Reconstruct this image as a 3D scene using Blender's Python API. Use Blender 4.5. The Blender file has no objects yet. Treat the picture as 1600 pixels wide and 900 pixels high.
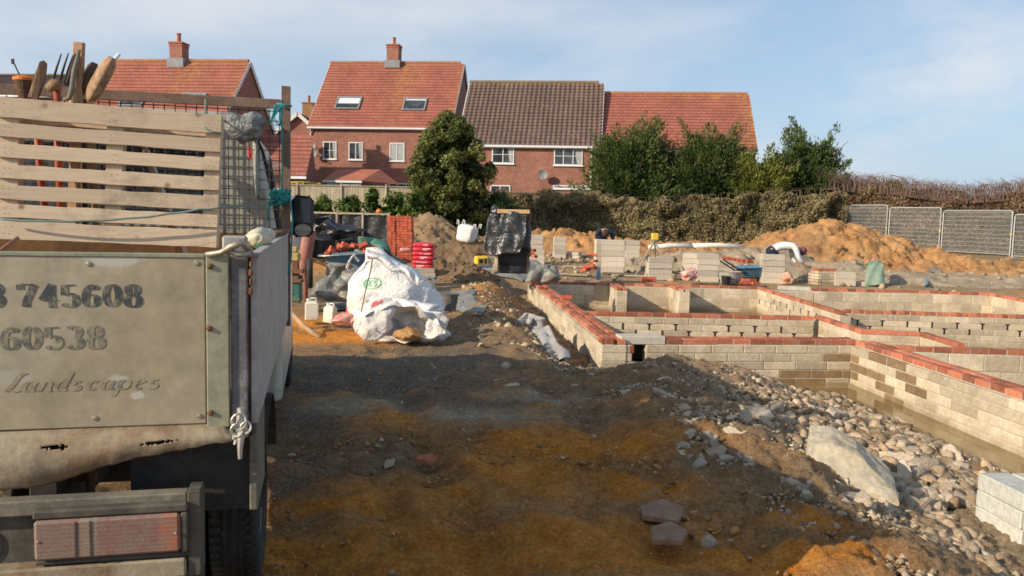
import bpy, math, random
import numpy as np
from mathutils import Vector, Matrix
from mathutils.bvhtree import BVHTree

random.seed(7)
RS = np.random.RandomState(11)
scene = bpy.context.scene
col = scene.collection
R = math.radians

# ------------------------------------------------------------------ camera
FPX = 1256.0
EYE = 1.65
cam_d = bpy.data.cameras.new('camera')
cam_d.sensor_width = 36.0
cam_d.lens = 36.0 * FPX / 1600.0
cam_d.clip_start = 0.05
cam_d.clip_end = 6000
cam = bpy.data.objects.new('camera', cam_d)
col.objects.link(cam)
CM = Matrix.Rotation(R(90) - math.atan(111.0 / FPX), 3, 'X') @ Matrix.Rotation(R(1.4), 3, 'Z')
cam.matrix_world = Matrix.Translation((0, 0, EYE)) @ CM.to_4x4()
scene.camera = cam
CAM = Vector((0, 0, EYE))


def ray(px, py):
    return CM @ Vector(((px - 800) / FPX, -(py - 450) / FPX, -1.0))


def P(px, py, Y):
    d = ray(px, py)
    return CAM + d * (Y / d.y)


def G(px, py, z=0.0):
    d = ray(px, py)
    return CAM + d * ((z - EYE) / d.z)


# ------------------------------------------------------------------ helpers
def sstep(a, b, x):
    t = np.clip((x - a) / (b - a), 0, 1)
    return t * t * (3 - 2 * t)


def _hash(ix, iy, iz, seed):
    h = (ix * 374761393 + iy * 668265263 + iz * 2147483647 + seed * 974634777) & 0xFFFFFFFF
    h = ((h ^ (h >> 13)) * 1274126177) & 0xFFFFFFFF
    h = (h ^ (h >> 16)) & 0xFFFFFFFF
    return h / 4294967295.0


def vnoise(x, y, z=None, seed=0):
    x = np.asarray(x, float); y = np.asarray(y, float)
    z = np.zeros_like(x) if z is None else np.asarray(z, float)
    ix, iy, iz = np.floor(x).astype(np.int64), np.floor(y).astype(np.int64), np.floor(z).astype(np.int64)
    fx, fy, fz = x - ix, y - iy, z - iz
    fx, fy, fz = [f * f * (3 - 2 * f) for f in (fx, fy, fz)]
    r = 0
    for a in (0, 1):
        for b in (0, 1):
            for c in (0, 1):
                w = (fx if a else 1 - fx) * (fy if b else 1 - fy) * (fz if c else 1 - fz)
                r = r + w * _hash(ix + a, iy + b, iz + c, seed)
    return r * 2 - 1


def fbm(x, y, z=None, oct=4, seed=0, gain=.5):
    r, a, f = 0, 1.0, 1.0
    for o in range(oct):
        r = r + a * vnoise(np.asarray(x) * f, np.asarray(y) * f, None if z is None else np.asarray(z) * f, seed + o * 17)
        a *= gain; f *= 2.03
    return r


def crumple(x, y, z, f=3.0, seed=0, n=9):
    """piecewise-flat creases: a sum of warped triangle waves"""
    rs = np.random.RandomState(seed + 100); r = 0; tot = 0
    wx = fbm(x * f * .35, y * f * .35, z * f * .35, 2, seed) * .9
    for k in range(n):
        d = rs.normal(size=3); d /= np.linalg.norm(d); ff = f * rs.uniform(.35, 1.5); a = ff ** -.9
        t = (x * d[0] + y * d[1] + z * d[2]) * ff + rs.rand() * 9 + wx * rs.uniform(-1, 1)
        r = r + a * (np.abs((t % 2) - 1) * 2 - 1); tot += a
    return r / tot * 2.2


def tag(o, label=None, cat=None, group=None, kind=None):
    if label: o['label'] = label
    if cat: o['category'] = cat
    if group: o['group'] = group
    if kind: o['kind'] = kind
    return o


def thing(name, label, cat, loc=(0, 0, 0), rz=0, group=None):
    o = bpy.data.objects.new(name, None)
    col.objects.link(o)
    o.location = loc
    o.rotation_euler = (0, 0, rz)
    o.empty_display_size = .2
    return tag(o, label, cat, group)


def copy_tree(o, parent=None):
    c = o.copy(); col.objects.link(c); c.parent = parent
    for ch in list(o.children):
        copy_tree(ch, c)
    return c


def ico(sub=0):
    t = (1 + 5 ** .5) / 2
    v = [(-1, t, 0), (1, t, 0), (-1, -t, 0), (1, -t, 0), (0, -1, t), (0, 1, t), (0, -1, -t), (0, 1, -t), (t, 0, -1), (t, 0, 1), (-t, 0, -1), (-t, 0, 1)]
    v = [Vector(q).normalized() for q in v]
    f = [(0, 11, 5), (0, 5, 1), (0, 1, 7), (0, 7, 10), (0, 10, 11), (1, 5, 9), (5, 11, 4), (11, 10, 2), (10, 7, 6), (7, 1, 8), (3, 9, 4), (3, 4, 2), (3, 2, 6), (3, 6, 8), (3, 8, 9), (4, 9, 5), (2, 4, 11), (6, 2, 10), (8, 6, 7), (9, 8, 1)]
    for _ in range(sub):
        cache = {}; nf = []
        def mid(a, b):
            k = (min(a, b), max(a, b))
            if k not in cache: cache[k] = len(v); v.append(((v[a] + v[b]) / 2).normalized())
            return cache[k]
        for a, b, c in f:
            x, y, z = mid(a, b), mid(b, c), mid(c, a)
            nf += [(a, x, z), (b, y, x), (c, z, y), (x, y, z)]
        f = nf
    return np.array([tuple(q) for q in v]), np.array(f)


class MB:
    def __init__(s):
        s.v = []; s.f = []; s.r = []; s.n = 0

    def add(s, verts, faces, rnd=None):
        verts = [tuple(q) for q in verts]
        b = s.n
        s.v += verts; s.n += len(verts)
        for f in faces: s.f.append(tuple(i + b for i in f))
        r = random.random() if rnd is None else rnd
        s.r += [r] * len(faces)
        return s

    def box(s, x0, x1, y0, y1, z0, z1, M=None, rnd=None, ch=0.0):
        if ch <= 0:
            vs = [Vector((x, y, z)) for x in (x0, x1) for y in (y0, y1) for z in (z0, z1)]
            fs = [(0, 1, 3, 2), (4, 6, 7, 5), (0, 4, 5, 1), (2, 3, 7, 6), (0, 2, 6, 4), (1, 5, 7, 3)]
        else:
            vs = []; idx = {}
            for a in (0, 1):
                for b in (0, 1):
                    for c in (0, 1):
                        X, Y, Z = (x1 if a else x0), (y1 if b else y0), (z1 if c else z0)
                        dx, dy, dz = (-ch if a else ch), (-ch if b else ch), (-ch if c else ch)
                        for k, q in enumerate(((X, Y + dy, Z + dz), (X + dx, Y, Z + dz), (X + dx, Y + dy, Z))):
                            idx[(a, b, c, k)] = len(vs); vs.append(Vector(q))
            fs = []
            for a in (0, 1):
                q = [idx[(a, b, c, 0)] for b, c in ((0, 0), (1, 0), (1, 1), (0, 1))]
                fs.append(q if a else q[::-1])
                q = [idx[(b, a, c, 1)] for b, c in ((0, 0), (0, 1), (1, 1), (1, 0))]
                fs.append(q if a else q[::-1])
                q = [idx[(b, c, a, 2)] for b, c in ((0, 0), (1, 0), (1, 1), (0, 1))]
                fs.append(q if a else q[::-1])
            for a in (0, 1):
                for b in (0, 1):
                    q = [idx[(a, b, 0, 0)], idx[(a, b, 1, 0)], idx[(a, b, 1, 1)], idx[(a, b, 0, 1)]]
                    fs.append(q if (a == b) == False else q[::-1])
                    q = [idx[(a, 0, b, 0)], idx[(a, 1, b, 0)], idx[(a, 1, b, 2)], idx[(a, 0, b, 2)]]
                    fs.append(q if a != b else q[::-1])
                    q = [idx[(0, a, b, 1)], idx[(1, a, b, 1)], idx[(1, a, b, 2)], idx[(0, a, b, 2)]]
                    fs.append(q if a == b else q[::-1])
                    for c in (0, 1):
                        q = [idx[(a, b, c, 0)], idx[(a, b, c, 1)], idx[(a, b, c, 2)]]
                        fs.append(q if (a + b + c) % 2 == 1 else q[::-1])
        if M is not None: vs = [M @ q for q in vs]
        return s.add(vs, fs, rnd)

    def obox(s, c, size, rot=(0, 0, 0), rnd=None, ch=0.0):
        """box by centre, size and euler"""
        from mathutils import Euler
        M = Matrix.Translation(c) @ Euler(rot).to_matrix().to_4x4()
        a, b, d = [q / 2 for q in size]
        return s.box(-a, a, -b, b, -d, d, M, rnd, ch)

    def beam(s, a, b, w, h, up=(0, 0, 1), rnd=None, ch=0.0):
        a, b = Vector(a), Vector(b); d = (b - a); L = d.length; d.normalize()
        up = Vector(up); x = d.cross(up)
        if x.length < 1e-4: x = d.cross(Vector((1, 0, 0)))
        x.normalize(); z = x.cross(d)
        M = Matrix((x, d, z)).transposed().to_4x4(); M.translation = a
        return s.box(-w / 2, w / 2, 0, L, -h / 2, h / 2, M, rnd, ch)

    def tube(s, pts, r, n=8, cap=True, rnd=None):
        pts = [Vector(p) for p in pts]
        rr = r if isinstance(r, (list, tuple)) else [r] * len(pts)
        vs = []; prev = None
        for i, p in enumerate(pts):
            d = (pts[min(i + 1, len(pts) - 1)] - pts[max(i - 1, 0)])
            if d.length < 1e-9: d = Vector((0, 0, 1))
            d.normalize()
            if prev is None:
                x = d.orthogonal().normalized()
            else:
                x = (prev - d * prev.dot(d))
                x = x.normalized() if x.length > 1e-6 else d.orthogonal().normalized()
            prev = x; y = d.cross(x)
            for k in range(n):
                a = 2 * math.pi * k / n
                vs.append(p + (x * math.cos(a) + y * math.sin(a)) * rr[i])
        fs = []
        for i in range(len(pts) - 1):
            for k in range(n):
                a = i * n + k; b = i * n + (k + 1) % n
                fs.append((a, b, b + n, a + n))
        if cap:
            fs.append(tuple(range(n))[::-1])
            fs.append(tuple((len(pts) - 1) * n + k for k in range(n)))
        return s.add(vs, fs, rnd)

    def lathe(s, prof, n=20, M=None, rnd=None, closed=False):
        vs = []
        for (r, z) in prof:
            for k in range(n):
                a = 2 * math.pi * k / n
                vs.append(Vector((r * math.cos(a), r * math.sin(a), z)))
        fs = []
        m = len(prof)
        for i in range(m - 1 + (1 if closed else 0)):
            for k in range(n):
                a = i * n + k; b = i * n + (k + 1) % n
                c = ((i + 1) % m) * n + (k + 1) % n; d = ((i + 1) % m) * n + k
                fs.append((a, b, c, d))
        if not closed:
            if prof[0][0] > 1e-4: fs.append(tuple(range(n))[::-1])
            if prof[-1][0] > 1e-4: fs.append(tuple((m - 1) * n + k for k in range(n)))
        if M is not None: vs = [M @ q for q in vs]
        return s.add(vs, fs, rnd)

    def grid(s, fn, nu, nv, rnd=None, closeu=False):
        vs = [fn(i / (nu if closeu else nu - 1), j / (nv - 1)) for j in range(nv) for i in range(nu)]
        fs = []
        for j in range(nv - 1):
            for i in range(nu if closeu else nu - 1):
                a = j * nu + i; b = j * nu + (i + 1) % nu
                fs.append((a, b, b + nu, a + nu))
        return s.add(vs, fs, rnd)

    def poly(s, pts, rnd=None):
        return s.add(pts, [tuple(range(len(pts)))], rnd)

    def prism(s, pts, d, rnd=None):
        """extrude polygon pts by vector d"""
        d = Vector(d); n = len(pts); pts = [Vector(p) for p in pts]
        vs = pts + [p + d for p in pts]
        fs = [tuple(range(n))[::-1], tuple(range(n, 2 * n))] + [(i, (i + 1) % n, (i + 1) % n + n, i + n) for i in range(n)]
        return s.add(vs, fs, rnd)

    def build(s, name, mat, parent=None, smooth=False, bevel=0, solid=0, subsurf=0, recentre=True):
        me = bpy.data.meshes.new(name)
        vs = s.v; off = None
        if parent is None and recentre and len(vs):
            A = np.array(vs); lo = A.min(0); hi = A.max(0)
            off = Vector(((lo[0] + hi[0]) / 2, (lo[1] + hi[1]) / 2, lo[2]))
            vs = (A - np.array(off)).tolist()
        me.from_pydata(vs, [], s.f)
        at = me.attributes.new('rnd', 'FLOAT', 'FACE')
        at.data.foreach_set('value', s.r)
        if smooth: me.polygons.foreach_set('use_smooth', [True] * len(me.polygons))
        me.materials.append(mat)
        me.update()
        o = bpy.data.objects.new(name, me)
        col.objects.link(o)
        if parent is not None: o.parent = parent
        elif off is not None: o.location = off
        if solid:
            m = o.modifiers.new('s', 'SOLIDIFY'); m.thickness = solid
        if subsurf:
            m = o.modifiers.new('u', 'SUBSURF'); m.levels = subsurf; m.render_levels = subsurf
        if bevel:
            m = o.modifiers.new('b', 'BEVEL'); m.width = bevel; m.segments = 2; m.limit_method = 'ANGLE'
        return o


def np_mesh(name, V, F, mat, rnd=None, parent=None, smooth=False, attrs=None, k=4):
    """fast mesh from arrays; F: (m,k)"""
    me = bpy.data.meshes.new(name)
    V = np.asarray(V, dtype=np.float32); F = np.asarray(F, dtype=np.int32)
    me.vertices.add(len(V)); me.vertices.foreach_set('co', V.ravel())
    me.loops.add(F.size); me.loops.foreach_set('vertex_index', F.ravel())
    me.polygons.add(len(F))
    me.polygons.foreach_set('loop_start', np.arange(0, F.size, F.shape[1], dtype=np.int32))
    if smooth: me.polygons.foreach_set('use_smooth', np.ones(len(F), dtype=bool))
    me.update(calc_edges=True)
    if rnd is not None:
        at = me.attributes.new('rnd', 'FLOAT', 'FACE'); at.data.foreach_set('value', np.asarray(rnd, dtype=np.float32))
    if attrs:
        for nm, a in attrs.items():
            at = me.attributes.new(nm, 'FLOAT', 'POINT'); at.data.foreach_set('value', np.asarray(a, dtype=np.float32))
    me.materials.append(mat)
    o = bpy.data.objects.new(name, me); col.objects.link(o)
    if parent is not None: o.parent = parent
    return o


# ------------------------------------------------------------------ materials
def mk(name):
    m = bpy.data.materials.new(name); m.use_nodes = True
    nt = m.node_tree; b = nt.nodes['Principled BSDF']
    return m, nt, b


def N(nt, t, **kw):
    n = nt.nodes.new(t)
    for k, v in kw.items(): setattr(n, k, v)
    return n


def noise(nt, vec, scale, detail=5, rough=.6, dist=0):
    n = N(nt, 'ShaderNodeTexNoise'); n.inputs['Scale'].default_value = scale
    n.inputs['Detail'].default_value = detail; n.inputs['Roughness'].default_value = rough
    n.inputs['Distortion'].default_value = dist
    if vec is not None: nt.links.new(vec, n.inputs['Vector'])
    return n.outputs['Fac']


def ramp(nt, fac, stops):
    r = N(nt, 'ShaderNodeValToRGB')
    e = r.color_ramp.elements
    while len(e) < len(stops): e.new(.5)
    for i, (p, c) in enumerate(stops):
        e[i].position = p
        e[i].color = (c, c, c, 1) if isinstance(c, (int, float)) else (c[0], c[1], c[2], 1)
    nt.links.new(fac, r.inputs['Fac'])
    return r.outputs['Color']


def mix(nt, fac, a, b, mode='MIX'):
    m = N(nt, 'ShaderNodeMix', data_type='RGBA', blend_type=mode)
    for sk, v in ((m.inputs[0], fac), (m.inputs[6], a), (m.inputs[7], b)):
        if isinstance(v, (int, float)): sk.default_value = v
        elif isinstance(v, (tuple, list)): sk.default_value = (v[0], v[1], v[2], 1)
        else: nt.links.new(v, sk)
    return m.outputs[2]


def math_(nt, op, a, b=0.0, clamp=False):
    m = N(nt, 'ShaderNodeMath', operation=op, use_clamp=clamp)
    for sk, v in ((m.inputs[0], a), (m.inputs[1], b)):
        if isinstance(v, (int, float)): sk.default_value = v
        else: nt.links.new(v, sk)
    return m.outputs[0]


def bump(nt, b, h, strength=.4, dist=.01):
    n = N(nt, 'ShaderNodeBump'); n.inputs['Strength'].default_value = strength
    n.inputs['Distance'].default_value = dist
    nt.links.new(h, n.inputs['Height']); nt.links.new(n.outputs[0], b.inputs['Normal'])


def objco(nt):
    return N(nt, 'ShaderNodeTexCoord').outputs['Object']


def attr(nt, name):
    return N(nt, 'ShaderNodeAttribute', attribute_name=name).outputs['Fac']


def weathered(name, c1, c2, c3=None, scale=6, rough=.75, metal=0, bs=.3, bd=.006, dirt=.5, wave=None, bscale=None, spec=.3, rndamt=0, orand=0):
    """general worn surface: base colour varied by two noises, dirt colour in patches, bump"""
    m, nt, b = mk(name)
    v = objco(nt)
    n1 = noise(nt, v, scale, 6, .65)
    n2 = noise(nt, v, scale * 5.3, 5, .7)
    c = mix(nt, ramp(nt, n1, [(.35, 0), (.65, 1)]), c1, c2)
    if c3 is not None:
        n3 = noise(nt, v, scale * .45, 8, .75, .6)
        c = mix(nt, math_(nt, 'MULTIPLY', ramp(nt, n3, [(.48, 0), (.62, 1)]), dirt), c, c3)
    c = mix(nt, .55, c, ramp(nt, n2, [(.3, .55), (.7, 1.25)]), 'MULTIPLY')
    if rndamt:
        r = attr(nt, 'rnd')
        c = mix(nt, 1.0, c, ramp(nt, r, [(0, 1 - rndamt), (1, 1 + rndamt * .6)]), 'MULTIPLY')
    if orand:
        r = N(nt, 'ShaderNodeObjectInfo').outputs['Random']
        c = mix(nt, 1.0, c, ramp(nt, r, [(0, 1 - orand), (1, 1 + orand * .6)]), 'MULTIPLY')
    nt.links.new(c, b.inputs['Base Color'])
    b.inputs['Roughness'].default_value = rough
    b.inputs['Metallic'].default_value = metal
    b.inputs['Specular IOR Level'].default_value = spec
    bump(nt, b, noise(nt, v, bscale or scale * 8, 6, .7), bs, bd)
    return m


M = {}
M['block'] = weathered('concrete_block', (.53, .44, .31), (.65, .55, .40), (.40, .30, .18), 5, .95, bs=.6, bd=.01, dirt=.35, rndamt=.28)
nt = M['block'].node_tree; b = nt.nodes['Principled BSDF']; lk = b.inputs['Base Color'].links[0].from_socket
v = objco(nt)
lk = mix(nt, ramp(nt, noise(nt, v, 2.6, 7, .75, .8), [(.56, 0), (.66, .6)]), lk, (.66, .60, .49))      # mortar smears
lk = mix(nt, ramp(nt, noise(nt, v, 11, 6, .8), [(.62, 0), (.7, .55)]), lk, (.70, .65, .55))
sz_ = N(nt, 'ShaderNodeSeparateXYZ'); nt.links.new(v, sz_.inputs[0])
dz = math_(nt, 'ADD', sz_.outputs[2], math_(nt, 'MULTIPLY', noise(nt, v, 1.8, 5, .7), .34))
lk = mix(nt, ramp(nt, dz, [(.16, .62), (.33, 0)]), lk, (.23, .16, .09))                                # damp rising from the ground
nt.links.new(lk, b.inputs['Base Color'])
M['block_wet'] = weathered('damp_block', (.22, .14, .075), (.29, .19, .10), (.36, .3, .2), 6, .9, bs=.5, rndamt=.2)
M['block_new'] = weathered('loose_block', (.52, .45, .36), (.63, .55, .445), (.38, .31, .23), 6, .95, bs=.5, dirt=.3, orand=.22)
M['block_pale'] = weathered('aerated_block', (.56, .56, .50), (.66, .65, .58), (.45, .40, .30), 5, .95, bs=.7, dirt=.5, orand=.12)
M['mortar'] = weathered('mortar', (.50, .45, .35), (.58, .53, .42), (.42, .36, .27), 14, .95, bs=.7)
M['brick'] = weathered('red_brick', (.45, .13, .065), (.54, .18, .09), (.46, .32, .25), 18, .9, bs=.4, dirt=.45, rndamt=.45)
M['brick_loose'] = weathered('loose_brick', (.50, .10, .05), (.60, .15, .08), (.45, .22, .16), 20, .9, bs=.4, dirt=.2, orand=.3)
M['slot'] = weathered('dark_gap', (.02, .017, .012), (.03, .025, .02), None, 8)
M['lintel'] = weathered('concrete_lintel', (.52, .48, .40), (.6, .56, .47), (.4, .36, .3), 7, .9)
M['wood_pallet'] = None
M['wood_dark'] = weathered('old_wood', (.10, .055, .035), (.18, .11, .07), (.06, .04, .03), 8, .85, bs=.5)
M['wood_handle'] = weathered('handle_wood', (.42, .25, .12), (.55, .36, .2), (.25, .15, .08), 9, .7)
M['wood_new'] = weathered('fresh_timber', (.58, .36, .17), (.66, .45, .24), None, 8, .8)
M['spade_wood'] = weathered('muddy_shovel', (.50, .38, .22), (.36, .20, .11), (.20, .10, .06), 14, .8, bs=.5, dirt=.9)
M['clay'] = weathered('spoil_clay', (.42, .205, .075), (.54, .31, .135), (.24, .13, .055), 1.1, .98, bs=.9, bd=.05, dirt=.7, bscale=9)
M['clay_clod'] = weathered('clay_clod', (.44, .20, .06), (.50, .27, .10), (.24, .15, .08), 4, .98, bs=.8, dirt=.8, rndamt=.4)
M['soil'] = weathered('brown_spoil', (.26, .165, .09), (.38, .26, .145), (.15, .10, .06), 2.2, .98, bs=.9, bd=.05, dirt=.6, bscale=9)
M['soil_pale'] = weathered('pale_earth', (.36, .28, .18), (.46, .37, .26), (.28, .2, .12), 2.5, .98, bs=.9, bd=.05, dirt=.6, bscale=9)
M['brick_dull'] = weathered('dull_brown_tile', (.24, .13, .08), (.32, .2, .13), (.36, .26, .15), 12, .9, bs=.4, dirt=.6)
M['wall_plain'] = weathered('chimney_brick', (.30, .16, .08), (.38, .22, .11), (.3, .25, .12), 3, .9)
M['stone'] = weathered('rubble_stone', (.58, .48, .355), (.68, .58, .45), (.38, .26, .15), 7, .95, bs=.7, bd=.01, dirt=.7, orand=.3)
M['soil_dark'] = weathered('dark_spoil', (.15, .095, .05), (.23, .15, .085), (.32, .23, .14), 3, .98, bs=.9, bd=.04, dirt=.4, bscale=9)
M['stone_mix'] = weathered('gravel_stone', (.37, .26, .155), (.56, .44, .30), (.27, .17, .09), 7, .95, bs=.6, dirt=.7, rndamt=.55)
M['slab'] = weathered('broken_concrete', (.44, .37, .26), (.56, .50, .39), (.38, .27, .14), 4.5, .95, bs=.6, dirt=.7)
M['tail'] = weathered('tailgate_alloy', (.345, .29, .195), (.41, .35, .24), (.45, .41, .32), 2.2, .62, bs=.06, bd=.002, dirt=.45, spec=.4, bscale=60)
M['galv'] = weathered('galvanised_strip', (.30, .30, .2), (.38, .37, .26), (.22, .26, .22), 5, .5, metal=.2, bs=.15)
M['post_grey'] = weathered('worn_grey_post', (.11, .11, .115), (.19, .19, .19), (.36, .36, .37), 16, .6, bs=.3, dirt=.8)
M['side'] = weathered('dropside_grey', (.36, .345, .33), (.44, .42, .39), (.26, .225, .19), 5, .6, bs=.2, bd=.003, dirt=.5)
M['valance'] = weathered('rusting_cream_paint', (.30, .25, .165), (.37, .315, .215), (.20, .10, .05), 4, .7, bs=.4, bd=.008, dirt=.75)
M['black_steel'] = weathered('dirty_black_steel', (.035, .033, .03), (.06, .055, .05), (.11, .09, .065), 5, .8, bs=.2, dirt=.5)
M['bumper'] = weathered('dusty_step_steel', (.13, .12, .095), (.19, .175, .14), (.27, .235, .16), 6, .75, bs=.25, dirt=.7)
M['tyre'] = weathered('tyre_rubber', (.03, .029, .027), (.05, .048, .044), (.10, .085, .065), 6, .85, bs=.3)
M['rust'] = weathered('rusty_steel', (.16, .075, .04), (.24, .12, .065), (.1, .05, .03), 12, .85, bs=.5)
M['rust_in'] = weathered('rusty_bed', (.17, .085, .035), (.24, .13, .055), (.08, .05, .03), 3, .9, bs=.5)
M['zinc'] = weathered('zinc_fitting', (.40, .36, .29), (.52, .47, .38), (.25, .15, .08), 25, .45, metal=.6, bs=.3)
M['cab'] = weathered('cab_cream', (.42, .43, .37), (.50, .50, .43), (.38, .33, .24), 2.5, .35, bs=.05, dirt=.4, spec=.5)
M['wire'] = weathered('mesh_wire', (.07, .06, .05), (.11, .09, .07), None, 10, .7)
M['bag'] = None
M['black_plastic'] = weathered('black_plastic', (.02, .02, .022), (.035, .035, .038), None, 8, .45)
M['white_paint'] = weathered('white_upvc', (.74, .74, .72), (.80, .80, .78), None, 4, .45, bs=.02)
M['grey_metal'] = weathered('dull_lead', (.22, .23, .24), (.3, .31, .32), None, 5, .6)
M['heras'] = weathered('galvanised_tube', (.48, .52, .50), (.6, .63, .6), None, 8, .4, metal=.4)
M['mesh_pale'] = weathered('pale_weld_mesh', (.55, .57, .54), (.65, .67, .63), None, 8, .6)
M['fence'] = weathered('fence_boards', (.36, .31, .22), (.45, .39, .28), (.2, .2, .13), 3, .9, dirt=.5, rndamt=.2)
M['old_fence'] = weathered('aged_fence_boards', (.22, .15, .10), (.3, .22, .15), (.12, .1, .07), 3, .9, rndamt=.25)
M['yellow'] = weathered('yellow_plastic', (.75, .50, .04), (.85, .6, .07), (.4, .3, .1), 12, .5, dirt=.3)
M['orange'] = weathered('orange_plastic', (.75, .18, .03), (.85, .25, .05), (.4, .2, .1), 12, .5, dirt=.3)
M['redplas'] = weathered('red_plastic', (.62, .03, .03), (.75, .06, .05), (.4, .08, .05), 9, .45, dirt=.3)
M['rope'] = weathered('teal_rope', (.03, .27, .27), (.06, .38, .37), None, 30, .8, bs=.6)
M['rope_old'] = weathered('faded_rope', (.16, .25, .22), (.24, .33, .28), None, 30, .8, bs=.6)
M['navy'] = weathered('navy_cloth', (.015, .022, .045), (.03, .04, .07), None, 10, .9)
M['skin'] = weathered('skin', (.42, .24, .16), (.5, .3, .2), None, 10, .6)
M['white_cloth'] = weathered('white_shirt', (.72, .72, .70), (.8, .8, .78), None, 8, .9)
M['cap'] = weathered('maroon_cloth', (.14, .04, .07), (.2, .07, .1), None, 10, .9)
M['hair'] = weathered('brown_hair', (.05, .03, .02), (.08, .05, .03), None, 20, .8)
M['blue_plastic'] = weathered('blue_barrow', (.06, .19, .33), (.10, .28, .45), (.3, .3, .28), 7, .6, dirt=.5)
M['bottle'] = weathered('blue_bottle', (.12, .35, .45), (.25, .5, .6), None, 10, .3)
M['terracotta'] = weathered('clay_pot', (.36, .13, .08), (.42, .17, .1), None, 8, .9)
M['red_prop'] = weathered('red_oxide_steel', (.30, .11, .08), (.4, .17, .12), (.45, .3, .25), 7, .7)
M['concrete_grey'] = weathered('set_mortar', (.33, .32, .28), (.42, .4, .35), (.22, .2, .17), 9, .95, bs=.6)
M['white_pipe'] = weathered('white_pipe', (.74, .73, .68), (.8, .79, .74), (.5, .42, .3), 6, .5, dirt=.4)


def woodmat(name, c1, c2, dark):
    m, nt, b = mk(name)
    v = objco(nt)
    mp = N(nt, 'ShaderNodeMapping'); mp.inputs['Scale'].default_value = (2.2, 14, 55); nt.links.new(v, mp.inputs['Vector'])
    g1 = noise(nt, mp.outputs[0], 1.0, 7, .7, 1.2)
    c = mix(nt, ramp(nt, g1, [(.3, 0), (.7, 1)]), c1, c2)
    c = mix(nt, ramp(nt, g1, [(.62, 0), (.72, .75)]), c, dark)
    vo = N(nt, 'ShaderNodeTexVoronoi'); vo.inputs['Scale'].default_value = 5.5; nt.links.new(v, vo.inputs['Vector'])
    c = mix(nt, ramp(nt, vo.outputs['Distance'], [(.03, .85), (.12, 0)]), c, (.2, .11, .06))
    c = mix(nt, ramp(nt, noise(nt, v, 3.5, 7, .75), [(.52, 0), (.7, .65)]), c, (.27, .21, .15))
    c = mix(nt, 1.0, c, ramp(nt, attr(nt, 'rnd'), [(0, .82), (1, 1.12)]), 'MULTIPLY')
    nt.links.new(c, b.inputs['Base Color']); b.inputs['Roughness'].default_value = .85
    bump(nt, b, g1, .5, .004)
    return m


M['wood_pallet'] = woodmat('pallet_wood', (.55, .41, .275), (.69, .545, .385), (.36, .23, .13))


def sheet(name, c1, c2, rough, scale=3, spec=.5, dirtc=None, bs=.5):
    m, nt, b = mk(name)
    v = objco(nt)
    n1 = noise(nt, v, scale, 6, .6, 1.0)
    c = mix(nt, ramp(nt, n1, [(.35, 0), (.68, 1)]), c1, c2)
    if dirtc: c = mix(nt, ramp(nt, noise(nt, v, scale * .8, 7, .7), [(.5, 0), (.7, .8)]), c, dirtc)
    nt.links.new(c, b.inputs['Base Color'])
    b.inputs['Roughness'].default_value = rough; b.inputs['Specular IOR Level'].default_value = spec
    vo = N(nt, 'ShaderNodeTexNoise'); vo.inputs['Scale'].default_value = scale * 3; vo.inputs['Detail'].default_value = 3
    vo.inputs['Distortion'].default_value = 1.6; nt.links.new(v, vo.inputs['Vector'])
    bump(nt, b, vo.outputs['Fac'], bs, .03)
    return m


M['bag'] = sheet('white_woven_sack', (.70, .69, .68), (.78, .77, .75), .8, 3.5, .25, (.5, .42, .33), .8)
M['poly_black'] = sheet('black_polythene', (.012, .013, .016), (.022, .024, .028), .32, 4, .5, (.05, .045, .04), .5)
M['poly_grey'] = sheet('grey_polythene', (.15, .155, .14), (.26, .26, .23), .45, 2.5, .5, (.33, .28, .2), .7)
M['poly_green'] = sheet('green_membrane', (.03, .12, .10), (.06, .19, .15), .5, 3, .5, (.25, .25, .18), .5)
M['poly_light'] = sheet('grey_membrane', (.33, .31, .30), (.42, .40, .38), .6, 3, .4, (.28, .22, .15), .5)
M['red_sack'] = sheet('red_cement_sack', (.60, .025, .05), (.72, .05, .08), .35, 4, .6, None, .5)
M['pink_sack'] = sheet('pink_wrapper', (.62, .10, .08), (.68, .58, .52), .5, 9, .5, None, .5)
M['jug'] = sheet('milky_plastic', (.70, .67, .55), (.76, .73, .62), .45, 5, .4, (.5, .42, .3), .1)
M['cream_sack'] = sheet('cream_sack', (.55, .5, .36), (.62, .57, .42), .7, 6, .3, None, .3)


M['green_pale'] = sheet('pale_green_sheet', (.30, .36, .25), (.12, .26, .18), .6, 3, .4, (.42, .38, .25), .5)
M['poly_green2'] = sheet('sea_green_sheet', (.10, .28, .20), (.2, .36, .27), .5, 3, .5, (.38, .33, .22), .5)
M['poly_black_lit'] = sheet('lit_dusty_polythene', (.022, .025, .03), (.05, .055, .062), .25, 5, .7, (.09, .08, .065), .5)  # lighter copy of poly_black: sunlight put into the colour, dirt patches over it
M['orange_rag'] = sheet('orange_cloth', (.6, .2, .08), (.65, .5, .4), .8, 7, .2, None, .5)
M['bucket_dirty'] = weathered('caked_bucket', (.10, .10, .09), (.2, .19, .16), (.40, .37, .3), 9, .9, bs=.6, dirt=.9)
M['yellow_dull'] = weathered('dull_yellow', (.42, .32, .1), (.5, .4, .16), (.3, .25, .15), 9, .7)


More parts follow.
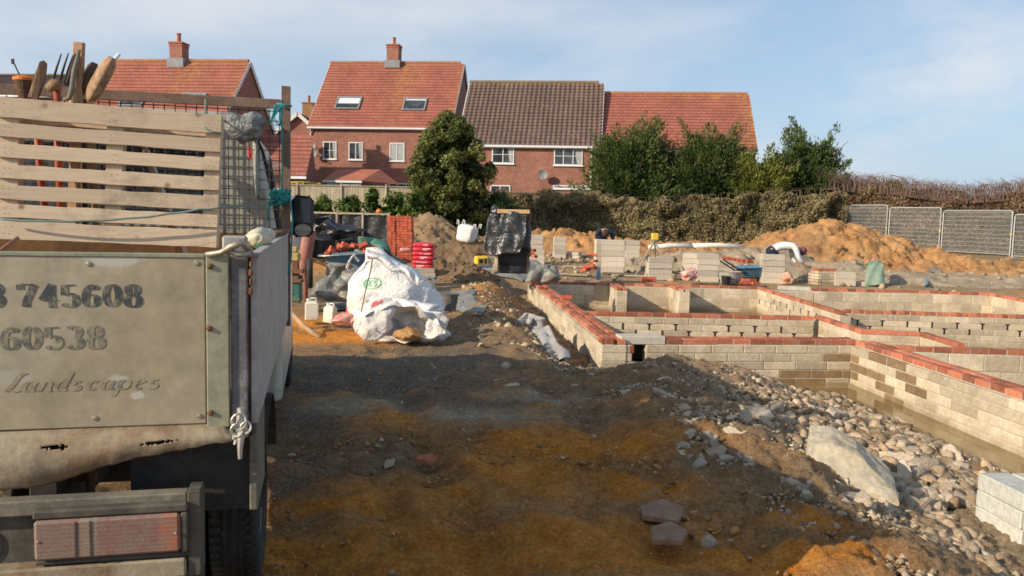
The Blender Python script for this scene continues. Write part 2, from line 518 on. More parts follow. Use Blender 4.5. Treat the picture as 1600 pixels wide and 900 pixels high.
M['zinc_bright'] = weathered('bright_zinc', (.55, .52, .46), (.68, .65, .58), (.3, .2, .12), 25, .4, metal=.5, bs=.3)
M['bumper_dark'] = weathered('dark_step_steel', (.06, .055, .045), (.10, .09, .075), (.17, .15, .11), 6, .75, bs=.25, dirt=.6)
M['red_handle'] = weathered('red_tool_shaft', (.40, .09, .05), (.5, .14, .08), None, 9, .5)
M['wood_stake'] = weathered('timber_stake', (.44, .26, .15), (.54, .33, .2), (.3, .18, .1), 7, .8)
M['rust_pole'] = weathered('worn_brown_steel', (.19, .12, .085), (.27, .18, .13), (.12, .07, .05), 9, .8, bs=.4)
M['sack_grey'] = sheet('grey_plastic_sack', (.12, .125, .12), (.34, .35, .33), .45, 9, .5, None, .6)
M['poly_strip'] = sheet('milky_plastic_strip', (.24, .24, .21), (.33, .33, .29), .4, 5, .5, None, .4)


def glass(name, c, rough=.08):
    m, nt, b = mk(name)
    v = objco(nt)
    nt.links.new(mix(nt, ramp(nt, noise(nt, v, 1.4, 2), [(.4, 0), (.6, 1)]), c, tuple(q * 2.2 + .02 for q in c)), b.inputs['Base Color'])
    b.inputs['Roughness'].default_value = rough; b.inputs['Specular IOR Level'].default_value = .6
    return m


M['glass'] = glass('window_glass', (.03, .035, .04))
M['curtain'] = weathered('net_curtain_glass', (.38, .40, .40), (.46, .48, .47), None, 3, .4)
M['blind'] = weathered('roof_blind', (.62, .66, .68), (.7, .73, .75), None, 3, .4)
M['mirror_glass'] = glass('mirror_glass', (.02, .02, .022), .03)
M['ink'] = None

# lettering, worn away in patches
def ink(name, c, keep):
    m, nt, b = mk(name)
    v = objco(nt)
    f = ramp(nt, noise(nt, v, 26, 7, .75), [(keep - .1, 0), (keep + .12, 1)])
    nt.links.new(mix(nt, f, c, (.37, .315, .21)), b.inputs['Base Color'])
    b.inputs['Roughness'].default_value = .65
    return m


M['ink'] = ink('worn_stencil_ink', (.045, .055, .06), .58)
M['ink2'] = ink('faded_stencil_ink', (.10, .105, .085), .52)
M['ink3'] = ink('faint_script_ink', (.15, .14, .10), .46)
M['green_ink'] = ink('green_print', (.10, .42, .2), .75)
M['red_ink'] = ink('red_print', (.65, .12, .12), .8)
M['white_ink'] = ink('white_print', (.8, .78, .75), .85)

# tail lamp lens
m, nt, b = mk('dusty_lamp_lens')
v = objco(nt)
sx = N(nt, 'ShaderNodeSeparateXYZ'); nt.links.new(v, sx.inputs[0])
c = ramp(nt, math_(nt, 'MULTIPLY', sx.outputs[0], 1 / .42), [(0, (.28, .14, .12)), (.27, (.26, .11, .10)), (.28, (.36, .26, .17)), (.38, (.36, .26, .17)), (.39, (.26, .07, .08)), (.76, (.27, .10, .09)), (.78, (.55, .12, .03)), (1, (.55, .12, .03))])
c = mix(nt, ramp(nt, noise(nt, v, 40, 6, .75), [(.36, .1), (.58, .9)]), c, (.27, .20, .155))
c = mix(nt, ramp(nt, noise(nt, v, 170, 4, .8), [(.4, 0), (.6, .6)]), c, (.12, .085, .07))
nt.links.new(c, b.inputs['Base Color']); b.inputs['Roughness'].default_value = .7
wv = N(nt, 'ShaderNodeTexWave'); wv.inputs['Scale'].default_value = 26; wv.bands_direction = 'Z'; nt.links.new(v, wv.inputs['Vector'])
bump(nt, b, math_(nt, 'ADD', wv.outputs['Fac'], noise(nt, v, 120, 3)), .16, .002)
M['lens'] = m

# house bricks and tiles (use generated UVs in metres)
def brickwall(name, c1, c2, mort):
    m, nt, b = mk(name)
    uv = N(nt, 'ShaderNodeTexCoord').outputs['UV']
    bt = N(nt, 'ShaderNodeTexBrick'); nt.links.new(uv, bt.inputs['Vector'])
    bt.inputs['Scale'].default_value = 1; bt.inputs['Brick Width'].default_value = .225; bt.inputs['Row Height'].default_value = .075
    bt.inputs['Mortar Size'].default_value = .011; bt.inputs['Color1'].default_value = (*c1, 1); bt.inputs['Color2'].default_value = (*c2, 1)
    bt.inputs['Mortar'].default_value = (*mort, 1); bt.inputs['Bias'].default_value = -.1
    n1 = noise(nt, uv, .7, 7, .8)
    c = mix(nt, .9, bt.outputs['Color'], ramp(nt, n1, [(.3, .62), (.7, 1.3)]), 'MULTIPLY')
    c = mix(nt, .7, c, ramp(nt, noise(nt, uv, 6, 4, .8), [(.35, .7), (.65, 1.25)]), 'MULTIPLY')
    nt.links.new(c, b.inputs['Base Color']); b.inputs['Roughness'].default_value = .9
    bump(nt, b, bt.outputs['Fac'], -.3, .006)
    return m


M['wall'] = brickwall('house_brick', (.35, .125, .08), (.27, .085, .06), (.34, .22, .165))
M['wall_dk'] = brickwall('house_brick_far', (.36, .12, .075), (.29, .09, .06), (.36, .25, .19))


def tiles(name, c1, c2, gap, w=.3, h=.3, lich=(.50, .33, .06), la=.7, lx=None):
    m, nt, b = mk(name)
    uv = N(nt, 'ShaderNodeTexCoord').outputs['UV']
    bt = N(nt, 'ShaderNodeTexBrick'); nt.links.new(uv, bt.inputs['Vector'])
    bt.inputs['Scale'].default_value = 1; bt.inputs['Brick Width'].default_value = w; bt.inputs['Row Height'].default_value = h
    bt.inputs['Mortar Size'].default_value = .012; bt.inputs['Color1'].default_value = (*c1, 1); bt.inputs['Color2'].default_value = (*c2, 1)
    bt.inputs['Mortar'].default_value = (*gap, 1)
    n1 = noise(nt, uv, .5, 7, .75)
    c = mix(nt, .9, bt.outputs['Color'], ramp(nt, n1, [(.3, .7), (.7, 1.2)]), 'MULTIPLY')
    c = mix(nt, math_(nt, 'MULTIPLY', math_(nt, 'MULTIPLY', attr(nt, 'lichen'), .75), ramp(nt, noise(nt, uv, 2.5, 6, .8), [(.45, 0), (.66, 1)])), c, lich)
    nt.links.new(c, b.inputs['Base Color']); b.inputs['Roughness'].default_value = .88
    return m


M['tile_red'] = tiles('red_concrete_tile', (.40, .135, .09), (.33, .105, .07), (.15, .065, .045))
M['tile_orange'] = tiles('orange_roof_tile', (.50, .17, .09), (.44, .14, .08), (.3, .1, .07))
M['tile_brown'] = tiles('brown_pantile', (.19, .12, .095), (.155, .10, .08), (.10, .065, .055))

# foliage
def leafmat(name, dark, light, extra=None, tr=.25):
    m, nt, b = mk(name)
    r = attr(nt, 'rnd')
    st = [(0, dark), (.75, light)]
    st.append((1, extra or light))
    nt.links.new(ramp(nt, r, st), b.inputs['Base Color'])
    b.inputs['Roughness'].default_value = .6; b.inputs['Specular IOR Level'].default_value = .3
    out = nt.nodes['Material Output']
    t = N(nt, 'ShaderNodeBsdfTranslucent'); nt.links.new(ramp(nt, r, st), t.inputs['Color'])
    ms = N(nt, 'ShaderNodeMixShader'); ms.inputs[0].default_value = tr
    nt.links.new(b.outputs[0], ms.inputs[1]); nt.links.new(t.outputs[0], ms.inputs[2]); nt.links.new(ms.outputs[0], out.inputs[0])
    return m


M['leaf_laurel'] = leafmat('glossy_evergreen_leaf', (.042, .06, .014), (.18, .20, .05), (.32, .31, .12))
M['leaf_conifer'] = leafmat('conifer_spray', (.022, .044, .014), (.115, .155, .04), (.20, .22, .07))
M['leaf_yellow'] = leafmat('yellow_green_spray', (.07, .095, .016), (.22, .24, .045), (.3, .3, .08))
M['leaf_hedge'] = leafmat('bright_hedge_leaf', (.04, .075, .012), (.13, .19, .035), (.2, .24, .07))
M['bramble'] = leafmat('dry_bramble', (.09, .055, .035), (.33, .22, .13), (.15, .17, .05))
M['ivy'] = leafmat('ivy_and_dry_stems', (.12, .10, .045), (.40, .32, .165), (.16, .22, .065))
M['twig'] = weathered('bramble_stem', (.17, .11, .085), (.29, .2, .15), None, 9, .9)
M['bark'] = weathered('bark', (.08, .055, .035), (.13, .09, .06), None, 12, .9, bs=.8)
M['grass'] = leafmat('grass_blade', (.05, .08, .02), (.16, .19, .05))
# ------------------------------------------------------------------ plan of the footings (metres)
ZT = .12            # top of the red brick course
def gt(px, py): q = G(px, py, ZT); return Vector((q.x, q.y))
pA = gt(825, 438.5)      # far left corner
pB = gt(941, 530)        # near left corner
pC = gt(1331, 532)       # inner corner
pD = gt(1600, 617)
pD = pC + (pD - pC) * 1.9
pE = gt(1180, 447)
pF = gt(1542, 457)
pG = gt(1313, 487)
XW = lambda y: pA.x + (pB.x - pA.x) * (y - pA.y) / (pB.y - pA.y)
XR = lambda y: pC.x + (pD.x - pC.x) * (y - pC.y) / (pD.y - pC.y)
YB = pA.y


def H(x, y):
    x = np.asarray(x, float); y = np.asarray(y, float)
    xe = np.interp(y, [0, 3, 5, 7, 9, 10], [1.9, 1.95, 1.75, 1.8, 2.3, 2.7])
    h = .1 * sstep(17, 22, y) + .2 * sstep(26, 45, y) + 0 * x
    pit = sstep(0, 1.3, x - xe) * sstep(1.5, 3.2, y) * (y < pB.y + .15)
    h = h - .36 * pit
    # deeper moat with standing water against the two walls
    dw = np.minimum(np.where(x > 2.6, pB.y - .05 - y, 9), XR(y) - .05 - x)
    h = h - .17 * (1 - sstep(.35, .95, dw)) * pit * sstep(6.0, 6.6, y)
    h = h - .17 * sstep(8.4, 9.6, y) * sstep(.2, .9, x) * (1 - pit) * (y < pB.y + .15)
    # rubble ridge
    h = h + .10 * np.exp(-((x - 3.0 + .22 * (y - 7)) ** 2) / .35) * np.exp(-((y - 7.2) / 2.2) ** 2)
    h = h + .15 * np.exp(-((x - xe + .45) / .42) ** 2) * sstep(4.6, 6.4, y) * (1 - sstep(9.1, 9.8, y))
    # trench down the left wall
    dl = XW(y) - x
    tr = (1 - sstep(.15, 1.0, dl)) * sstep(9.6, 10.6, y) * (1 - sstep(YB + .2, YB + 1, y))
    h = h - .36 * tr
    h = h + .30 * np.exp(-((x + .6) / .55) ** 2) * np.exp(-((y - 15.2) / 2.6) ** 2)
    h = h + .12 * np.exp(-((x + .1) / .5) ** 2) * np.exp(-((y - 11.5) / 2) ** 2)
    # inside the footings
    ins = (x > XW(y) + .12) & (y < YB - .1) & ((y > pB.y + .1) & (x < pC.x + .1) | (x > XR(y) + .12) & (y > 2))
    h = np.where(ins, -.5, h)
    return h


def h1(x, y): return float(H(x, y))


def gp(px, py):
    """point where the view ray meets the ground"""
    d = ray(px, py); lo, t = 1.2, 1.2
    while t < 80:
        q = CAM + d * t / d.y
        if q.z < h1(q.x, q.y): break
        lo = t; t *= 1.03
    for _ in range(24):
        mid = (lo + t) / 2; q = CAM + d * mid / d.y
        if q.z < h1(q.x, q.y): t = mid
        else: lo = mid
    q = CAM + d * t / d.y
    return Vector((q.x, q.y, h1(q.x, q.y)))


# ------------------------------------------------------------------ ground sheet
def coords(parts):
    out = []
    for a, b, n, g in parts:
        t = np.linspace(0, 1, n, endpoint=False)
        if g: t = (np.exp(t * g) - 1) / (math.exp(g) - 1)
        out.append(a + (b - a) * t)
    return np.concatenate(out)


xs_r = coords([(5.4, 14, 90, .8), (14, 60, 60, 1.2), (60, 2500, 22, 3.8)])
xs_l = -coords([(3.2, 14, 90, .8), (14, 60, 60, 1.2), (60, 2500, 22, 3.8)])[::-1]
xs = np.concatenate([xs_l, np.arange(-3.2 + .032, 5.4, .032), xs_r])
ys = np.concatenate([[-60, -20, -6, -2, 0, 1], np.arange(1.6, 6, .028), np.arange(6, 12, .036), np.arange(12, 22, .075), coords([(22, 60, 110, .8), (60, 3500, 30, 4)])])
X, Yg = np.meshgrid(xs, ys)
Z = H(X, Yg)
near = np.exp(-np.clip(Yg - 12, 0, None) / 16) * np.clip(1.2 - np.abs(X) / 60, 0, 1)
rub = sstep(-.7, .5, X - np.interp(Yg, [0, 4, 7, 10, 14], [1.9, 1.6, 1.0, .2, -.6])) * (Yg < 20)
amp = .024 + .04 * rub
n0 = fbm(X * .9, Yg * .9, oct=3, seed=3)
n1 = fbm(X * 3.4, Yg * 3.4, oct=5, seed=5, gain=.55)
n2 = fbm(X * 14, Yg * 14, oct=3, seed=9, gain=.6)
ins = Z < -.49
damp = np.where(ins, .3, 1.0)
Z = Z + damp * near * (n0 * .03 * (Yg > 3) + n1 * amp * .8 + np.abs(n2) * amp * .6)
TRX = lambda y: -.76 - .242 * (y - 2.4)
# track and tyre marks in the clay
def blob(px, py, rx, ry, rot=0, z=0.0):
    c = G(px, py, z); a = math.cos(rot); s = math.sin(rot)
    dx = (X - c.x) * a + (Yg - c.y) * s; dy = -(X - c.x) * s + (Yg - c.y) * a
    w = n1 * .25
    return np.exp(-((dx / rx) ** 2 + (dy / ry) ** 2) * (1 + w)) * (1 + 0)


tm = blob(930, 745, .42, .3, .1)
Z += tm * .03 * np.sin((X * .35 + Yg) * 62)
tm2 = blob(790, 700, .75, .35, -.2)
Z += tm2 * .022 * np.sin((X * -.3 + Yg) * 44 + n1 * 2)
Z += .05 * blob(1000, 735, .35, .12, -.3) + .10 * blob(1085, 790, .12, .2) + .04 * blob(620, 790, .9, .12)
Z -= .05 * blob(640, 850, .5, .16, .05) + .03 * blob(520, 700, .3, .15)
Z += near * .013 * np.clip(fbm(X * 6.5, Yg * 6.5, oct=3, seed=44) * 1.4, -.4, 1) * (Yg < 9)
Z += near * np.exp(-((Yg - 4.2) / 2.2) ** 2) * (X < 2) * (.05 * fbm(X * 1.7 + .4 * Yg, Yg * 2.3, oct=3, seed=22) - .028 * (1 - np.abs(fbm(X * 2.6, Yg * 2.2, oct=3, seed=27)) * 2))
# two wheel ruts running with the truck
for off in (.95, 2.35):
    dr = (X - TRX(Yg)) - off; Z -= .045 * np.exp(-(dr / .13) ** 2) * sstep(2.5, 3.2, Yg) * (1 - sstep(8.5, 10.5, Yg)); Z += .02 * np.exp(-((np.abs(dr) - .22) / .06) ** 2) * sstep(2.5, 3.2, Yg) * (1 - sstep(8.5, 10.5, Yg))
# colour masks
cl = 0
for (px, py, rx, ry, w) in [(770, 850, 1.3, .45, .75), (700, 780, 1.1, .4, .6), (900, 700, .8, .5, .9), (820, 740, .5, .6, .75), (560, 800, .85, .22, .75), (640, 870, 1.1, .3, 1), (900, 880, .8, .25, .85), (1000, 770, .35, .3, .9), (620, 660, .35, .4, .55),
                            (1180, 880, .55, .2, .85), (1260, 820, .35, .2, .6), (495, 528, .9, .55, 1.0), (470, 505, .5, .8, .8), (760, 470, 1.0, 2.0, .35), (780, 400, 2.2, 3.5, .9), (1330, 870, .2, .2, .6), (1480, 640, .4, .5, .0),
                            (470, 420, 2.4, 4, .5), (930, 400, 3, 3, .5), (1060, 390, 3.4, 3, .6)]:
    cl = np.maximum(cl, w * blob(px, py, rx, ry))
clay = np.clip(cl * 1.5 + n1 * .3 + n0 * .15 - .08, 0, 1)
gr = 0
for (px, py, rx, ry, w) in [(560, 590, 1.3, 1.6, 1), (520, 650, .8, .7, .8), (700, 560, .8, 1.2, .8), (450, 760, .35, .8, .8), (720, 640, .5, .3, .6), (730, 760, .2, .12, .9), (1060, 860, .2, .2, .6), (1140, 830, .35, .2, .7), (690, 800, .2, .1, .4), (450, 860, .2, .3, .5)]:
    gr = np.maximum(gr, w * blob(px, py, rx, ry))
gr = np.clip(gr * 1.2 + n1 * .2, 0, 1) * (1 - .6 * clay)
pale = 0
for (px, py, rx, ry, w) in [(560, 640, .5, .35, .8), (690, 655, .8, .25, .9), (740, 755, .16, .08, .9), (800, 800, .35, .1, .4), (850, 625, .5, .2, .6)]:
    pale = np.maximum(pale, w * blob(px, py, rx, ry))
pale = np.clip(pale * 1.4 + n1 * .2 - .05, 0, 1)
dust = sstep(-.1, .7, X - np.interp(Yg, [0, 4, 7, 10, 14], [2.3, 1.9, 1.6, 1.5, .8]) + n1 * .35) * (Yg < 10.5) * (1 - .8 * np.clip(clay, 0, 1)) * (.75 + .35 * n0)
dust = np.clip(dust, 0, 1)
wet = np.clip((-.40 - Z) / .1, 0, 1) * (~ins) * (Yg < 12)
ny, nx = X.shape
V = np.stack([X, Yg, Z], -1).reshape(-1, 3)
ii = np.arange(ny * nx).reshape(ny, nx)
F = np.stack([ii[:-1, :-1], ii[:-1, 1:], ii[1:, 1:], ii[1:, :-1]], -1).reshape(-1, 4)

m, nt, b = mk('site_ground')
v = objco(nt)
a = noise(nt, v, 1.6, 8, .7); d = noise(nt, v, 9, 8, .75); e = noise(nt, v, 45, 6, .8)
far = ramp(nt, a, [(.3, (.27, .18, .10)), (.5, (.38, .27, .16)), (.7, (.46, .36, .24))])
near_c = ramp(nt, d, [(.3, (.19, .115, .055)), (.5, (.33, .215, .115)), (.72, (.48, .34, .205))])
sy = N(nt, 'ShaderNodeSeparateXYZ'); nt.links.new(v, sy.inputs[0])
c = mix(nt, ramp(nt, math_(nt, 'DIVIDE', sy.outputs[1], 40), [(.38, 0), (.5, .9)]), near_c, far)
c = mix(nt, attr(nt, 'dust'), c, ramp(nt, d, [(.3, (.30, .21, .125)), (.5, (.46, .35, .225)), (.72, (.60, .48, .33))]))
c = mix(nt, attr(nt, 'grey'), c, ramp(nt, e, [(.3, (.10, .08, .056)), (.5, (.19, .155, .115)), (.7, (.36, .31, .24))]))
c = mix(nt, attr(nt, 'pale'), c, ramp(nt, d, [(.35, (.40, .32, .20)), (.6, (.62, .51, .35))]))
c = mix(nt, attr(nt, 'clay'), c, ramp(nt, d, [(.25, (.44, .165, .026)), (.5, (.76, .295, .05)), (.75, (.88, .44, .12))]))
c = mix(nt, attr(nt, 'wet'), c, (.10, .065, .03))
c = mix(nt, .75, c, ramp(nt, e, [(.3, .4), (.5, 1.05), (.7, 1.8)]), 'MULTIPLY')
c = mix(nt, .6, c, ramp(nt, noise(nt, v, 160, 4, .8), [(.35, .45), (.5, 1), (.68, 1.8)]), 'MULTIPLY')
gcol = noise(nt, v, .05, 4, .6)
c = mix(nt, ramp(nt, math_(nt, 'DIVIDE', sy.outputs[1], 100), [(.47, 0), (.56, 1)]), c, ramp(nt, gcol, [(.4, (.05, .075, .02)), (.6, (.09, .11, .035))]))
nt.links.new(c, b.inputs['Base Color']); b.inputs['Roughness'].default_value = .97; b.inputs['Specular IOR Level'].default_value = .15
bump(nt, b, math_(nt, 'ADD', e, math_(nt, 'MULTIPLY', d, .8)), 1.0, .045)
M['ground'] = m
g = np_mesh('ground', V, F, M['ground'], smooth=False, attrs={'clay': clay.ravel(), 'grey': gr.ravel(), 'pale': pale.ravel(), 'wet': wet.ravel(), 'dust': dust.ravel()})
tag(g, kind='structure')

# standing water
m, nt, b = mk('muddy_water')
v = objco(nt)
nt.links.new(ramp(nt, noise(nt, v, 1.5, 3), [(.4, (.19, .12, .045)), (.6, (.27, .18, .075))]), b.inputs['Base Color'])
b.inputs['Roughness'].default_value = .08; b.inputs['Specular IOR Level'].default_value = .5
bump(nt, b, noise(nt, v, 9, 2), .06, .01)
M['water'] = m
w = MB(); w.poly([(2.2, 8.2, -.455), (pC.x + .2, 5.0, -.455), (XR(4.5) + .15, 5.0, -.455), (pC.x + .12, pC.y + .1, -.455), (2.2, pB.y + .05, -.455)])
o = w.build('water', M['water'], recentre=False); tag(o, kind='structure')

# ------------------------------------------------------------------ footings
found = thing('house_foundation', 'blockwork house footings topped with red brick courses, standing in the dug ground', 'foundation', (pB.x, pB.y, -.5))
FO = Vector((pB.x, pB.y, -.5))


def wall_run(a, b, thick, side, course=.1, blen=.44, ztop=ZT - .075, zbot=-.56, slots=0, wet=0, gap=.012, rows=2, bw=.1025, ledge=.045, brick=True, name='block_wall', skip=None, coursegap=.01, header=False, seed=0, mat='block'):
    """a->b is the line of the wall's outer face; it is `thick` wide toward side (+1 left of a->b)"""
    rnd = random.Random(seed + 5)
    a = Vector((a.x, a.y)); b = Vector((b.x, b.y)); d = b - a; L = d.length; d.normalize()
    nrm = Vector((-d.y, d.x)) * side
    Mx = Matrix(((d.x, nrm.x, 0, a.x), (d.y, nrm.y, 0, a.y), (0, 0, 1, 0), (0, 0, 0, 1)))
    Mx = Matrix.Translation(-FO) @ Mx
    blk, mor, slt, wt, brk = MB(), MB(), MB(), MB(), MB()
    nz = int((ztop - zbot) / (course + coursegap)) + 1
    segs = [(0, L)]
    if skip: segs = [(0, skip[0]), (skip[1], L)]
    for k in range(nz):
        z1 = ztop - k * (course + coursegap); z0 = z1 - course
        sg = segs if (skip and z1 > skip[2]) else [(0, L)]
        for (s0, s1) in sg:
            x = s0 - (blen / 2 if k % 2 else 0)
            while x < s1:
                x0 = max(x, s0); x1 = min(x + blen - gap, s1)
                if x1 - x0 > .03:
                    j = rnd.uniform(-.003, .003)
                    iswet = wet and ((wet > .7 and k > 0 and rnd.random() < .72 * sstep(L - 2.0, L - .7, x)) or (wet < .7 and rnd.random() < .6 * (1 - sstep(.3, 1.3, x - .25 * k))))
                    (wt if iswet else blk).box(x0, x1, j, thick + j, z0, z1, Mx, rnd.random(), ch=.006)
                if slots and k in (1, 2) and s0 + .2 < x < s1 - .2 and rnd.random() < slots:
                    slt.box(x - gap - .006, x + .008, -.005, .02, z0 + .004, z1 + .008, Mx)
                    if rnd.random() < .5: slt.box(x - gap - .03, x + .03, -.0055, .02, z1 - .006, z1 + .009, Mx)
                x += blen
    for (s0, s1) in segs:
        mor.box(s0 + .004, s1 - .004, .007, thick - .007, zbot, ztop - .005, Mx)
    if skip: mor.box(skip[0], skip[1], .006, thick - .006, zbot, skip[2] - .005, Mx)
    # mortar bed
    mb = MB()
    e = blk.build(name, M[mat], found)
    if wt.n: wt.build('damp_block', M['block_wet'], e)
    if slt.n: slt.build('open_joint', M['slot'], e)
    mor.build('mortar', M['mortar'], e)
    if brick:
        for rI in range(rows):
            br = MB(); bm_ = MB()
            o0 = ledge if rI == 0 else thick - bw - .01
            x = .0; bl = .1025 if header else .215
            while x < L:
                x1 = min(x + bl, L)
                if x1 - x > .04:
                    br.box(x, x1, o0 + rnd.uniform(-.004, .004), o0 + bw + rnd.uniform(-.004, .004), ztop + .01, ztop + .075 + rnd.uniform(-.004, .004), Mx, rnd.random(), ch=.004)
                x += bl + .012
            bm_.box(0.003, L - .003, o0 + .006, o0 + bw - .006, ztop - .003, ztop + .066, Mx)
            q = br.build('brick_course', M['brick'], found)
            bm_.build('mortar', M['mortar'], q)


dAB = (pB - pA).normalized(); dBC = (pC - pB).normalized()
# front wall with the lintel and vent opening
LF = (pC - pB).length
sB = lambda px: (gt(px, 533) - pB).length
wall_run(pB, pC, .32, 1, wet=.75, ledge=.035, skip=(sB(990), sB(1014), -.17), seed=1, brick=False, zbot=-.5)
a2 = pB + dBC * sB(1046); nB = Vector((-dBC.y, dBC.x))
Mf = Matrix(((dBC.x, nB.x, 0, pB.x - FO.x), (dBC.y, nB.y, 0, pB.y - FO.y), (0, 0, 1, -FO.z), (0, 0, 0, 1)))
for rI, o0 in ((0, .03), (1, .2)):
    for (s0, s1) in ((0, sB(969)), (sB(1047), LF + .1)):
        fr = MB(); frm = MB(); x = s0
        while x < s1 - .05:
            x1 = min(x + .215, s1)
            fr.box(x, x1, o0 + random.uniform(-.004, .004), o0 + .1025, ZT - .065, ZT + random.uniform(-.004, .004), Mf, ch=.004); x += .227
        frm.box(s0 + .003, s1 - .003, o0 + .006, o0 + .096, ZT - .08, ZT - .008, Mf)
        q = fr.build('brick_course', M['brick'], found); frm.build('mortar', M['mortar'], q)
li = MB(); li.box(sB(970), sB(1046) - .01, .03, .31, ZT - .072, ZT + .03, Mf, ch=.006)
li.build('lintel', M['lintel'], found)
op = MB(); op.box(sB(990) - .02, sB(1014) + .02, .2, .3, -.17, ZT - .075, Mf); op.build('vent_opening', M['slot'], found)
op = MB()
op.box(sB(988) - .02, sB(993), -.004, .1, -.06, ZT - .08, Mf, ch=.003); op.build('brick_end', M['brick'], found)
# left wall
wall_run(pA, pB, .32, 1, ledge=.05, seed=2, zbot=-.5)
# right wall
wall_run(pC, pD, .32, 1, ledge=.05, wet=.6, seed=3, zbot=-.56)
# far wall and its bays
wall_run(pE, pA, .25, 1, course=.215, seed=4, rows=1, ledge=.0, bw=.12)
pE2 = gt(1266, 450)
wall_run(pF, gt(1420, 453), .25, 1, course=.215, seed=5, rows=1, ledge=.0, bw=.12)
wall_run(gt(1420, 453), pE2, .25, 1, course=.215, seed=15, rows=1, ledge=.0, bw=.12)
wall_run(pE2, gt(1186, 448), .25, 1, course=.215, seed=6, brick=False)
q1 = gt(1218, 448); q2 = gt(1268, 450)
li = MB(); li.beam((q1.x - FO.x, q1.y - FO.y + .1, ZT - .03 - FO.z), (q2.x - FO.x, q2.y - FO.y + .1, ZT - .03 - FO.z), .26, .09, ch=.006); li.build('lintel', M['lintel'], found)
wall_run(gt(1700, 487), pF, .25, -1, course=.215, seed=7, rows=1, ledge=.0)
# spurs in the bays
for i, (px, pxe) in enumerate(((950, 964), (1043, 1062))):
    a = gt(px, 441.5 + (px - 950) * .022); q = gt(pxe, 449.5 + (px - 950) * .022)
    wall_run(a, q, .24, 1, course=.215, blen=.24, seed=20 + i, rows=2, ledge=.0)
# cross wall
wall_run(gt(912, 487), gt(1272, 495), .2, 1, slots=.9, seed=8, rows=1, ledge=.0, bw=.14, header=False)
wall_run(pE, pG, .2, 1, slots=.5, seed=9, rows=1, ledge=.0)
wall_run(gt(1322, 484), gt(1720, 496), .2, 1, slots=.75, seed=10, rows=1, ledge=.0, header=True)
wall_run(gt(1272, 492), gt(1345, 515), .2, 1, seed=11, rows=1, ledge=.0)
wall_run(gt(1345, 515), gt(1438, 519), .2, 1, seed=12, rows=1, ledge=.0)
wall_run(gt(1438, 519), gt(1495, 536), .2, 1, seed=13, rows=1, ledge=.0)
wall_run(gt(1374, 540), gt(1760, 553), .22, 1, slots=0, seed=14, rows=1, ledge=.0, course=.215)
# loose brick left on the left wall
q = gt(880, 468)
o = MB().box(-.1, .12, -.055, .05, 0, .07, Matrix.Rotation(-.15, 4, 'Z'), ch=.004).build('red_brick', M['brick_loose'], recentre=False)
o.location = (q.x + .06, q.y, ZT + .012); tag(o, 'single loose red brick lying across the top of the left footing wall', 'brick')

# ------------------------------------------------------------------ spoil heaps
def heap(name, label, pts, mat, seed, res=.09, rough=.18, cat='spoil heap'):
    """pts: list of (x, y, height, rx, ry)"""
    x0 = min(p[0] - 2.4 * p[3] for p in pts); x1 = max(p[0] + 2.4 * p[3] for p in pts)
    y0 = min(p[1] - 2.4 * p[4] for p in pts); y1 = max(p[1] + 2.4 * p[4] for p in pts)
    X, Y = np.meshgrid(np.arange(x0, x1, res), np.arange(y0, y1, res))
    Z = 0
    for (x, y, h, rx, ry) in pts:
        r = np.sqrt(((X - x) / rx) ** 2 + ((Y - y) / ry) ** 2)
        Z = np.maximum(Z, h * np.clip(1 - (r / 1.95) ** 1.7, 0, None) ** 1.15)
    n = fbm(X * .8, Y * .8, oct=3, seed=seed); n2 = fbm(X * 2.6, Y * 2.6, oct=5, seed=seed + 3, gain=.62)
    Z = Z * (1 + n * .16) + np.clip(Z * 3, 0, 1) * (np.abs(n2) * -.3 + n2 * .7) * rough
    base = H(X, Y) - .06
    keep = Z > .015
    ny, nx = X.shape
    ii = np.arange(ny * nx).reshape(ny, nx)
    F = np.stack([ii[:-1, :-1], ii[:-1, 1:], ii[1:, 1:], ii[1:, :-1]], -1).reshape(-1, 4)
    kf = keep.ravel()[F].any(1); F = F[kf]
    V = np.stack([X, Y, base + Z], -1).reshape(-1, 3)
    used = np.unique(F); mp = np.zeros(len(V), int); mp[used] = np.arange(len(used))
    c = V[used].mean(0)
    c[2] = 0
    V3 = V[used]; F3 = mp[F]; F3 = np.concatenate([F3[:, [0, 1, 2]], F3[:, [0, 2, 3]]])
    rs = np.random.RandomState(seed); pk = rs.choice(len(V3), 420)
    base_v, base_f = ico(0); extra = []; fx = []
    for i_, p in enumerate(pk):
        s_ = (.02 + .11 * rs.rand() ** 4) * (1.0 if res > .07 else .6)
        q_ = base_v * rs.uniform(.6, 1.3, 3) * s_ * (1 + .25 * rs.normal(size=(len(base_v), 1))); extra.append(q_ + V3[p]); fx.append(base_f + len(V3) + i_ * len(base_v))
    V3 = np.concatenate([V3] + extra); F3 = np.concatenate([F3] + fx)
    o = np_mesh(name, V3 - c, F3, M[mat]); o.location = c
    return tag(o, label, cat, kind='stuff')


def pp(px, Y): q = P(px, 340, Y); return q.x


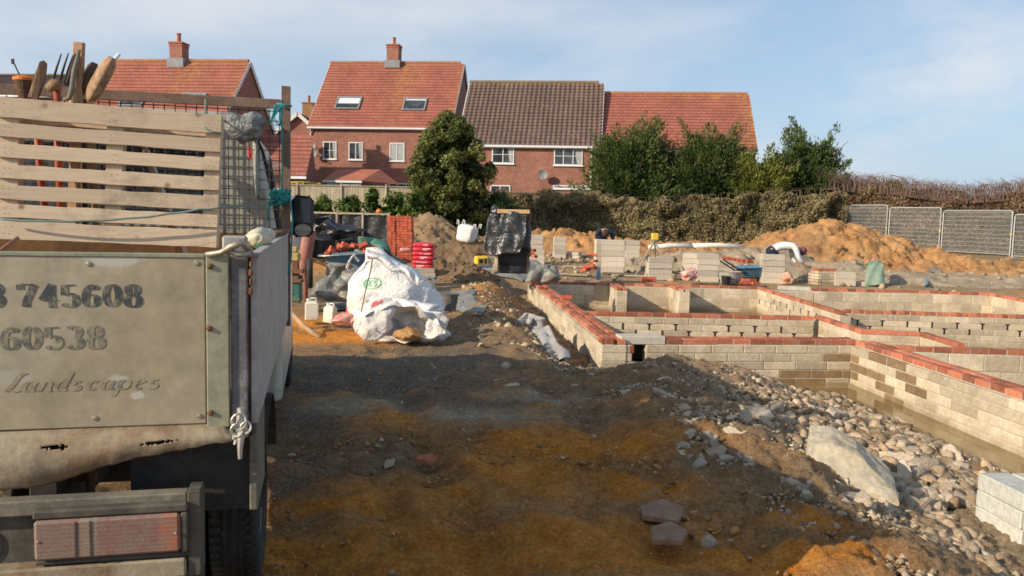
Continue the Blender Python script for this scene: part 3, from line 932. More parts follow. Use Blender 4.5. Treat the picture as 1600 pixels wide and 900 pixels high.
heap('clay_heap', 'big heap of orange clay dug out in front of the wire fence panels', [(pp(1296, 31), 31, 1.72, 2.2, 1.9), (pp(1225, 31.5), 31.5, .7, 1.6, 1.4), (pp(1375, 31), 31, 1.15, 1.5, 1.5),
     (pp(1450, 30), 30, .72, 1.8, 1.4), (pp(1540, 29), 29, .5, 2.0, 1.4), (pp(1640, 28), 28, .42, 2.3, 1.4), (pp(1760, 28), 28, .45, 2.3, 1.4)], 'clay', 31, rough=.26)
heap('clay_bank', 'long low bank of orange clay along the foot of the overgrown fence', [(pp(px, 38), 38 + random.uniform(-.4, .4), hh, 1.7, 1.1) for px, hh in
     ((815, .75), (850, .85), (890, .9), (925, .8), (965, .6), (1005, .5), (1050, .42), (1095, .5), (1140, .5), (1180, .5), (1215, .6))], 'clay', 41, rough=.24)
heap('soil_heap', 'brown soil heap behind the red brick pack', [(pp(672, 31), 31, 1.55, 1.1, 1.2), (pp(640, 31), 31, 1.35, 1.0, 1.1), (pp(720, 32), 32, 1.0, 1.2, 1.1), (pp(600, 32), 32, 1.1, .9, 1.0)], 'soil', 51, rough=.2)
heap('soil_heap', 'small brown soil heap left of the red brick pack, by the boarded edge', [(pp(548, 30), 30, 1.15, .9, 1.0), (pp(570, 29), 29, .8, .8, .8), (pp(515, 31), 31, .9, .9, .9)], 'soil', 61, rough=.2)
heap('soil_heap', 'broad brown bank of soil carrying the far white bulk bag', [(pp(728, 24.6), 24.6, .9, 1.0, .8), (pp(690, 24.4), 24.4, .72, .8, .7), (pp(760, 24), 24, .35, .8, .7)], 'soil_dark', 75, rough=.12, res=.06)
heap('soil_heap', 'dark lumpy soil heap between the white bulk bag and the brick pack', [(pp(705, 20.5), 20.5, .42, .6, .5), (pp(735, 20), 20, .38, .45, .5)], 'soil_dark', 71, rough=.12, res=.05)
heap('rubble_heap', 'pale lumpy earth heap behind the far row of footings', [(pp(1110, 25), 25, .75, 1.6, .9), (pp(1180, 25), 25, .85, 1.6, 1.0), (pp(1060, 26), 26, .6, 1.2, .9), (pp(1250, 24.5), 24.5, .5, 1.5, .9), (pp(1310, 24), 24, .5, 1.4, .9),
     (pp(1500, 23), 23, .3, 1.5, 1.0), (pp(1430, 23), 23, .3, 1.4, 1.0), (pp(1580, 22.5), 22.5, .28, 1.5, 1.0), (pp(1680, 22.5), 22.5, .3, 1.5, 1.0)], 'soil_pale', 81, rough=.14) if 'soil_pale' in M else None
# ------------------------------------------------------------------ stones
def rockshape(sub, seed, cut=5):
    v, f = ico(sub); rs = np.random.RandomState(seed)
    v = v * (1 + .25 * fbm(v[:, 0] * 1.3 + seed, v[:, 1] * 1.3, v[:, 2] * 1.3, 3, seed)[:, None])
    for _ in range(cut * 2):
        n = rs.normal(size=3); n /= np.linalg.norm(n); d = rs.uniform(.30, .68)
        s = v @ n; v = v - np.clip(s - d, 0, None)[:, None] * n
    v = v * (1 + (.09 if sub > 1 else .05) * fbm(v[:, 0] * 6, v[:, 1] * 6, v[:, 2] * 6, 3, seed)[:, None])
    return v / max(.6, np.abs(v).mean() * 1.9), f


def scatter(name, n, sampler, size, mat, label, cat, seed=1, sub=0, flat=.75, sink=.3):
    rs = np.random.RandomState(seed)
    shapes = [rockshape(0, k, 2) for k in range(6)]; shapes2 = [rockshape(1, 20 + k, 6) for k in range(10)]
    px, py = sampler(rs, n)
    z = H(px, py)
    ss = size(rs, px, py, len(px))
    Vs, Fs, Rn = [], [], []; off = 0; flat = .8; sink = .45
    for i in range(len(px)):
        v, f = shapes2[i % 10] if ss[i] > .010 and py[i] < 13 else shapes[i % 6]
        a = rs.uniform(0, 6.28, 3)
        ca, sa = math.cos(a[0]), math.sin(a[0]); cb, sb = math.cos(a[1]), math.sin(a[1])
        Rm = np.array([[ca, -sa, 0], [sa, ca, 0], [0, 0, 1]]) @ np.array([[cb, 0, sb], [0, 1, 0], [-sb, 0, cb]])
        q = (v * (rs.uniform(.7, 1.3), rs.uniform(.7, 1.2), 1)) @ Rm.T * ss[i]
        q[:, 2] *= flat
        Vs.append(q + (px[i], py[i], z[i] + ss[i] * (flat - sink)))
        Fs.append(f + off); off += len(v); Rn.append(np.full(len(f), rs.rand()))
    o = np_mesh(name, np.concatenate(Vs), np.concatenate(Fs), M[mat], np.concatenate(Rn))
    return tag(o, label, cat, kind='stuff')


def clear(x, y):
    inside = (x > XW(y) - .05) & (y > pB.y - .03) & (y < YB + .3)
    inside |= (x > XR(y) - .03)
    inside |= (x > 3.02) & (y > 3.7) & (y < 5.5)
    return ~inside


def samp_rub(rs, n):
    y = 2.9 + rs.rand(n * 3) ** .9 * 7.2
    lo = np.interp(y, [3, 5, 7, 8.5, 10.1], [1.65, 1.45, 1.05, .5, .1]); hi = np.minimum(XR(y), 6)
    x = lo + rs.rand(n * 3) ** 1.0 * (hi - lo)
    dw = np.minimum(np.where(x > 2.4, pB.y - y, 9), XR(y) - x)
    k = clear(x, y) & ((dw > .55) | (y < 6.5))
    return x[k][:n], y[k][:n]


def sz_rub(rs, x, y, n):
    big = sstep(.4, 1.5, x - np.interp(y, [3, 7, 10], [1.6, 1.5, 1.6]))
    return .005 + rs.rand(n) ** 3.4 * (.02 + .045 * big)


def samp_wide(rs, n):
    y = 2.6 + rs.rand(n * 2) * 12; x = -1.5 + rs.rand(n * 2) * 4.5
    k = clear(x, y) & (vnoise(x * 1.5, y * 1.5, seed=4) > -.35)
    return x[k][:n], y[k][:n]


scatter('gravel', 20000, samp_rub, sz_rub, 'stone_mix', 'broken brown rubble and stones strewn beside the footings', 'rubble', 2)
scatter('gravel', 2400, samp_wide, lambda rs, x, y, n: .003 + rs.rand(n) ** 4 * .018, 'stone_mix', 'small stones scattered over the shaded track', 'gravel', 3)


def samp_mound(rs, n):
    y = 9.8 + rs.rand(n * 2) * 10; x = XW(y) - .05 - rs.rand(n * 2) ** 1.1 * 1.7
    return x[:n], y[:n]


scatter('gravel', 1500, samp_mound, lambda rs, x, y, n: .006 + rs.rand(n) ** 5 * .05, 'stone_mix', 'stones and clods on the bank along the left footing wall', 'rubble', 5)


def samp_far(rs, n):
    y = 20 + rs.rand(n) ** .8 * 15; x = -6 + rs.rand(n) * 26
    return x, y


def samp_shade(rs, n):
    y = 2.8 + rs.rand(n * 2) ** 1.2 * 5.5; x = -1.6 + rs.rand(n * 2) * 4.2
    k = clear(x, y) & (vnoise(x * 2.1, y * 2.1, seed=14) + rs.rand(n * 2) * 1.2 > .3)
    return x[k][:n], y[k][:n]


scatter('clods', 9000, samp_shade, lambda rs, x, y, n: .0025 + rs.rand(n) ** 5 * .012, 'clay_clod', 'small clods of orange clay on the shaded track', 'clods', 7)
scatter('gravel', 3500, samp_far, lambda rs, x, y, n: .015 + rs.rand(n) ** 4 * .09, 'stone_mix', 'clods and stones over the far building ground', 'rubble', 6)

# big individual chunks
chunks = []
for k in range(9):
    v, f = rockshape(3, 40 + k, 7)
    o = np_mesh('rubble_chunk', v, f, M['stone'])
    chunks.append(o.data); bpy.data.objects.remove(o)
rs = random.Random(5)
CH = 0


def chunk(x, y, s, label, group, z=None, mesh=None, sc=(1, 1, 1), rot=None, mat=None):
    global CH
    o = bpy.data.objects.new('rubble_chunk', mesh or chunks[CH % 9]); CH += 1
    col.objects.link(o)
    s *= .8
    o.scale = (s * rs.uniform(.7, 1.35), s * rs.uniform(.7, 1.2), s * rs.uniform(.6, .9)) if rot is None else (s * sc[0], s * sc[1], s * sc[2])
    o.rotation_euler = (rs.uniform(-.4, .4), rs.uniform(-.4, .4), rs.uniform(0, 6.28)) if rot is None else rot
    o.location = (x, y, (h1(x, y) if z is None else z) + s * .22)
    return tag(o, label, 'rubble', group)


for (px, py, s) in [(1185, 650, .14), (1215, 640, .13), (1240, 633, .1), (1262, 640, .13), (1285, 640, .12), (1300, 650, .14), (1228, 655, .11), (1275, 655, .1), (1170, 642, .08), (1200, 662, .1), (1322, 655, .09)]:
    q = gp(px, py + 6); chunk(q.x, q.y, s, 'pale rubble chunk in the ridge beside the muddy water at the wall corner', 'pale chunks beside the water')
for i in range(110):
    px = rs.uniform(1395, 1525); py = 660 + (px - 1330) * .75 + rs.uniform(-60, 70)
    if not 660 < py < 890: continue
    q = gp(px, py)
    if q.x > XR(q.y) - .12 or (q.x > 2.95 and 3.7 < q.y < 5.5): continue
    chunk(q.x, q.y, rs.uniform(.05, .13), 'pale rubble chunk in the pile between the broken slab and the block stack', 'pale chunks by the block stack')
for i in range(100):
    px = rs.uniform(1060, 1420); py = 660 + (px - 1060) * .22 + rs.uniform(-25, 75)
    q = gp(px, py); chunk(q.x, q.y, rs.uniform(.03, .095), 'brownish rubble chunk in the sunlit spread behind the broken slab', 'chunks in the sunlit rubble')
for (px, py, s) in [(985, 618, .12), (1010, 625, .1), (1030, 620, .1), (940, 605, .09), (1050, 600, .08), (1065, 640, .08), (900, 605, .07), (920, 590, .09), (868, 600, .08), (1035, 598, .12), (955, 585, .1), (995, 590, .09), (1075, 628, .06)]:
    q = gp(px, py); chunk(q.x, q.y, s * .8, 'shaded rubble chunk at the foot of the front footing wall', 'chunks by the front footing wall')
for (px, py, s) in [(777, 600, .07), (790, 575, .08), (748, 530, .07), (858, 640, .05), (905, 640, .05), (870, 700, .04), (735, 490, .1), (800, 610, .07), (835, 620, .06)]:
    q = gp(px, py); chunk(q.x, q.y, s, 'small earthy stone on the bank left of the footings', 'stones on the left bank')
q = gp(493, 0 + 733) if False else None
for (px, py, s, lab) in [(607, 728, .055, 'small blue-grey stone alone on the shaded clay'), (1112, 852, .055, 'blue-grey stone in the front clay, right of the broken tiles'), (880, 763, .05, 'pale flat stone at the edge of the orange clay'),
                          (1350, 770, .07, 'pale stone in front of the broken slab'), (1545, 880, .09, 'pale rounded stone at the front foot of the pale block stack')]:
    q = gp(px, py); chunk(q.x, q.y, s, lab, None)

# broken concrete slab
mb = MB()
t = [gp(1262, 728), gp(1400, 795)]
prof = [(1258, 728), (1266, 690), (1300, 694), (1340, 712), (1395, 762), (1407, 790), (1395, 797), (1340, 768)]
a = gp(1330, 770); yb = a.y
pts = []
for i, (px, py) in enumerate(prof):
    q = P(px, py, yb + (.12 if 0 < i < 5 else -.02) - (px - 1330) * .0022)
    pts.append(q)
mb.prism(pts, (.10, .28, .05))
o = mb.build('broken_slab', M['slab'], subsurf=0, bevel=.012)
m_ = o.modifiers.new('sub', 'SUBSURF'); m_.subdivision_type = 'SIMPLE'; m_.levels = 4; m_.render_levels = 4
tx = bpy.data.textures.new('slab_rough', 'CLOUDS'); tx.noise_scale = .12; tx.noise_depth = 4
dm = o.modifiers.new('d', 'DISPLACE'); dm.texture = tx; dm.strength = .035; dm.mid_level = .5
tag(o, 'long pale slab of broken concrete lying tilted on the rubble', 'slab')
# flat broken pieces in the clay
for (px, py, s, lab, mt) in [(1035, 815, .14, 'brown broken flat stone lying on the orange clay', 'brick_dull'), (1020, 788, .06, 'small pinkish broken tile on top of the flat stones', 'brick_dull'), (1045, 850, .11, 'brown triangular flat stone in the front clay', 'brick_dull'), (668, 727, .08, 'dark red broken brick half buried in the shaded track', 'brick')]:
    q = gp(px, py)
    k = rs.randint(5, 6); pts = [Vector((q.x + s * (1.3 if j % 2 else .9) * math.cos(6.28 * j / k + s), q.y + s * math.sin(6.28 * j / k + s) * 1.1, q.z + .02 + rs.uniform(0, .03))) for j in range(k)]
    mb = MB(); mb.prism(pts, (0, 0, .03))
    tag(mb.build('broken_tile', M[mt if mt in M else 'soil'], bevel=.004), lab, 'tile')

# trodden clods piled beside the flat stones
def samp_clump(rs, n):
    c = gp(1088, 800); a = rs.normal(size=n) * .10; b_ = rs.normal(size=n) * .16
    c2 = gp(960, 735); k = rs.rand(n) < .35
    return np.where(k, c2.x + a * 2.2, c.x + a), np.where(k, c2.y + b_ * .8, c.y + b_)


scatter('clods', 300, samp_clump, lambda rs, x, y, n: .004 + rs.rand(n) ** 3 * .022, 'clay_clod', 'lumps of trodden orange clay piled beside the flat broken stones', 'clods', 8)

# ------------------------------------------------------------------ concrete blocks in stacks
bm0 = MB(); bm0.box(-.22, .22, -.05, .05, -.1075, .1075, ch=.007)   # 440 x 100 x 215
o = bm0.build('concrete_block', M['block_new'], recentre=False); BLK = o.data; bpy.data.objects.remove(o)
o = bm0.build('concrete_block', M['block_pale'], recentre=False); BLKP = o.data; bpy.data.objects.remove(o)


def block(loc, rz, flat, label, group, mesh=None):
    o = bpy.data.objects.new('concrete_block', mesh or BLK); col.objects.link(o)
    o.location = loc; o.rotation_euler = (R(90) if flat else 0, 0, rz)
    return tag(o, label, 'concrete block', group)


def stack(px, py_bot, py_top, w_px, lab, rz=0, Y=None, nacross=1, depth=2, mesh=None, jit=.02):
    """a dry stack of flat-laid blocks, px centre of its near face"""
    q = gp(px, py_bot) if Y is None else P(px, py_bot, Y)
    sc = FPX / q.y
    hgt = (py_bot - py_top) / sc
    rows = max(2, round(hgt / .15))
    grp = 'blocks in the stack ' + lab
    rz = rz + math.atan2(-q.x, q.y) * .5
    sx = (w_px / sc) / .44
    for k in range(rows):
        z = q.z + (k + .5) * hgt / rows
        for j in range(depth):
            r = random
            if k == rows - 1 and r.random() < .3 and depth > 1 and j: continue
            # alternating bond: one long block or two ends
            c, s = math.cos(rz), math.sin(rz)
            dx, dy = r.uniform(-jit, jit), j * .225 + .11 + r.uniform(-jit, jit) * .6
            o = block((q.x + dx * c - dy * s, q.y + dx * s + dy * c, z), rz + r.uniform(-.035, .035), True, 'grey concrete block in the stack ' + lab, grp, mesh)
            o.scale = (sx, hgt / rows / .1 * .985, 1)
    return q


stack(1032, 438, 402, 38, 'right of the yellow level tripod', rz=.15)
stack(957, 426, 375, 36, 'where the man in navy is bending', rz=-.1, Y=22.2)
stack(938, 419, 374, 16, 'right in front of the man in navy', rz=.2, depth=1, Y=23.0)
stack(988, 410, 376, 23, 'behind the tripod legs', rz=.1)
stack(1106, 441, 396, 34, 'left of the mortar tub and blue barrow', rz=.1)
stack(1078, 436, 396, 24, 'half hidden behind the stack by the mortar tub', rz=-.15)
stack(1208, 444, 398, 34, 'in front of the man in the white shirt', rz=.05)
stack(875, 404, 371, 19, 'second beyond the black covered pallet', rz=.1)
stack(838, 412, 367, 20, 'just behind the right edge of the black covered pallet', rz=.1)
stack(838, 414, 390, 24, 'low in front, beside the black covered pallet', rz=.0)
stack(1320, 447, 425, 32, 'behind the far wall, left of the green sheeting', rz=.1)
stack(1180, 440, 429, 30, 'low beside the blue barrow', rz=.2)
stack(1345, 447, 440, 20, 'low right of the stack by the green sheeting', depth=1)
stack(893, 404, 394, 24, 'low pair right of the second stack', rz=-.3)
# half-built corner with a red brick band
q = gp(1290, 446)
t = thing('brickwork_corner', 'half built stepped corner of pale bricks with a red band by the man in white', 'brickwork', q, .15)
bk, rd = MB(), MB()
for k in range(6):
    w = 1.1 - k * .13
    for i in range(int(w / .2)):
        (rd if k == 5 else bk).box(-.1 + i * .2, -.1 + i * .2 + .19, 0, .1, k * .075, k * .075 + .066, ch=.004)
        (rd if k == 5 else bk).box(-.22, -.12, i * .2, i * .2 + .19, k * .075, k * .075 + .066, ch=.004)
bk.build('pale_brick_course', M['block'], t); rd.build('brick_course', M['brick'], t)

# near pale block stack, bottom right
q0 = P(1521, 842, 5.4)
sd_ = (pB - pA).normalized(); ac_ = Vector((-sd_.y, sd_.x)); az = math.atan2(sd_.y, sd_.x)
for k in range(-1, 4):
    for i in range(3):
        for j in range(3):
            r = random.uniform(-.012, .012)
            a_ = .22 + i * .452 + r; b_ = .11 + j * .228 + random.uniform(-.008, .008)
            o = block((q0.x + sd_.x * a_ + ac_.x * b_, q0.y + sd_.y * a_ + ac_.y * b_, q0.z + (k + .5) * .118), az + random.uniform(-.02, .02), True, 'pale rough block in the neat stack cut by the right edge of the photo', 'pale blocks in the near stack', BLKP)
            o.scale = (1, 1.16, 1)
# ------------------------------------------------------------------ houses
HA = -R(6.8)   # the row is turned slightly


class Frame:
    def __init__(s, org, rz):
        s.o = Vector(org); s.rz = rz; s.R = Matrix.Rotation(rz, 3, 'Z'); s.RT = s.R.transposed()

    def hit(s, px, py, yl=0.0):
        """where the ray through a pixel meets the local plane y = yl (local coordinates)"""
        d = s.RT @ ray(px, py); o = s.RT @ (CAM - s.o)
        return o + d * ((yl - o.y) / d.y)


def uvmesh(name, quads, mat, parent, lich=None):
    """quads: list of (verts, uvs)"""
    vs, fs, uvs, li = [], [], [], []
    for v, u in quads:
        b = len(vs); vs += [tuple(q) for q in v]; fs.append(tuple(range(b, b + len(v)))); uvs += u
        li += [lich(q) if lich else 0 for q in v]
    me = bpy.data.meshes.new(name); me.from_pydata(vs, [], fs)
    ul = me.uv_layers.new(name='UVMap'); ul.data.foreach_set('uv', [c for u in uvs for c in u])
    at = me.attributes.new('lichen', 'FLOAT', 'POINT'); at.data.foreach_set('value', li)
    me.materials.append(mat); me.update()
    o = bpy.data.objects.new(name, me); col.objects.link(o); o.parent = parent
    return o


def window(par, x0, x1, z0, z1, panes=2, kind='glass', bars=0, y=0.0, sill=True, name='window', tr=False):
    f = MB(); t = .07
    f.box(x0, x1, y - .05, y + .03, z1 - t, z1); f.box(x0, x1, y - .05, y + .03, z0, z0 + t)
    n = panes
    for i in range(n + 1):
        c = x0 + (x1 - x0) * i / n; w = t if i in (0, n) else t * .7
        a = c if i == 0 else (c - w if i == n else c - w / 2)
        f.box(a, a + w, y - .052, y + .03, z0 + t, z1 - t)
    if bars:
        for i in range(bars):
            z = z0 + (z1 - z0) * (i + 1) / (bars + 1); f.box(x0 + t, x1 - t, y - .045, y + .02, z - .015, z + .015)
    if sill: f.box(x0 - .06, x1 + .06, y - .10, y + .02, z0 - .06, z0 - .002)
    w = f.build(name, M['white_paint'], par)
    p = MB(); p.box(x0 + .03, x1 - .03, y - .012, y + .01, z0 + .03, z1 - .03)
    p.build('pane', M['glass'], w)
    if kind == 'blind':
        p = MB(); p.box(x0 + .06, x1 - .06, y - .02, y - .013, z0 + .1, z1 - .06); p.build('curtain', M['curtain'], w)
    if kind == 'curtain':
        p = MB()
        p.grid(lambda u, v: (x1 - .1 - (x1 - x0) * .22 * u * (.6 + .4 * v), y - .018 - .006 * math.sin(u * 25), z0 + .1 + (z1 - z0 - .17) * v), 12, 5)
        p.build('curtain', M['curtain'], w)
    return w


def house(name, label, px0, px1, Y, zeave, zridge, depth, tile, wins, x1ext=None, course=.30, zb=1.2, wallmat='wall', skylights=(), chim=None, lich=None, over=.25, dishes=(), pipes=(), gable_trim=True):
    o = P(px0, 300, Y)
    org = Vector((o.x, o.y, zb)); fr = Frame(org, HA)
    L = fr.hit(px1, 300).x if x1ext is None else x1ext
    t = thing(name, label, 'house', org, HA)
    ze, zr = zeave - zb, zridge - zb
    D = depth
    q = []
    def wq(pts, us): q.append((pts, us))
    wq([(0, 0, -1), (L, 0, -1), (L, 0, ze), (0, 0, ze)], [(0, 0), (L, 0), (L, ze + 1), (0, ze + 1)])
    wq([(L, D, -1), (0, D, -1), (0, D, ze), (L, D, ze)], [(0, 0), (L, 0), (L, ze + 1), (0, ze + 1)])
    for x, s in ((0, -1), (L, 1)):
        pts = [(x, 0, -1), (x, D, -1), (x, D, ze), (x, D / 2, zr - .08), (x, 0, ze)]
        us = [(0, 0), (D, 0), (D, ze + 1), (D / 2, zr + 1), (0, ze + 1)]
        if s < 0: pts = pts[::-1]; us = us[::-1]
        wq(pts, us)
    uvmesh('wall', q, M[wallmat], t)
    # roof: overlapping courses, each a lifted strip
    sl = math.hypot(D / 2, zr - ze); n = int(round((sl + over) / course)); rise = (zr - ze) / (D / 2)
    q = []
    for side in (0, 1):
        for k in range(n):
            s0 = -over + k * course; s1 = s0 + course + .02
            def pt(x, s, up):
                f = s / sl; y = D / 2 * f; z = ze + (zr - ze) * f
                nx, nz = -(zr - ze) / sl, (D / 2) / sl
                y += nx * up * 1; z += nz * up
                return (x, y if side == 0 else D - y, z)
            a, b_ = -.12, L + .12
            seg = 1 if tile != 'tile_brown' else int((b_ - a) / .3)
            for i in range(seg):
                u0 = a + (b_ - a) * i / seg; u1 = a + (b_ - a) * (i + 1) / seg
                if seg == 1:
                    q.append(([pt(u0, s0, .07), pt(u1, s0, .07), pt(u1, s1, .03), pt(u0, s1, .03)], [(u0, s0 + 1.8), (u1, s0 + 1.8), (u1, s1 + 1.8), (u0, s1 + 1.8)]))
                    q.append(([pt(u0, s0, .02), pt(u1, s0, .02), pt(u1, s0, .07), pt(u0, s0, .07)], [(u0, s0 + 1.8)] * 4))
                else:
                    um = (u0 * .45 + u1 * .55)
                    q.append(([pt(u0, s0, .04), pt(um, s0, .11), pt(um, s1, .07), pt(u0, s1, .0)], [(u0, s0 + 1.8), (um, s0 + 1.8), (um, s1 + 1.8), (u0, s1 + 1.8)]))
                    q.append(([pt(um, s0, .11), pt(u1, s0, .04), pt(u1, s1, .0), pt(um, s1, .07)], [(um, s0 + 1.8), (u1, s0 + 1.8), (u1, s1 + 1.8), (um, s1 + 1.8)]))
    lf = (lambda p: lich(p, L, ze, zr)) if lich else None
    # subdivide along x for the lichen mask
    if lich:
        q2 = []
        for v, u in q:
            if len(v) == 4 and abs(v[0][0] - v[1][0]) > 1:
                m_ = 16
                for i in range(m_):
                    f0, f1 = i / m_, (i + 1) / m_
                    ip = lambda a, b, f: tuple(a[j] + (b[j] - a[j]) * f for j in range(len(a)))
                    q2.append(([ip(v[0], v[1], f0), ip(v[0], v[1], f1), ip(v[3], v[2], f1), ip(v[3], v[2], f0)],
                               [ip(u[0], u[1], f0), ip(u[0], u[1], f1), ip(u[3], u[2], f1), ip(u[3], u[2], f0)]))
            else: q2.append((v, u))
        q = q2
    rf = uvmesh('roof', q, M[tile], t, lf)
    rd = MB()
    for i in range(int((L + .24) / .45)):
        rd.tube([(-.12 + i * .45, D / 2, zr + .02), (-.12 + i * .45 + .44, D / 2, zr + .02)], .13, 8)
    rd.build('ridge_tiles', M['ridge_' + ('b' if tile == 'tile_brown' else 'r')], rf)
    g = MB(); g.box(-.12, L + .12, -.30, -.18, ze - .30, ze - .18); g.box(-.12, L + .12, -.17, -.002, ze - .34, ze - .12)
    g.build('gutter', M['white_paint'], t)
    if gable_trim:
        for x in (-.125, L + .09):
            g = MB()
            for s in (0, 1):
                g.beam((x, D * s, ze - .1), (x, D / 2, zr - .08), .04, .2, ch=.0)
            g.build('bargeboard', M['white_paint'], t)
    for (a, b_, c, d, panes, kind, bars) in wins:
        p = fr.hit(a, c); r = fr.hit(b_, d)
        window(t, p.x, r.x, r.z, p.z, panes, kind, bars)
    for (a, b_, c, d, bl) in skylights:
        # on the front slope plane
        nrm = Vector((0, -(zr - ze), D / 2)).normalized()
        def sh(px, py):
            dd = fr.RT @ ray(px, py); oo = fr.RT @ (CAM - fr.o)
            p0 = Vector((0, 0, ze)); return oo + dd * ((p0 - oo).dot(nrm) / dd.dot(nrm))
        p = sh(a, c); r = sh(b_, d); r2 = sh(a, d)
        y0, y1 = r2.y, p.y; x0, x1 = p.x, r.x
        up = Vector((0, (D / 2), (zr - ze))).normalized(); xx = Vector((1, 0, 0))
        Ms = Matrix((xx, up, nrm)).transposed().to_4x4(); Ms.translation = Vector((x0, r2.y, r2.z)) + nrm * .06
        h_ = (p - r2).dot(up); w_ = x1 - x0
        f = MB()
        for bx in ((0, w_, 0, .1), (0, w_, h_ - .1, h_), (0, .1, .1, h_ - .1), (w_ - .1, w_, .1, h_ - .1)): f.box(bx[0], bx[1], bx[2], bx[3], 0, .1, Ms)
        k = f.build('skylight', M['grey_metal'], t)
        MB().box(.08, w_ - .08, .08, h_ - .08, 0, .05, Ms).build('pane', M['glass'], k)
        if bl: MB().box(.12, w_ - .12, h_ * (1 - bl), h_ - .12, .052, .06, Ms).build('blind', M['blind'], k)
    if chim:
        cx, w_, h_ = chim
        c = MB()
        q = []
        zc0, zc1 = zr - 1.0, zr + h_
        x0, x1, y0, y1 = cx - w_ / 2, cx + w_ / 2, D / 2 - w_ / 2, D / 2 + w_ / 2
        for e, (A, B) in enumerate((((x0, y0), (x1, y0)), ((x1, y0), (x1, y1)), ((x1, y1), (x0, y1)), ((x0, y1), (x0, y0)))):
            q.append(([(A[0], A[1], zc0), (B[0], B[1], zc0), (B[0], B[1], zc1), (A[0], A[1], zc1)], [(0, 0), (w_, 0), (w_, zc1 - zc0), (0, zc1 - zc0)]))
        ck = uvmesh('chimney', q, M['wall'], t)
        c.box(x0 - .05, x1 + .05, y0 - .05, y1 + .05, zc1, zc1 + .1); c.box(x0 - .03, x1 + .03, y0 - .03, y1 + .03, zc1 - .15, zc1 - .07)
        c.build('cap', M['terracotta'], ck)
        MB().box(x0 - .12, x1 + .12, y0 - .1, y1 + .1, zr - .42, zr + .12).build('flashing', M['grey_metal'], ck)
        MB().lathe([(.14, 0), (.12, .1), (.11, .45), (.14, .5), (.14, .56), (.08, .56)], 14, Matrix.Translation((cx, D / 2, zc1 + .1))).build('chimney_pot', M['terracotta'], ck)
    for (px, py, r) in dishes:
        p = fr.hit(px, py)
        d = MB(); Md = Matrix.Translation((p.x, -.4, p.z)) @ Matrix.Rotation(R(100), 4, 'X') @ Matrix.Rotation(R(-12), 4, 'Y')
        d.lathe([(0, 0), (r * .5, .03), (r, .11), (r, .12), (r * .5, .045), (0, .012)], 20, Md)
        d.tube([(p.x, -.4, p.z), (p.x, -.2, p.z - .12), (p.x, 0, p.z - .12)], .025, 6)
        d.tube([(p.x, -.42, p.z - r), (p.x, -.8, p.z - r * .5)], .015, 6); d.obox((p.x, -.82, p.z - r * .45), (.07, .12, .07))
        d.build('satellite_dish', M['grey_metal'], t, smooth=False)
    for px in pipes:
        p = fr.hit(px, 260)
        MB().tube([(p.x, -.2, ze - .3), (p.x, -.08, ze - .6), (p.x, -.07, -.5)], .05, 8).build('downpipe', M['white_paint'], t)
    return t, fr, L


M['ridge_r'] = weathered('ridge_tile_red', (.38, .15, .09), (.42, .19, .1), (.4, .3, .1), 2, .9, dirt=.4)
M['ridge_b'] = weathered('ridge_tile_brown', (.2, .14, .10), (.26, .21, .12), None, 2, .9)
E = lambda py, px, Y: P(px, py, Y).z

# middle house with two skylights
ze = E(197, 600, 57); zr = E(101, 615, 61.5)
def lich2(p, L, ze, zr):
    x = p[0] / L; s = (p[2] - ze) / (zr - ze)
    return max(math.exp(-((x - .60) / .09) ** 2) * (.25 + .75 * s), .8 * float(x > .96), .5 * math.exp(-((x - .02) / .04) ** 2), .2 * float(s > .93))
house('brick_house', 'tall red brick house with two roof windows, behind the round dark tree', 484, 702, 57, ze, zr, 9, 'tile_red',
      [(505, 526, 221, 249, 2, 'curtain', 1), (545, 567, 222, 250, 2, 'curtain', 0), (609, 632, 223, 252, 2, 'blind', 0), (607, 648, 286, 310, 3, 'glass', 0), (680, 700, 226, 252, 2, 'glass', 0)],
      skylights=((529, 561, 153, 172, .55), (633, 664, 155, 174, .2)), chim=(4.75, .9, 1.2), lich=lich2, dishes=((492, 227, .3), (494, 239, .3)), pipes=(486,), zb=1.0)
ze = E(224, 850, 50); zr = E(130, 840, 54)
house('brick_house', 'red brick house with brown ribbed roof tiles, between the round tree and the conifers', 716, 935, 50.4, ze, zr, 8, 'tile_brown',
      [(769, 803, 227, 256, 2, 'curtain', 1), (866, 910, 229, 259, 3, 'curtain', 1), (766, 797, 289, 312, 2, 'glass', 0), (864, 921, 289, 296, 1, 'blind', 0)],
      dishes=((850, 273, .3),), pipes=(924,), lich=lambda p, L, a, b: .45 * float(p[2] > b - .3), zb=1.0)
ze = E(232, 1050, 49.4); zr = E(149, 1050, 53.4)
def lich4(p, L, ze, zr):
    x = p[0] / L; s = (p[2] - ze) / (zr - ze)
    return max(sstep(.9, .99, x) * .95, .9 * float(s > .92) * sstep(.3, .6, x), .0) + 0.0
house('brick_house', 'low red tiled house, orange lichen down its right edge, rising behind the conifers', 932, 1177, 49.4, ze, zr, 8, 'tile_red',
      [(960, 990, 245, 270, 2, 'glass', 0)], lich=lambda p, L, a, b: float(lich4(p, L, a, b)), zb=1.0, pipes=(936,))
# left house behind the pallet
ze = E(205, 250, 46); zr = E(98, 300, 50)
house('brick_house', 'red tiled house with bare brick right gable, behind the pallet on the truck', 118, 338, 46, ze, zr, 8.4, 'tile_red',
      [(180, 215, 235, 260, 2, 'glass', 0)], skylights=((195, 222, 152, 168, .2), (288, 320, 148, 157, .2)), chim=(4.0, .8, 1.0), lich=lich2, zb=1.0, dishes=())
# far grey roof at the left edge
ze = E(150, 60, 70); zr = E(119, 60, 74)
house('brick_house', 'distant house with a dark grey roof at the far left edge', -120, 150, 70, ze, zr, 9, 'tile_brown', [], zb=1.0)
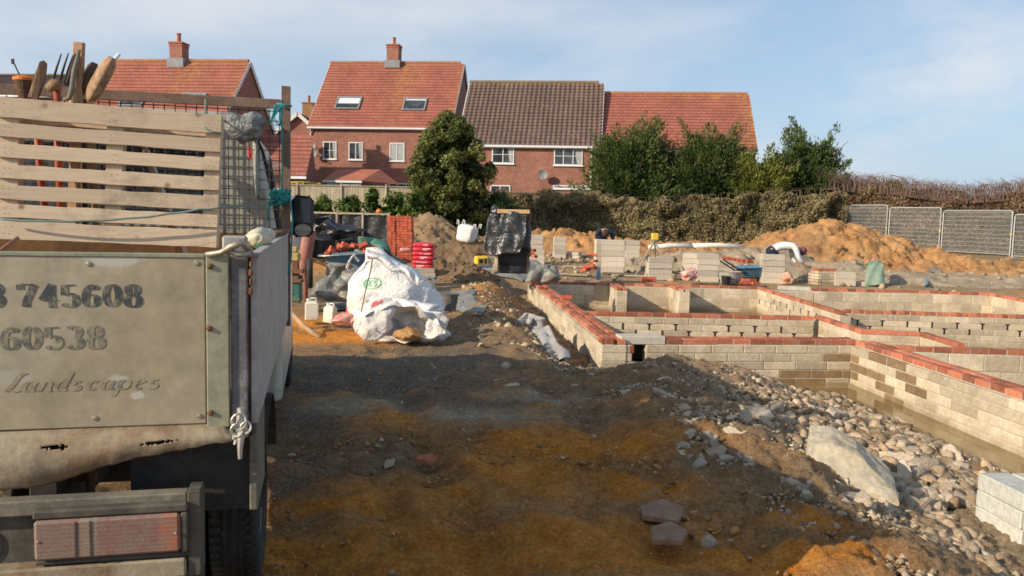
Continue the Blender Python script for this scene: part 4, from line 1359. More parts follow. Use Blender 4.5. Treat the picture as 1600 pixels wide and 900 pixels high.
# small gabled house seen in the gap: gable towards us
o = P(466, 300, 62)
t = thing('brick_house', 'small gabled brick house with a chimney, seen in the gap left of the tall house', 'house', (o.x, o.y, 1.0), 0)
fr = Frame((o.x, o.y, 1.0), 0)
zE = fr.hit(440, 220).z; zR = fr.hit(466, 178).z; W2 = 2.5
uvmesh('wall', [([(-W2, 0, -1), (W2, 0, -1), (W2, 0, zE), (0, 0, zR), (-W2, 0, zE)], [(0, 0), (5, 0), (5, 6), (2.5, 8), (0, 6)]), ([(-W2, 0, -1), (-W2, 0, zE), (-W2, 7, zE), (-W2, 7, -1)], [(0, 0), (0, 6), (7, 6), (7, 0)])], M['wall_dk'], t)
MB().box(0, .1, 0, .1, 0, .1)
r_ = []
for s in (-1, 1):
    a = Vector((s * (W2 + .35), -.25, zE - .3)); b_ = Vector((0, -.25, zR + .12))
    r_.append(([tuple(a), tuple(b_), (0, 7, zR + .12), (a.x, 7, a.z)], [(0, 0), (0, 3), (7, 3), (7, 0)]))
uvmesh('roof', r_, M['tile_brown'], t)
g = MB()
for s in (-1, 1): g.beam((s * (W2 + .35), -.28, zE - .42), (0, -.28, zR), .05, .26)
g.build('bargeboard', M['white_paint'], t)
c = MB(); c.box(-.1, .75, 1.5, 2.3, zR - .6, zR + 1.0); c.box(-.15, .8, 1.45, 2.35, zR + 1.0, zR + 1.1)
k = c.build('chimney', M['wall_plain'] if 'wall_plain' in M else M['terracotta'], t)
MB().lathe([(.14, 0), (.11, .1), (.11, .5), (.13, .55), (.05, .55)], 12, Matrix.Translation((.33, 1.9, zR + 1.1))).build('chimney_pot', M['terracotta'], k)

# low lean-to garage roof left of the tall house
o = P(425, 300, 45); fr = Frame((o.x, o.y, 1.0), HA)
t = thing('garage', 'low red tiled garage roof beside the left gable, behind the truck post', 'garage', (o.x, o.y, 1.0), HA)
a = fr.hit(400, 274); b_ = fr.hit(478, 271); cR = fr.hit(478 + 8, 212, 3.2)
q = []
n = 10
Ltop = fr.hit(492, 213, 3.2).x; x0 = -4.0
for k in range(n):
    f0, f1 = k / n, (k + 1.05) / n
    y0, y1 = 3.2 * f0, 3.2 * f1; z0, z1 = a.z + (cR.z - a.z) * f0, a.z + (cR.z - a.z) * f1
    xr0, xr1 = b_.x + (Ltop - b_.x) * f0, b_.x + (Ltop - b_.x) * f1
    q.append(([(x0, y0, z0 + .05), (xr0, y0, z0 + .05), (xr1, y1, z1), (x0, y1, z1)], [(0, k * .3), (xr0 - x0, k * .3), (xr1 - x0, k * .3 + .3), (0, k * .3 + .3)]))
    q.append(([(x0, y0, z0 - .02), (xr0, y0, z0 - .02), (xr0, y0, z0 + .05), (x0, y0, z0 + .05)], [(0, 0)] * 4))
uvmesh('roof', q, M['tile_red'], t)
uvmesh('wall', [([(x0, .2, -1), (b_.x - .2, .2, -1), (b_.x - .2, .2, a.z - .1), (x0, .2, a.z - .1)], [(0, 0), (6, 0), (6, 4), (0, 4)]), ([(b_.x - .2, .2, -1), (b_.x - .1, 3.2, -1), (Ltop - .2, 3.2, cR.z - .1), (b_.x - .2, .2, a.z - .1)], [(0, 0), (3, 0), (3, 5), (0, 4)])], M['wall'], t)
MB().box(x0, b_.x + .05, -.12, -.01, a.z - .15, a.z - .01).build('gutter', M['white_paint'], t)
# conservatory with tiled roof
o = P(508, 300, 46.5); fr = Frame((o.x, o.y, 1.0), HA)
t = thing('conservatory', 'single storey sun room with a shallow red roof and white windows, behind the board fence', 'sun room', (o.x, o.y, 1.0), HA)
a = fr.hit(508, 281); L = fr.hit(563, 281).x; zt_ = fr.hit(540, 264, 2.6).z
xa, xb = fr.hit(528, 264, 2.6).x, fr.hit(560, 264, 2.6).x
uvmesh('roof', [([(-.1, -.1, a.z), (L + .1, -.1, a.z), (L + .4, 2.6, zt_), (xa, 2.6, zt_)], [(0, 0), (3, 0), (3, 3), (1, 3)]), ([(-.1, -.1, a.z), (xa, 2.6, zt_), (-.1, 2.6, a.z)], [(0, 0), (1, 3), (0, 3)]),
                ([(L + .1, -.1, a.z), (L + 1.7, 2.4, a.z - .1), (L + .4, 2.6, zt_)], [(0, 0), (3, 0), (3, 3)])], M['tile_orange'] if 'tile_orange' in M else M['tile_red'], t)
MB().box(-.12, L + .12, -.15, 0, a.z - .14, a.z - .02).build('gutter', M['white_paint'], t)
uvmesh('wall', [([(0, .05, -1), (L, .05, -1), (L, .05, a.z - .1), (0, .05, a.z - .1)], [(0, 0), (3, 0), (3, 2), (0, 2)]), ([(L, .05, -1), (L, 2.4, -1), (L, 2.4, a.z - .1), (L, .05, a.z - .1)], [(0, 0), (3, 0), (3, 2), (0, 2)])], M['wall'], t)
for i in range(3): window(t, .1 + i * L / 3, .02 + (i + 1) * L / 3, a.z - 1.1, a.z - .2, 1, 'glass', 0, y=.05, sill=False)
# trampoline with safety net
q = P(464, 300, 44)
t = thing('trampoline', 'garden trampoline with a netted side and yellow padded top rim, left of the sun room', 'trampoline', (q.x, q.y, .6))
zt_ = P(470, 287, 44).z - .6
MB().tube([(1.25 * math.cos(a * .2618), 1.25 * math.sin(a * .2618), zt_ + .04 * math.sin(a * .7)) for a in range(25)], .055, 6, cap=False).build('padded_rim', M['yellow'], t)
pm = MB()
for a in range(6): pm.tube([(1.28 * math.cos(a * 1.047), 1.28 * math.sin(a * 1.047), -.4), (1.28 * math.cos(a * 1.047), 1.28 * math.sin(a * 1.047), zt_)], .03, 6)
pm.build('pole', M['heras'], t)
MB().lathe([(1.2, zt_ - .1), (1.2, zt_ - .9), (1.2, zt_ - 1.4)], 24).build('net', M['black_plastic'], t)

# ------------------------------------------------------------------ fences
def board_fence(a, b, h, name, label, mat, zb, post=2.4, bw=.15, cap=True):
    a = Vector(a); b = Vector(b); d = (b - a); d.z = 0; L = d.length; rz = math.atan2(d.y, d.x)
    t = thing(name, label, 'fence', (a.x, a.y, zb), rz)
    m_ = MB(); x = 0
    while x < L:
        m_.box(x, x + bw - .01, random.uniform(0, .012), .03, .1, h + random.uniform(-.01, .01)); x += bw
    m_.build('boards', M[mat], t)
    x = 0
    while x < L + .1:
        p = MB(); p.box(x - .05, x + .05, -.08, .0, 0, h + .12, ch=.01); p.build('post', M[mat], t); x += post
    p = MB(); p.box(0, L, -.05, -.002, h - .02, h + .04); p.box(0, L, -.02, .0, 0, .12); p.build('rail', M[mat], t)
    return t


a = P(330, 300, 43); b_ = P(660, 300, 41.5)
board_fence(a, b_, P(560, 291, 42).z - .25, 'board_fence', 'pale close boarded garden fence behind the bright green shrubs', 'fence', .25)
a = P(750, 300, 46); b_ = P(1330, 300, 46)
board_fence(a, b_, P(1000, 306, 46).z - .25, 'board_fence', 'old brown fence showing through the ivy below the conifers', 'old_fence', .25)
q = P(985, 340, 44.2)
p = MB(); p.box(-.09, .09, -.09, .09, 0, P(985, 308, 44.2).z - .2, ch=.01)
o = p.build('fence_post', M['fence']); o.location = (q.x, q.y, .2); tag(o, 'pale fence post standing out of the ivy hedge', 'post')

# wire mesh site panels
hx = [(1305, 45.5), (1388, 42.5), (1472, 40), (1584, 36.5), (1712, 33.5), (1850, 31)]
for i in range(5):
    a = P(hx[i][0] + (2 if i else 0), 340, hx[i][1]); b_ = P(hx[i + 1][0] - 2, 340, hx[i + 1][1])
    d = b_ - a; L = math.hypot(d.x, d.y); rz = math.atan2(d.y, d.x)
    lab = ['leftmost wire mesh site fence panel, against the brambles', 'second wire mesh site fence panel from the left', 'third wire mesh site fence panel from the left, wider, with a joint clip', 'wire mesh site fence panel cut by the right edge of the photo', 'wire mesh site fence panel beyond the right edge'][i]
    if i == 4: continue
    t = thing('site_fence_panel', lab, 'fence panel', (a.x, a.y, .35 if i < 3 else .3), rz, 'wire site fence panels')
    zt_ = P(hx[i][0], [321, 325, 329.5, 334, 340][i], hx[i][1]).z - .33
    fr_ = MB(); fr_.tube([(0, 0, 0), (0, 0, zt_ - .12), (.03, 0, zt_ - .03), (.12, 0, zt_), (L - .12, 0, zt_), (L - .03, 0, zt_ - .03), (L, 0, zt_ - .12), (L, 0, 0)], .028, 8)
    fr_.tube([(0, 0, .15), (L, 0, .15)], .02, 6)
    fr_.build('frame', M['heras'], t)
    wv = MB(); x = .1
    while x < L: wv.box(x - .003, x + .003, -.003, .003, .15, zt_); x += .055
    z = .25
    while z < zt_: wv.box(0, L, -.0024, .0024, z - .003, z + .003); z += .2
    wv.build('wire_mesh', M['mesh_pale'], t)
    ft = MB(); ft.obox((0, 0, -.03), (.25, .6, .14), ch=.02); ft.build('foot', M['concrete_grey'], t)
    cl_ = MB(); cl_.obox((L, 0, zt_ * .5), (.12, .08, .05), ch=.01); cl_.build('clip', M['yellow'], t)

# ------------------------------------------------------------------ foliage
def leaves(C, nrm, size, asp, rs, jitter=1.0):
    """leaf quads at C with preferred normals"""
    n = len(C)
    r = rs.normal(size=(n, 3)) * jitter + nrm
    r /= np.linalg.norm(r, axis=1)[:, None] + 1e-9
    t = np.cross(r, rs.normal(size=(n, 3))); t /= np.linalg.norm(t, axis=1)[:, None] + 1e-9
    b = np.cross(r, t)
    s = (size * rs.uniform(.6, 1.4, n))[:, None]
    V = np.stack([C - t * s, C - b * s * asp * .6 + r * s * .15, C + t * s, C + b * s * asp * .6 + r * s * .15], 1).reshape(-1, 3)
    F = np.arange(n * 4).reshape(n, 4)
    return V, F


def leaves_dir(C, D, size, asp, rs):
    n = len(C)
    D = D + rs.normal(size=(n, 3)) * .35; D /= np.linalg.norm(D, axis=1)[:, None] + 1e-9
    b = np.cross(D, rs.normal(size=(n, 3))); b /= np.linalg.norm(b, axis=1)[:, None] + 1e-9
    s = (size * rs.uniform(.6, 1.4, n))[:, None]
    V = np.stack([C - D * s, C - b * s * asp, C + D * s, C + b * s * asp], 1).reshape(-1, 3)
    return V, np.arange(n * 4).reshape(n, 4)


def trunk(parent, h, r, lean=(0, 0), limbs=5, rs=random.Random(1), spread=1.0):
    m_ = MB()
    pts = [(lean[0] * f * f + rs.uniform(-.03, .03), lean[1] * f, h * f) for f in (0, .25, .5, .75, 1)]
    m_.tube(pts, [r * 1.2, r, r * .8, r * .55, r * .25], 10)
    for i in range(limbs):
        f = .3 + .6 * i / limbs; a = i * 2.4
        b0 = Vector((lean[0] * f * f, lean[1] * f, h * f))
        m_.tube([b0, b0 + Vector((math.cos(a) * spread * .5, math.sin(a) * spread * .5, .35 * spread)), b0 + Vector((math.cos(a) * spread, math.sin(a) * spread, .9 * spread))], [r * .4, r * .25, r * .1], 6)
    return m_.build('trunk', M['bark'], parent, smooth=True)


def round_tree(name, label, px, py_bot, Y, w, h, n, mat, seed, size=.085, nclump=90, zb=.2, prof=None, cat='tree', group=None, droop=0):
    rs = np.random.RandomState(seed)
    q = P(px, py_bot, Y)
    t = thing(name, label, cat, (q.x, q.y, zb), 0, group)
    trunk(t, h * .7, max(.03, w * .022), limbs=6, rs=random.Random(seed), spread=w * .28)
    prof = prof or [(0, .55), (.15, .85), (.4, 1.0), (.65, .88), (.85, .55), (1, .12)]
    fz = rs.rand(nclump) ** .9; ang = rs.rand(nclump) * 6.283
    rad = np.interp(fz, [p[0] for p in prof], [p[1] for p in prof]) * w / 2
    rr = rad * rs.uniform(.55, 1.0, nclump) ** .6
    cc = np.stack([rr * np.cos(ang), rr * np.sin(ang), fz * h + .1], 1)
    cs = rs.uniform(.7, 1.4, nclump) * (w * .5 / math.sqrt(nclump) * 1.75)
    shade = rs.rand(nclump)
    per = max(1, n // nclump)
    out = rs.normal(size=(nclump, per, 3)); out /= np.linalg.norm(out, axis=2)[..., None]
    rad_ = rs.rand(nclump, per, 1) ** .45
    C = (cc[:, None] + out * rad_ * cs[:, None, None] * np.array([1, 1, .85])).reshape(-1, 3)
    nr = out.reshape(-1, 3) * 1.2 + np.array([0, 0, .5])
    V, F = leaves(C, nr, size, 1.0, rs, .6)
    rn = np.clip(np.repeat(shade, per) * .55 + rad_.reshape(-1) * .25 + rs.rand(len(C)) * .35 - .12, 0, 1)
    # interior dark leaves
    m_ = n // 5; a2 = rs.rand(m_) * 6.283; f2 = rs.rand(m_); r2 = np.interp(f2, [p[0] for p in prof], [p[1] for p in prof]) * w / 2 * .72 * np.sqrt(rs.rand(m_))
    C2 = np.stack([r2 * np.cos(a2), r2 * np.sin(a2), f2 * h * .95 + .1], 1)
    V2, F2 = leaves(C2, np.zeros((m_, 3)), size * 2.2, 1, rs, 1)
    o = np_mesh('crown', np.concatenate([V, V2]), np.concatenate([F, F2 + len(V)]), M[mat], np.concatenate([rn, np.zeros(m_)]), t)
    return t


def conifer(name, label, px, Y, w, h, n, mat, seed, nplume=85, zb=.25, top=.9, size=.1, lean=0):
    """bushy cypress: feathery plumes sweeping out and up"""
    rs = np.random.RandomState(seed)
    q = P(px, 340, Y)
    t = thing(name, label, 'tree', (q.x, q.y, zb))
    trunk(t, h * .8, .12, limbs=7, rs=random.Random(seed), spread=w * .3)
    Cs, Ds, Rn = [], [], []
    per = n // nplume
    for i in range(nplume):
        a = rs.rand() * 6.283; f = rs.rand() ** .8
        b0 = np.array([0, 0, h * (.14 + .56 * f)])
        reach = w / 2 * (1.05 - .65 * f) * rs.uniform(.55, 1.08)
        rise = h * rs.uniform(.08, .26) * (1 + f * 1.0)
        e = b0 + np.array([math.cos(a) * reach + lean * f, math.sin(a) * reach * .6, rise])
        e[2] = min(e[2], h * (rs.uniform(.93, 1.06) if rs.rand() < .3 else rs.uniform(.68, .9)))
        mid = b0 * .45 + e * .55 + np.array([0, 0, -rise * .28])
        u = rs.rand(per) ** .75
        u_ = u[:, None]
        c = b0 * (1 - u_) ** 2 + 2 * mid * u_ * (1 - u_) + e * u_ ** 2
        d = 2 * (1 - u_) * (mid - b0) + 2 * u_ * (e - mid); d /= np.linalg.norm(d, axis=1)[:, None] + 1e-9
        wd = w * .085 * (1.12 - u) * rs.uniform(.8, 1.3)
        off = rs.normal(size=(per, 3)) * wd[:, None] * np.array([1, 1, .7])
        Cs.append(c + off); Ds.append(d + off * .9 / (w * .12) + np.array([0, 0, .15]))
        sh = rs.rand()
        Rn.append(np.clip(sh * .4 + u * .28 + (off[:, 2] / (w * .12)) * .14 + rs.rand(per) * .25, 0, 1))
    C = np.concatenate(Cs); D = np.concatenate(Ds); Rn = np.concatenate(Rn)
    V, F = leaves_dir(C, D, size, .32, rs)
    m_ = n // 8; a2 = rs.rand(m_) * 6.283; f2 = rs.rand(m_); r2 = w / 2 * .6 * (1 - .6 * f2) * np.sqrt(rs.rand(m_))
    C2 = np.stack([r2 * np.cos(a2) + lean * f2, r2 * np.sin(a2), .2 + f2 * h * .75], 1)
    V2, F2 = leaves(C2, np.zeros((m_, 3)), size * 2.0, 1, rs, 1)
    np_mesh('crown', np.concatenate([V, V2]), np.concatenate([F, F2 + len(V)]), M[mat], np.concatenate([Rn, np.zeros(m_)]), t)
    return t


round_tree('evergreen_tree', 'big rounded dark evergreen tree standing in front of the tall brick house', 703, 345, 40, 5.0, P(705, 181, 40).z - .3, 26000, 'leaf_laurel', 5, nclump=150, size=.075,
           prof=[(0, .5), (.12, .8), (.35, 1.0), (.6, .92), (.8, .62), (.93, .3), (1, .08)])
round_tree('evergreen_shrub', 'low dark bush in the shade right of the big rounded tree', 775, 355, 42.5, 3.6, 2.3, 6000, 'leaf_conifer', 6, nclump=40, cat='shrub')
conifer('conifer_tree', 'leftmost bushy conifer, in front of the low red tiled house', 985, 47, 8.0, P(985, 182, 47).z - .3, 40000, 'leaf_conifer', 11, nplume=170)
conifer('conifer_tree', 'middle dark conifer with the broad feathery top', 1108, 47, 7.8, P(1110, 187, 47).z - .3, 40000, 'leaf_conifer', 12, nplume=170)
conifer('conifer_tree', 'yellow green low conifer in the dip between the dark ones', 1188, 46.0, 6.4, P(1190, 228, 46.0).z - .3, 30000, 'leaf_yellow', 13, nplume=130)
conifer('conifer_tree', 'rightmost conifer with spiky upright plumes against the sky', 1258, 47, 7.0, P(1258, 192, 47).z - .2, 26000, 'leaf_conifer', 14, nplume=85)
rsx = random.Random(3)
for i, (px, w, top, lab) in enumerate([(478, 1.3, 312, 'bright green shrub at the left end of the row by the board fence'), (508, 1.4, 310, 'second bright green shrub from the left by the board fence'), (545, 1.5, 309, 'third bright green shrub, behind the timber edged bank'),
                                       (582, .9, 298, 'tall narrow bright green shrub in the row'), (617, 1.5, 310, 'bright green shrub between the narrow one and the big tree'), (650, 1.2, 308, 'bright green shrub beside the big rounded tree')]):
    Y = 37.5
    round_tree('garden_shrub', lab, px, 340, Y, w, P(px, top, Y).z - .2, 1800, 'leaf_hedge', 20 + i, nclump=24, size=.07, cat='shrub', group='bright green shrubs by the board fence', prof=[(0, .8), (.5, 1), (.85, .6), (1, .2)])


def thicket(name, label, pts, n, mat, seed, size=.07, depth=1.0, twigs=300, cat='hedge', twigh=.6, clump=1.0):
    """pts: (px, Y, py_top, z_base)"""
    rs = np.random.RandomState(seed)
    pos = [P(p[0], 340, p[1]) for p in pts]
    xs_ = [p.x for p in pos]; ys_ = [p.y for p in pos]; tops = [P(p[0], p[2], p[1]).z for p in pts]; bs = [p[3] for p in pts]
    x = rs.uniform(xs_[0], xs_[-1], n); yc = np.interp(x, xs_, ys_); tp = np.interp(x, xs_, tops); bb = np.interp(x, xs_, bs)
    tp = tp + .22 * fbm(x * 1.1, x * 0 + seed, oct=4, seed=seed)
    f = rs.rand(n) ** .8
    z = bb + f * (tp - bb)
    lump = fbm(x * .9, z * 1.1, oct=4, seed=seed + 2)
    y = yc - depth * (.5 - .35 * f) - .38 * lump * clump + np.abs(rs.normal(size=n)) * .22
    C = np.stack([x, y, z], 1)
    V, F = leaves(C, np.tile([0, -.9, .6], (n, 1)), size, .8, rs, .8)
    rn = np.clip(.42 + lump * .32 + fbm(x * .25, z * .4, oct=2, seed=seed + 9) * .25 + rs.rand(n) * .4 - .2, 0, 1)
    c0 = np.array([(xs_[0] + xs_[-1]) / 2, ys_[0], bs[0]])
    o = np_mesh(name, V - c0, F, M[mat], rn); o.location = c0
    # backing core so the mass is not see-through
    cb = MB()
    k = 60
    def fn(u, v):
        X_ = xs_[0] + (xs_[-1] - xs_[0]) * u; t_ = float(np.interp(X_, xs_, tops)); b0 = float(np.interp(X_, xs_, bs))
        return (X_ - c0[0], float(np.interp(X_, xs_, ys_)) + .15 - c0[1] + .2 * math.sin(X_ * 3), (b0 - .3) + (t_ - b0 + .05) * v - c0[2])
    cb.grid(fn, k, 4, rnd=0.15)
    e = cb.build('inner_growth', M[mat], o)
    if twigs:
        tw = MB(); r2 = random.Random(seed)
        for i in range(twigs):
            X_ = r2.uniform(xs_[0], xs_[-1]); t_ = float(np.interp(X_, xs_, tops)); Yc = float(np.interp(X_, xs_, ys_)) - r2.uniform(-.2, .5)
            a = r2.uniform(-1, 1); h_ = r2.uniform(.25, 1) * twigh
            p0 = Vector((X_, Yc, t_ - .5)); p1 = p0 + Vector((a * .3, 0, .5 + h_ * .6)); p2 = p0 + Vector((a * .9, r2.uniform(-.2, .2), .5 + h_ * (.7 if r2.random() < .5 else 1)))
            tw.tube([p0 - Vector(c0), p1 - Vector(c0), p2 - Vector(c0)], [.011, .009, .004], 4, cap=False)
        tw.build('stems', M['twig'], o)
    return tag(o, label, cat, kind='stuff')


thicket('ivy_hedge', 'ivy and dry creepers covering the old fence below the conifers', [(775, 44.6, 300, .15), (830, 44.6, 298, .15), (900, 44.4, 303, .15), (960, 44.5, 308, .15), (1010, 44.5, 312, .15), (1100, 44.5, 308, .2), (1200, 44.5, 302, .2), (1320, 44.5, 296, .2)], 46000, 'ivy', 31, twigs=120, twigh=.25, depth=1.2)
thicket('bramble_thicket', 'tangle of reddish brown brambles behind the wire fence panels', [(1285, 46, 283, .2), (1330, 46, 287, .2), (1390, 45, 291, .2), (1450, 44, 299, .2), (1500, 43, 304, .2), (1560, 42, 299, .2), (1620, 41, 294, .2), (1720, 40, 292, .2), (1900, 38, 290, .2)], 44000, 'bramble', 33, twigs=2200, depth=1.4, twigh=.75)
# two long arching bramble stems against the sky
aw = MB()
aw.tube([P(1425, 300, 43.5), P(1420, 288, 43.5), P(1408, 277, 43.4), P(1392, 273.5, 43.4)], [.025, .02, .02, .025], 5)
aw.tube([P(1418, 298, 43.5), P(1430, 290, 43.5), P(1441, 287, 43.4)], [.02, .015, .008], 5)
tag(aw.build('bramble_stem', M['twig']), 'long arching bramble stem rising above the thicket against the sky', 'bramble')
# grass tufts at the foot of the ivy
gr_ = np.random.RandomState(8); n = 2600
gx = gr_.uniform(pp(780, 42), pp(1320, 42), n); gy = 42.6 + gr_.normal(size=n) * .35
gz = H(gx, gy) + gr_.rand(n) * .22
V, F = leaves(np.stack([gx, gy, gz], 1), np.tile([0, -1, .2], (n, 1)), .07, .5, gr_, .6)
k = vnoise(gx * .5, gy * 0, seed=4) > -.1
F = F[k]
o = np_mesh('grass_tufts', V, F, M['grass'], gr_.rand(len(F))); tag(o, 'rough green grass at the foot of the ivy', 'grass', kind='stuff')
# ------------------------------------------------------------------ soft and small site things
def sack(name, rows, Y, dr, mat, label, cat, seed=0, e=.75, fold=.035, nu=72, nv=44, group=None, kind=None, build=True, ff=3.0, ridge=1.0):
    """closed soft body from silhouette rows (py, px_left, px_right) standing at depth Y (its middle)"""
    py = [r[0] for r in rows]
    vs = []; cs = []
    for j in range(nv):
        v = j / (nv - 1)
        y = py[0] + (py[-1] - py[0]) * v
        o = np.argsort(py)
        l = np.interp(y, np.array(py)[o], np.array([r[1] for r in rows])[o]); r = np.interp(y, np.array(py)[o], np.array([r[2] for r in rows])[o])
        a = P(l, y, Y); b = P(r, y, Y)
        cs.append(((a + b) / 2, (b - a).length / 2))
    base = cs[0][0].z
    wmax = max(c[1] for c in cs)
    for j, (c, rx) in enumerate(cs):
        v = j / (nv - 1)
        for i in range(nu):
            t = 2 * math.pi * i / nu
            ct, st = math.cos(t), math.sin(t)
            X = math.copysign(abs(ct) ** e, ct) * rx; Yy = math.copysign(abs(st) ** e, st) * min(rx * dr, wmax * dr)
            p = Vector((c.x + X, c.y + Yy, c.z))
            vs.append(p)
    A = np.array(vs)
    n1 = fbm(A[:, 0] * ff, A[:, 1] * ff, A[:, 2] * ff * .7, 3, seed)
    n2 = 1 - np.abs(fbm(A[:, 0] * ff * 1.7 + 4, A[:, 1] * ff * 1.7, A[:, 2] * ff * 1.2, 3, seed + 5)) * 2
    cen = np.repeat(np.array([(c.x, c.y) for c, _ in cs]), nu, 0)
    if ridge >= 1: n2 = crumple(A[:, 0], A[:, 1], A[:, 2], ff * 2.0, seed) * 1.1
    d = A[:, :2] - cen; ln = np.linalg.norm(d, axis=1)[:, None] + 1e-6
    A[:, :2] += d / ln * ((n1 * fold + n2 * fold * ridge)[:, None]) * np.clip(ln / .1, 0, 1)
    A[:, 2] += n1 * fold * .4 * np.clip((A[:, 2] - base) / .2, 0, 1)
    m_ = MB(); fs = []
    for j in range(nv - 1):
        for i in range(nu):
            a = j * nu + i; b = j * nu + (i + 1) % nu
            fs.append((a, b, b + nu, a + nu))
    V = A.tolist(); V.append(tuple(A[:nu].mean(0))); V.append(tuple(A[-nu:].mean(0) + (0, 0, .01)))
    for i in range(nu):
        fs.append((i, nu * nv, (i + 1) % nu)[::1]); k = (nv - 1) * nu
        fs.append((k + i, k + (i + 1) % nu, nu * nv + 1))
    m_.add(V, fs)
    if not build: return m_
    o = m_.build(name, M[mat], smooth=True)
    return tag(o, label, cat, group, kind)


def tarp(name, corners, label, mat, seed=0, n=46, amp=.1, fr=2.0, hump=0, cat='sheet', smooth=True, m=None, thick=0.0, ragged=.08, squash=None, ground=True):
    """crumpled sheet over the ground between four ground points (px, py)"""
    C4 = [gp(*c) if len(c) == 2 else Vector(c) for c in corners]
    m = m or n; vs = []
    for j in range(m):
        for i in range(n):
            u, v = i / (n - 1), j / (m - 1)
            p = (C4[0] * (1 - u) + C4[1] * u) * (1 - v) + (C4[3] * (1 - u) + C4[2] * u) * v
            vs.append(p)
    A = np.array([tuple(q) for q in vs])
    U = np.tile(np.linspace(0, 1, n), m); Vv = np.repeat(np.linspace(0, 1, m), n)
    edge = np.minimum(np.minimum(U, 1 - U), np.minimum(Vv, 1 - Vv))
    sc = fr
    A[:, 0] += ragged * fbm(U * 6 + seed, Vv * 6, oct=3, seed=seed); A[:, 1] += ragged * fbm(U * 6, Vv * 6 + seed, oct=3, seed=seed + 1)
    r1 = 1 - np.abs(fbm(A[:, 0] * sc + seed, A[:, 1] * sc, oct=4, seed=seed + 2)) * 1.6
    r2 = fbm(A[:, 0] * sc * .7, A[:, 1] * sc * .7, oct=2, seed=seed + 6)
    r1 = .4 + .5 * crumple(A[:, 0], A[:, 1], A[:, 0] * 0, fr * 2, seed)
    g_ = H(A[:, 0], A[:, 1]) if ground else A[:, 2]
    A[:, 2] = np.maximum(g_, A[:, 2]) + .03 + amp * (np.clip(r1, -.3, 1) * .6 + .4 * (r2 + .6)) * np.clip(edge * 7 + .15, 0, 1) + hump * np.exp(-((U - .5) ** 2 + (Vv - .5) ** 2) * 9)
    m_ = MB()
    fs = [(j * n + i, j * n + i + 1, (j + 1) * n + i + 1, (j + 1) * n + i) for j in range(m - 1) for i in range(n - 1)]
    m_.add(A.tolist(), fs)
    o = m_.build(name, M[mat], smooth=smooth)
    return tag(o, label, cat)


def stroke_mesh(paths, w=.16, t=.05, seg=None):
    """nib strokes in a unit cell -> list of quads (2-D)"""
    out = []
    for k, pth in enumerate(paths):
        pts = [Vector(p) for p in pth]
        L, Rr = [], []
        for i, p in enumerate(pts):
            d = pts[min(i + 1, len(pts) - 1)] - pts[max(i - 1, 0)]
            if pth[0] == pth[-1] and i in (0, len(pts) - 1): d = pts[1] - pts[-2]
            d.normalize(); hw = (t + (w - t) * abs(d.y) ** 1.6) / 2
            nrm = Vector((-d.y, d.x)); L.append(p + nrm * hw); Rr.append(p - nrm * hw)
        for i in range(len(pts) - 1): out.append((k, [L[i], L[i + 1], Rr[i + 1], Rr[i]]))
    return out


def arc(cx, cy, rx, ry, a0, a1, n=20):
    return [(cx + rx * math.cos(math.radians(a0 + (a1 - a0) * i / n)), cy + ry * math.sin(math.radians(a0 + (a1 - a0) * i / n))) for i in range(n + 1)]


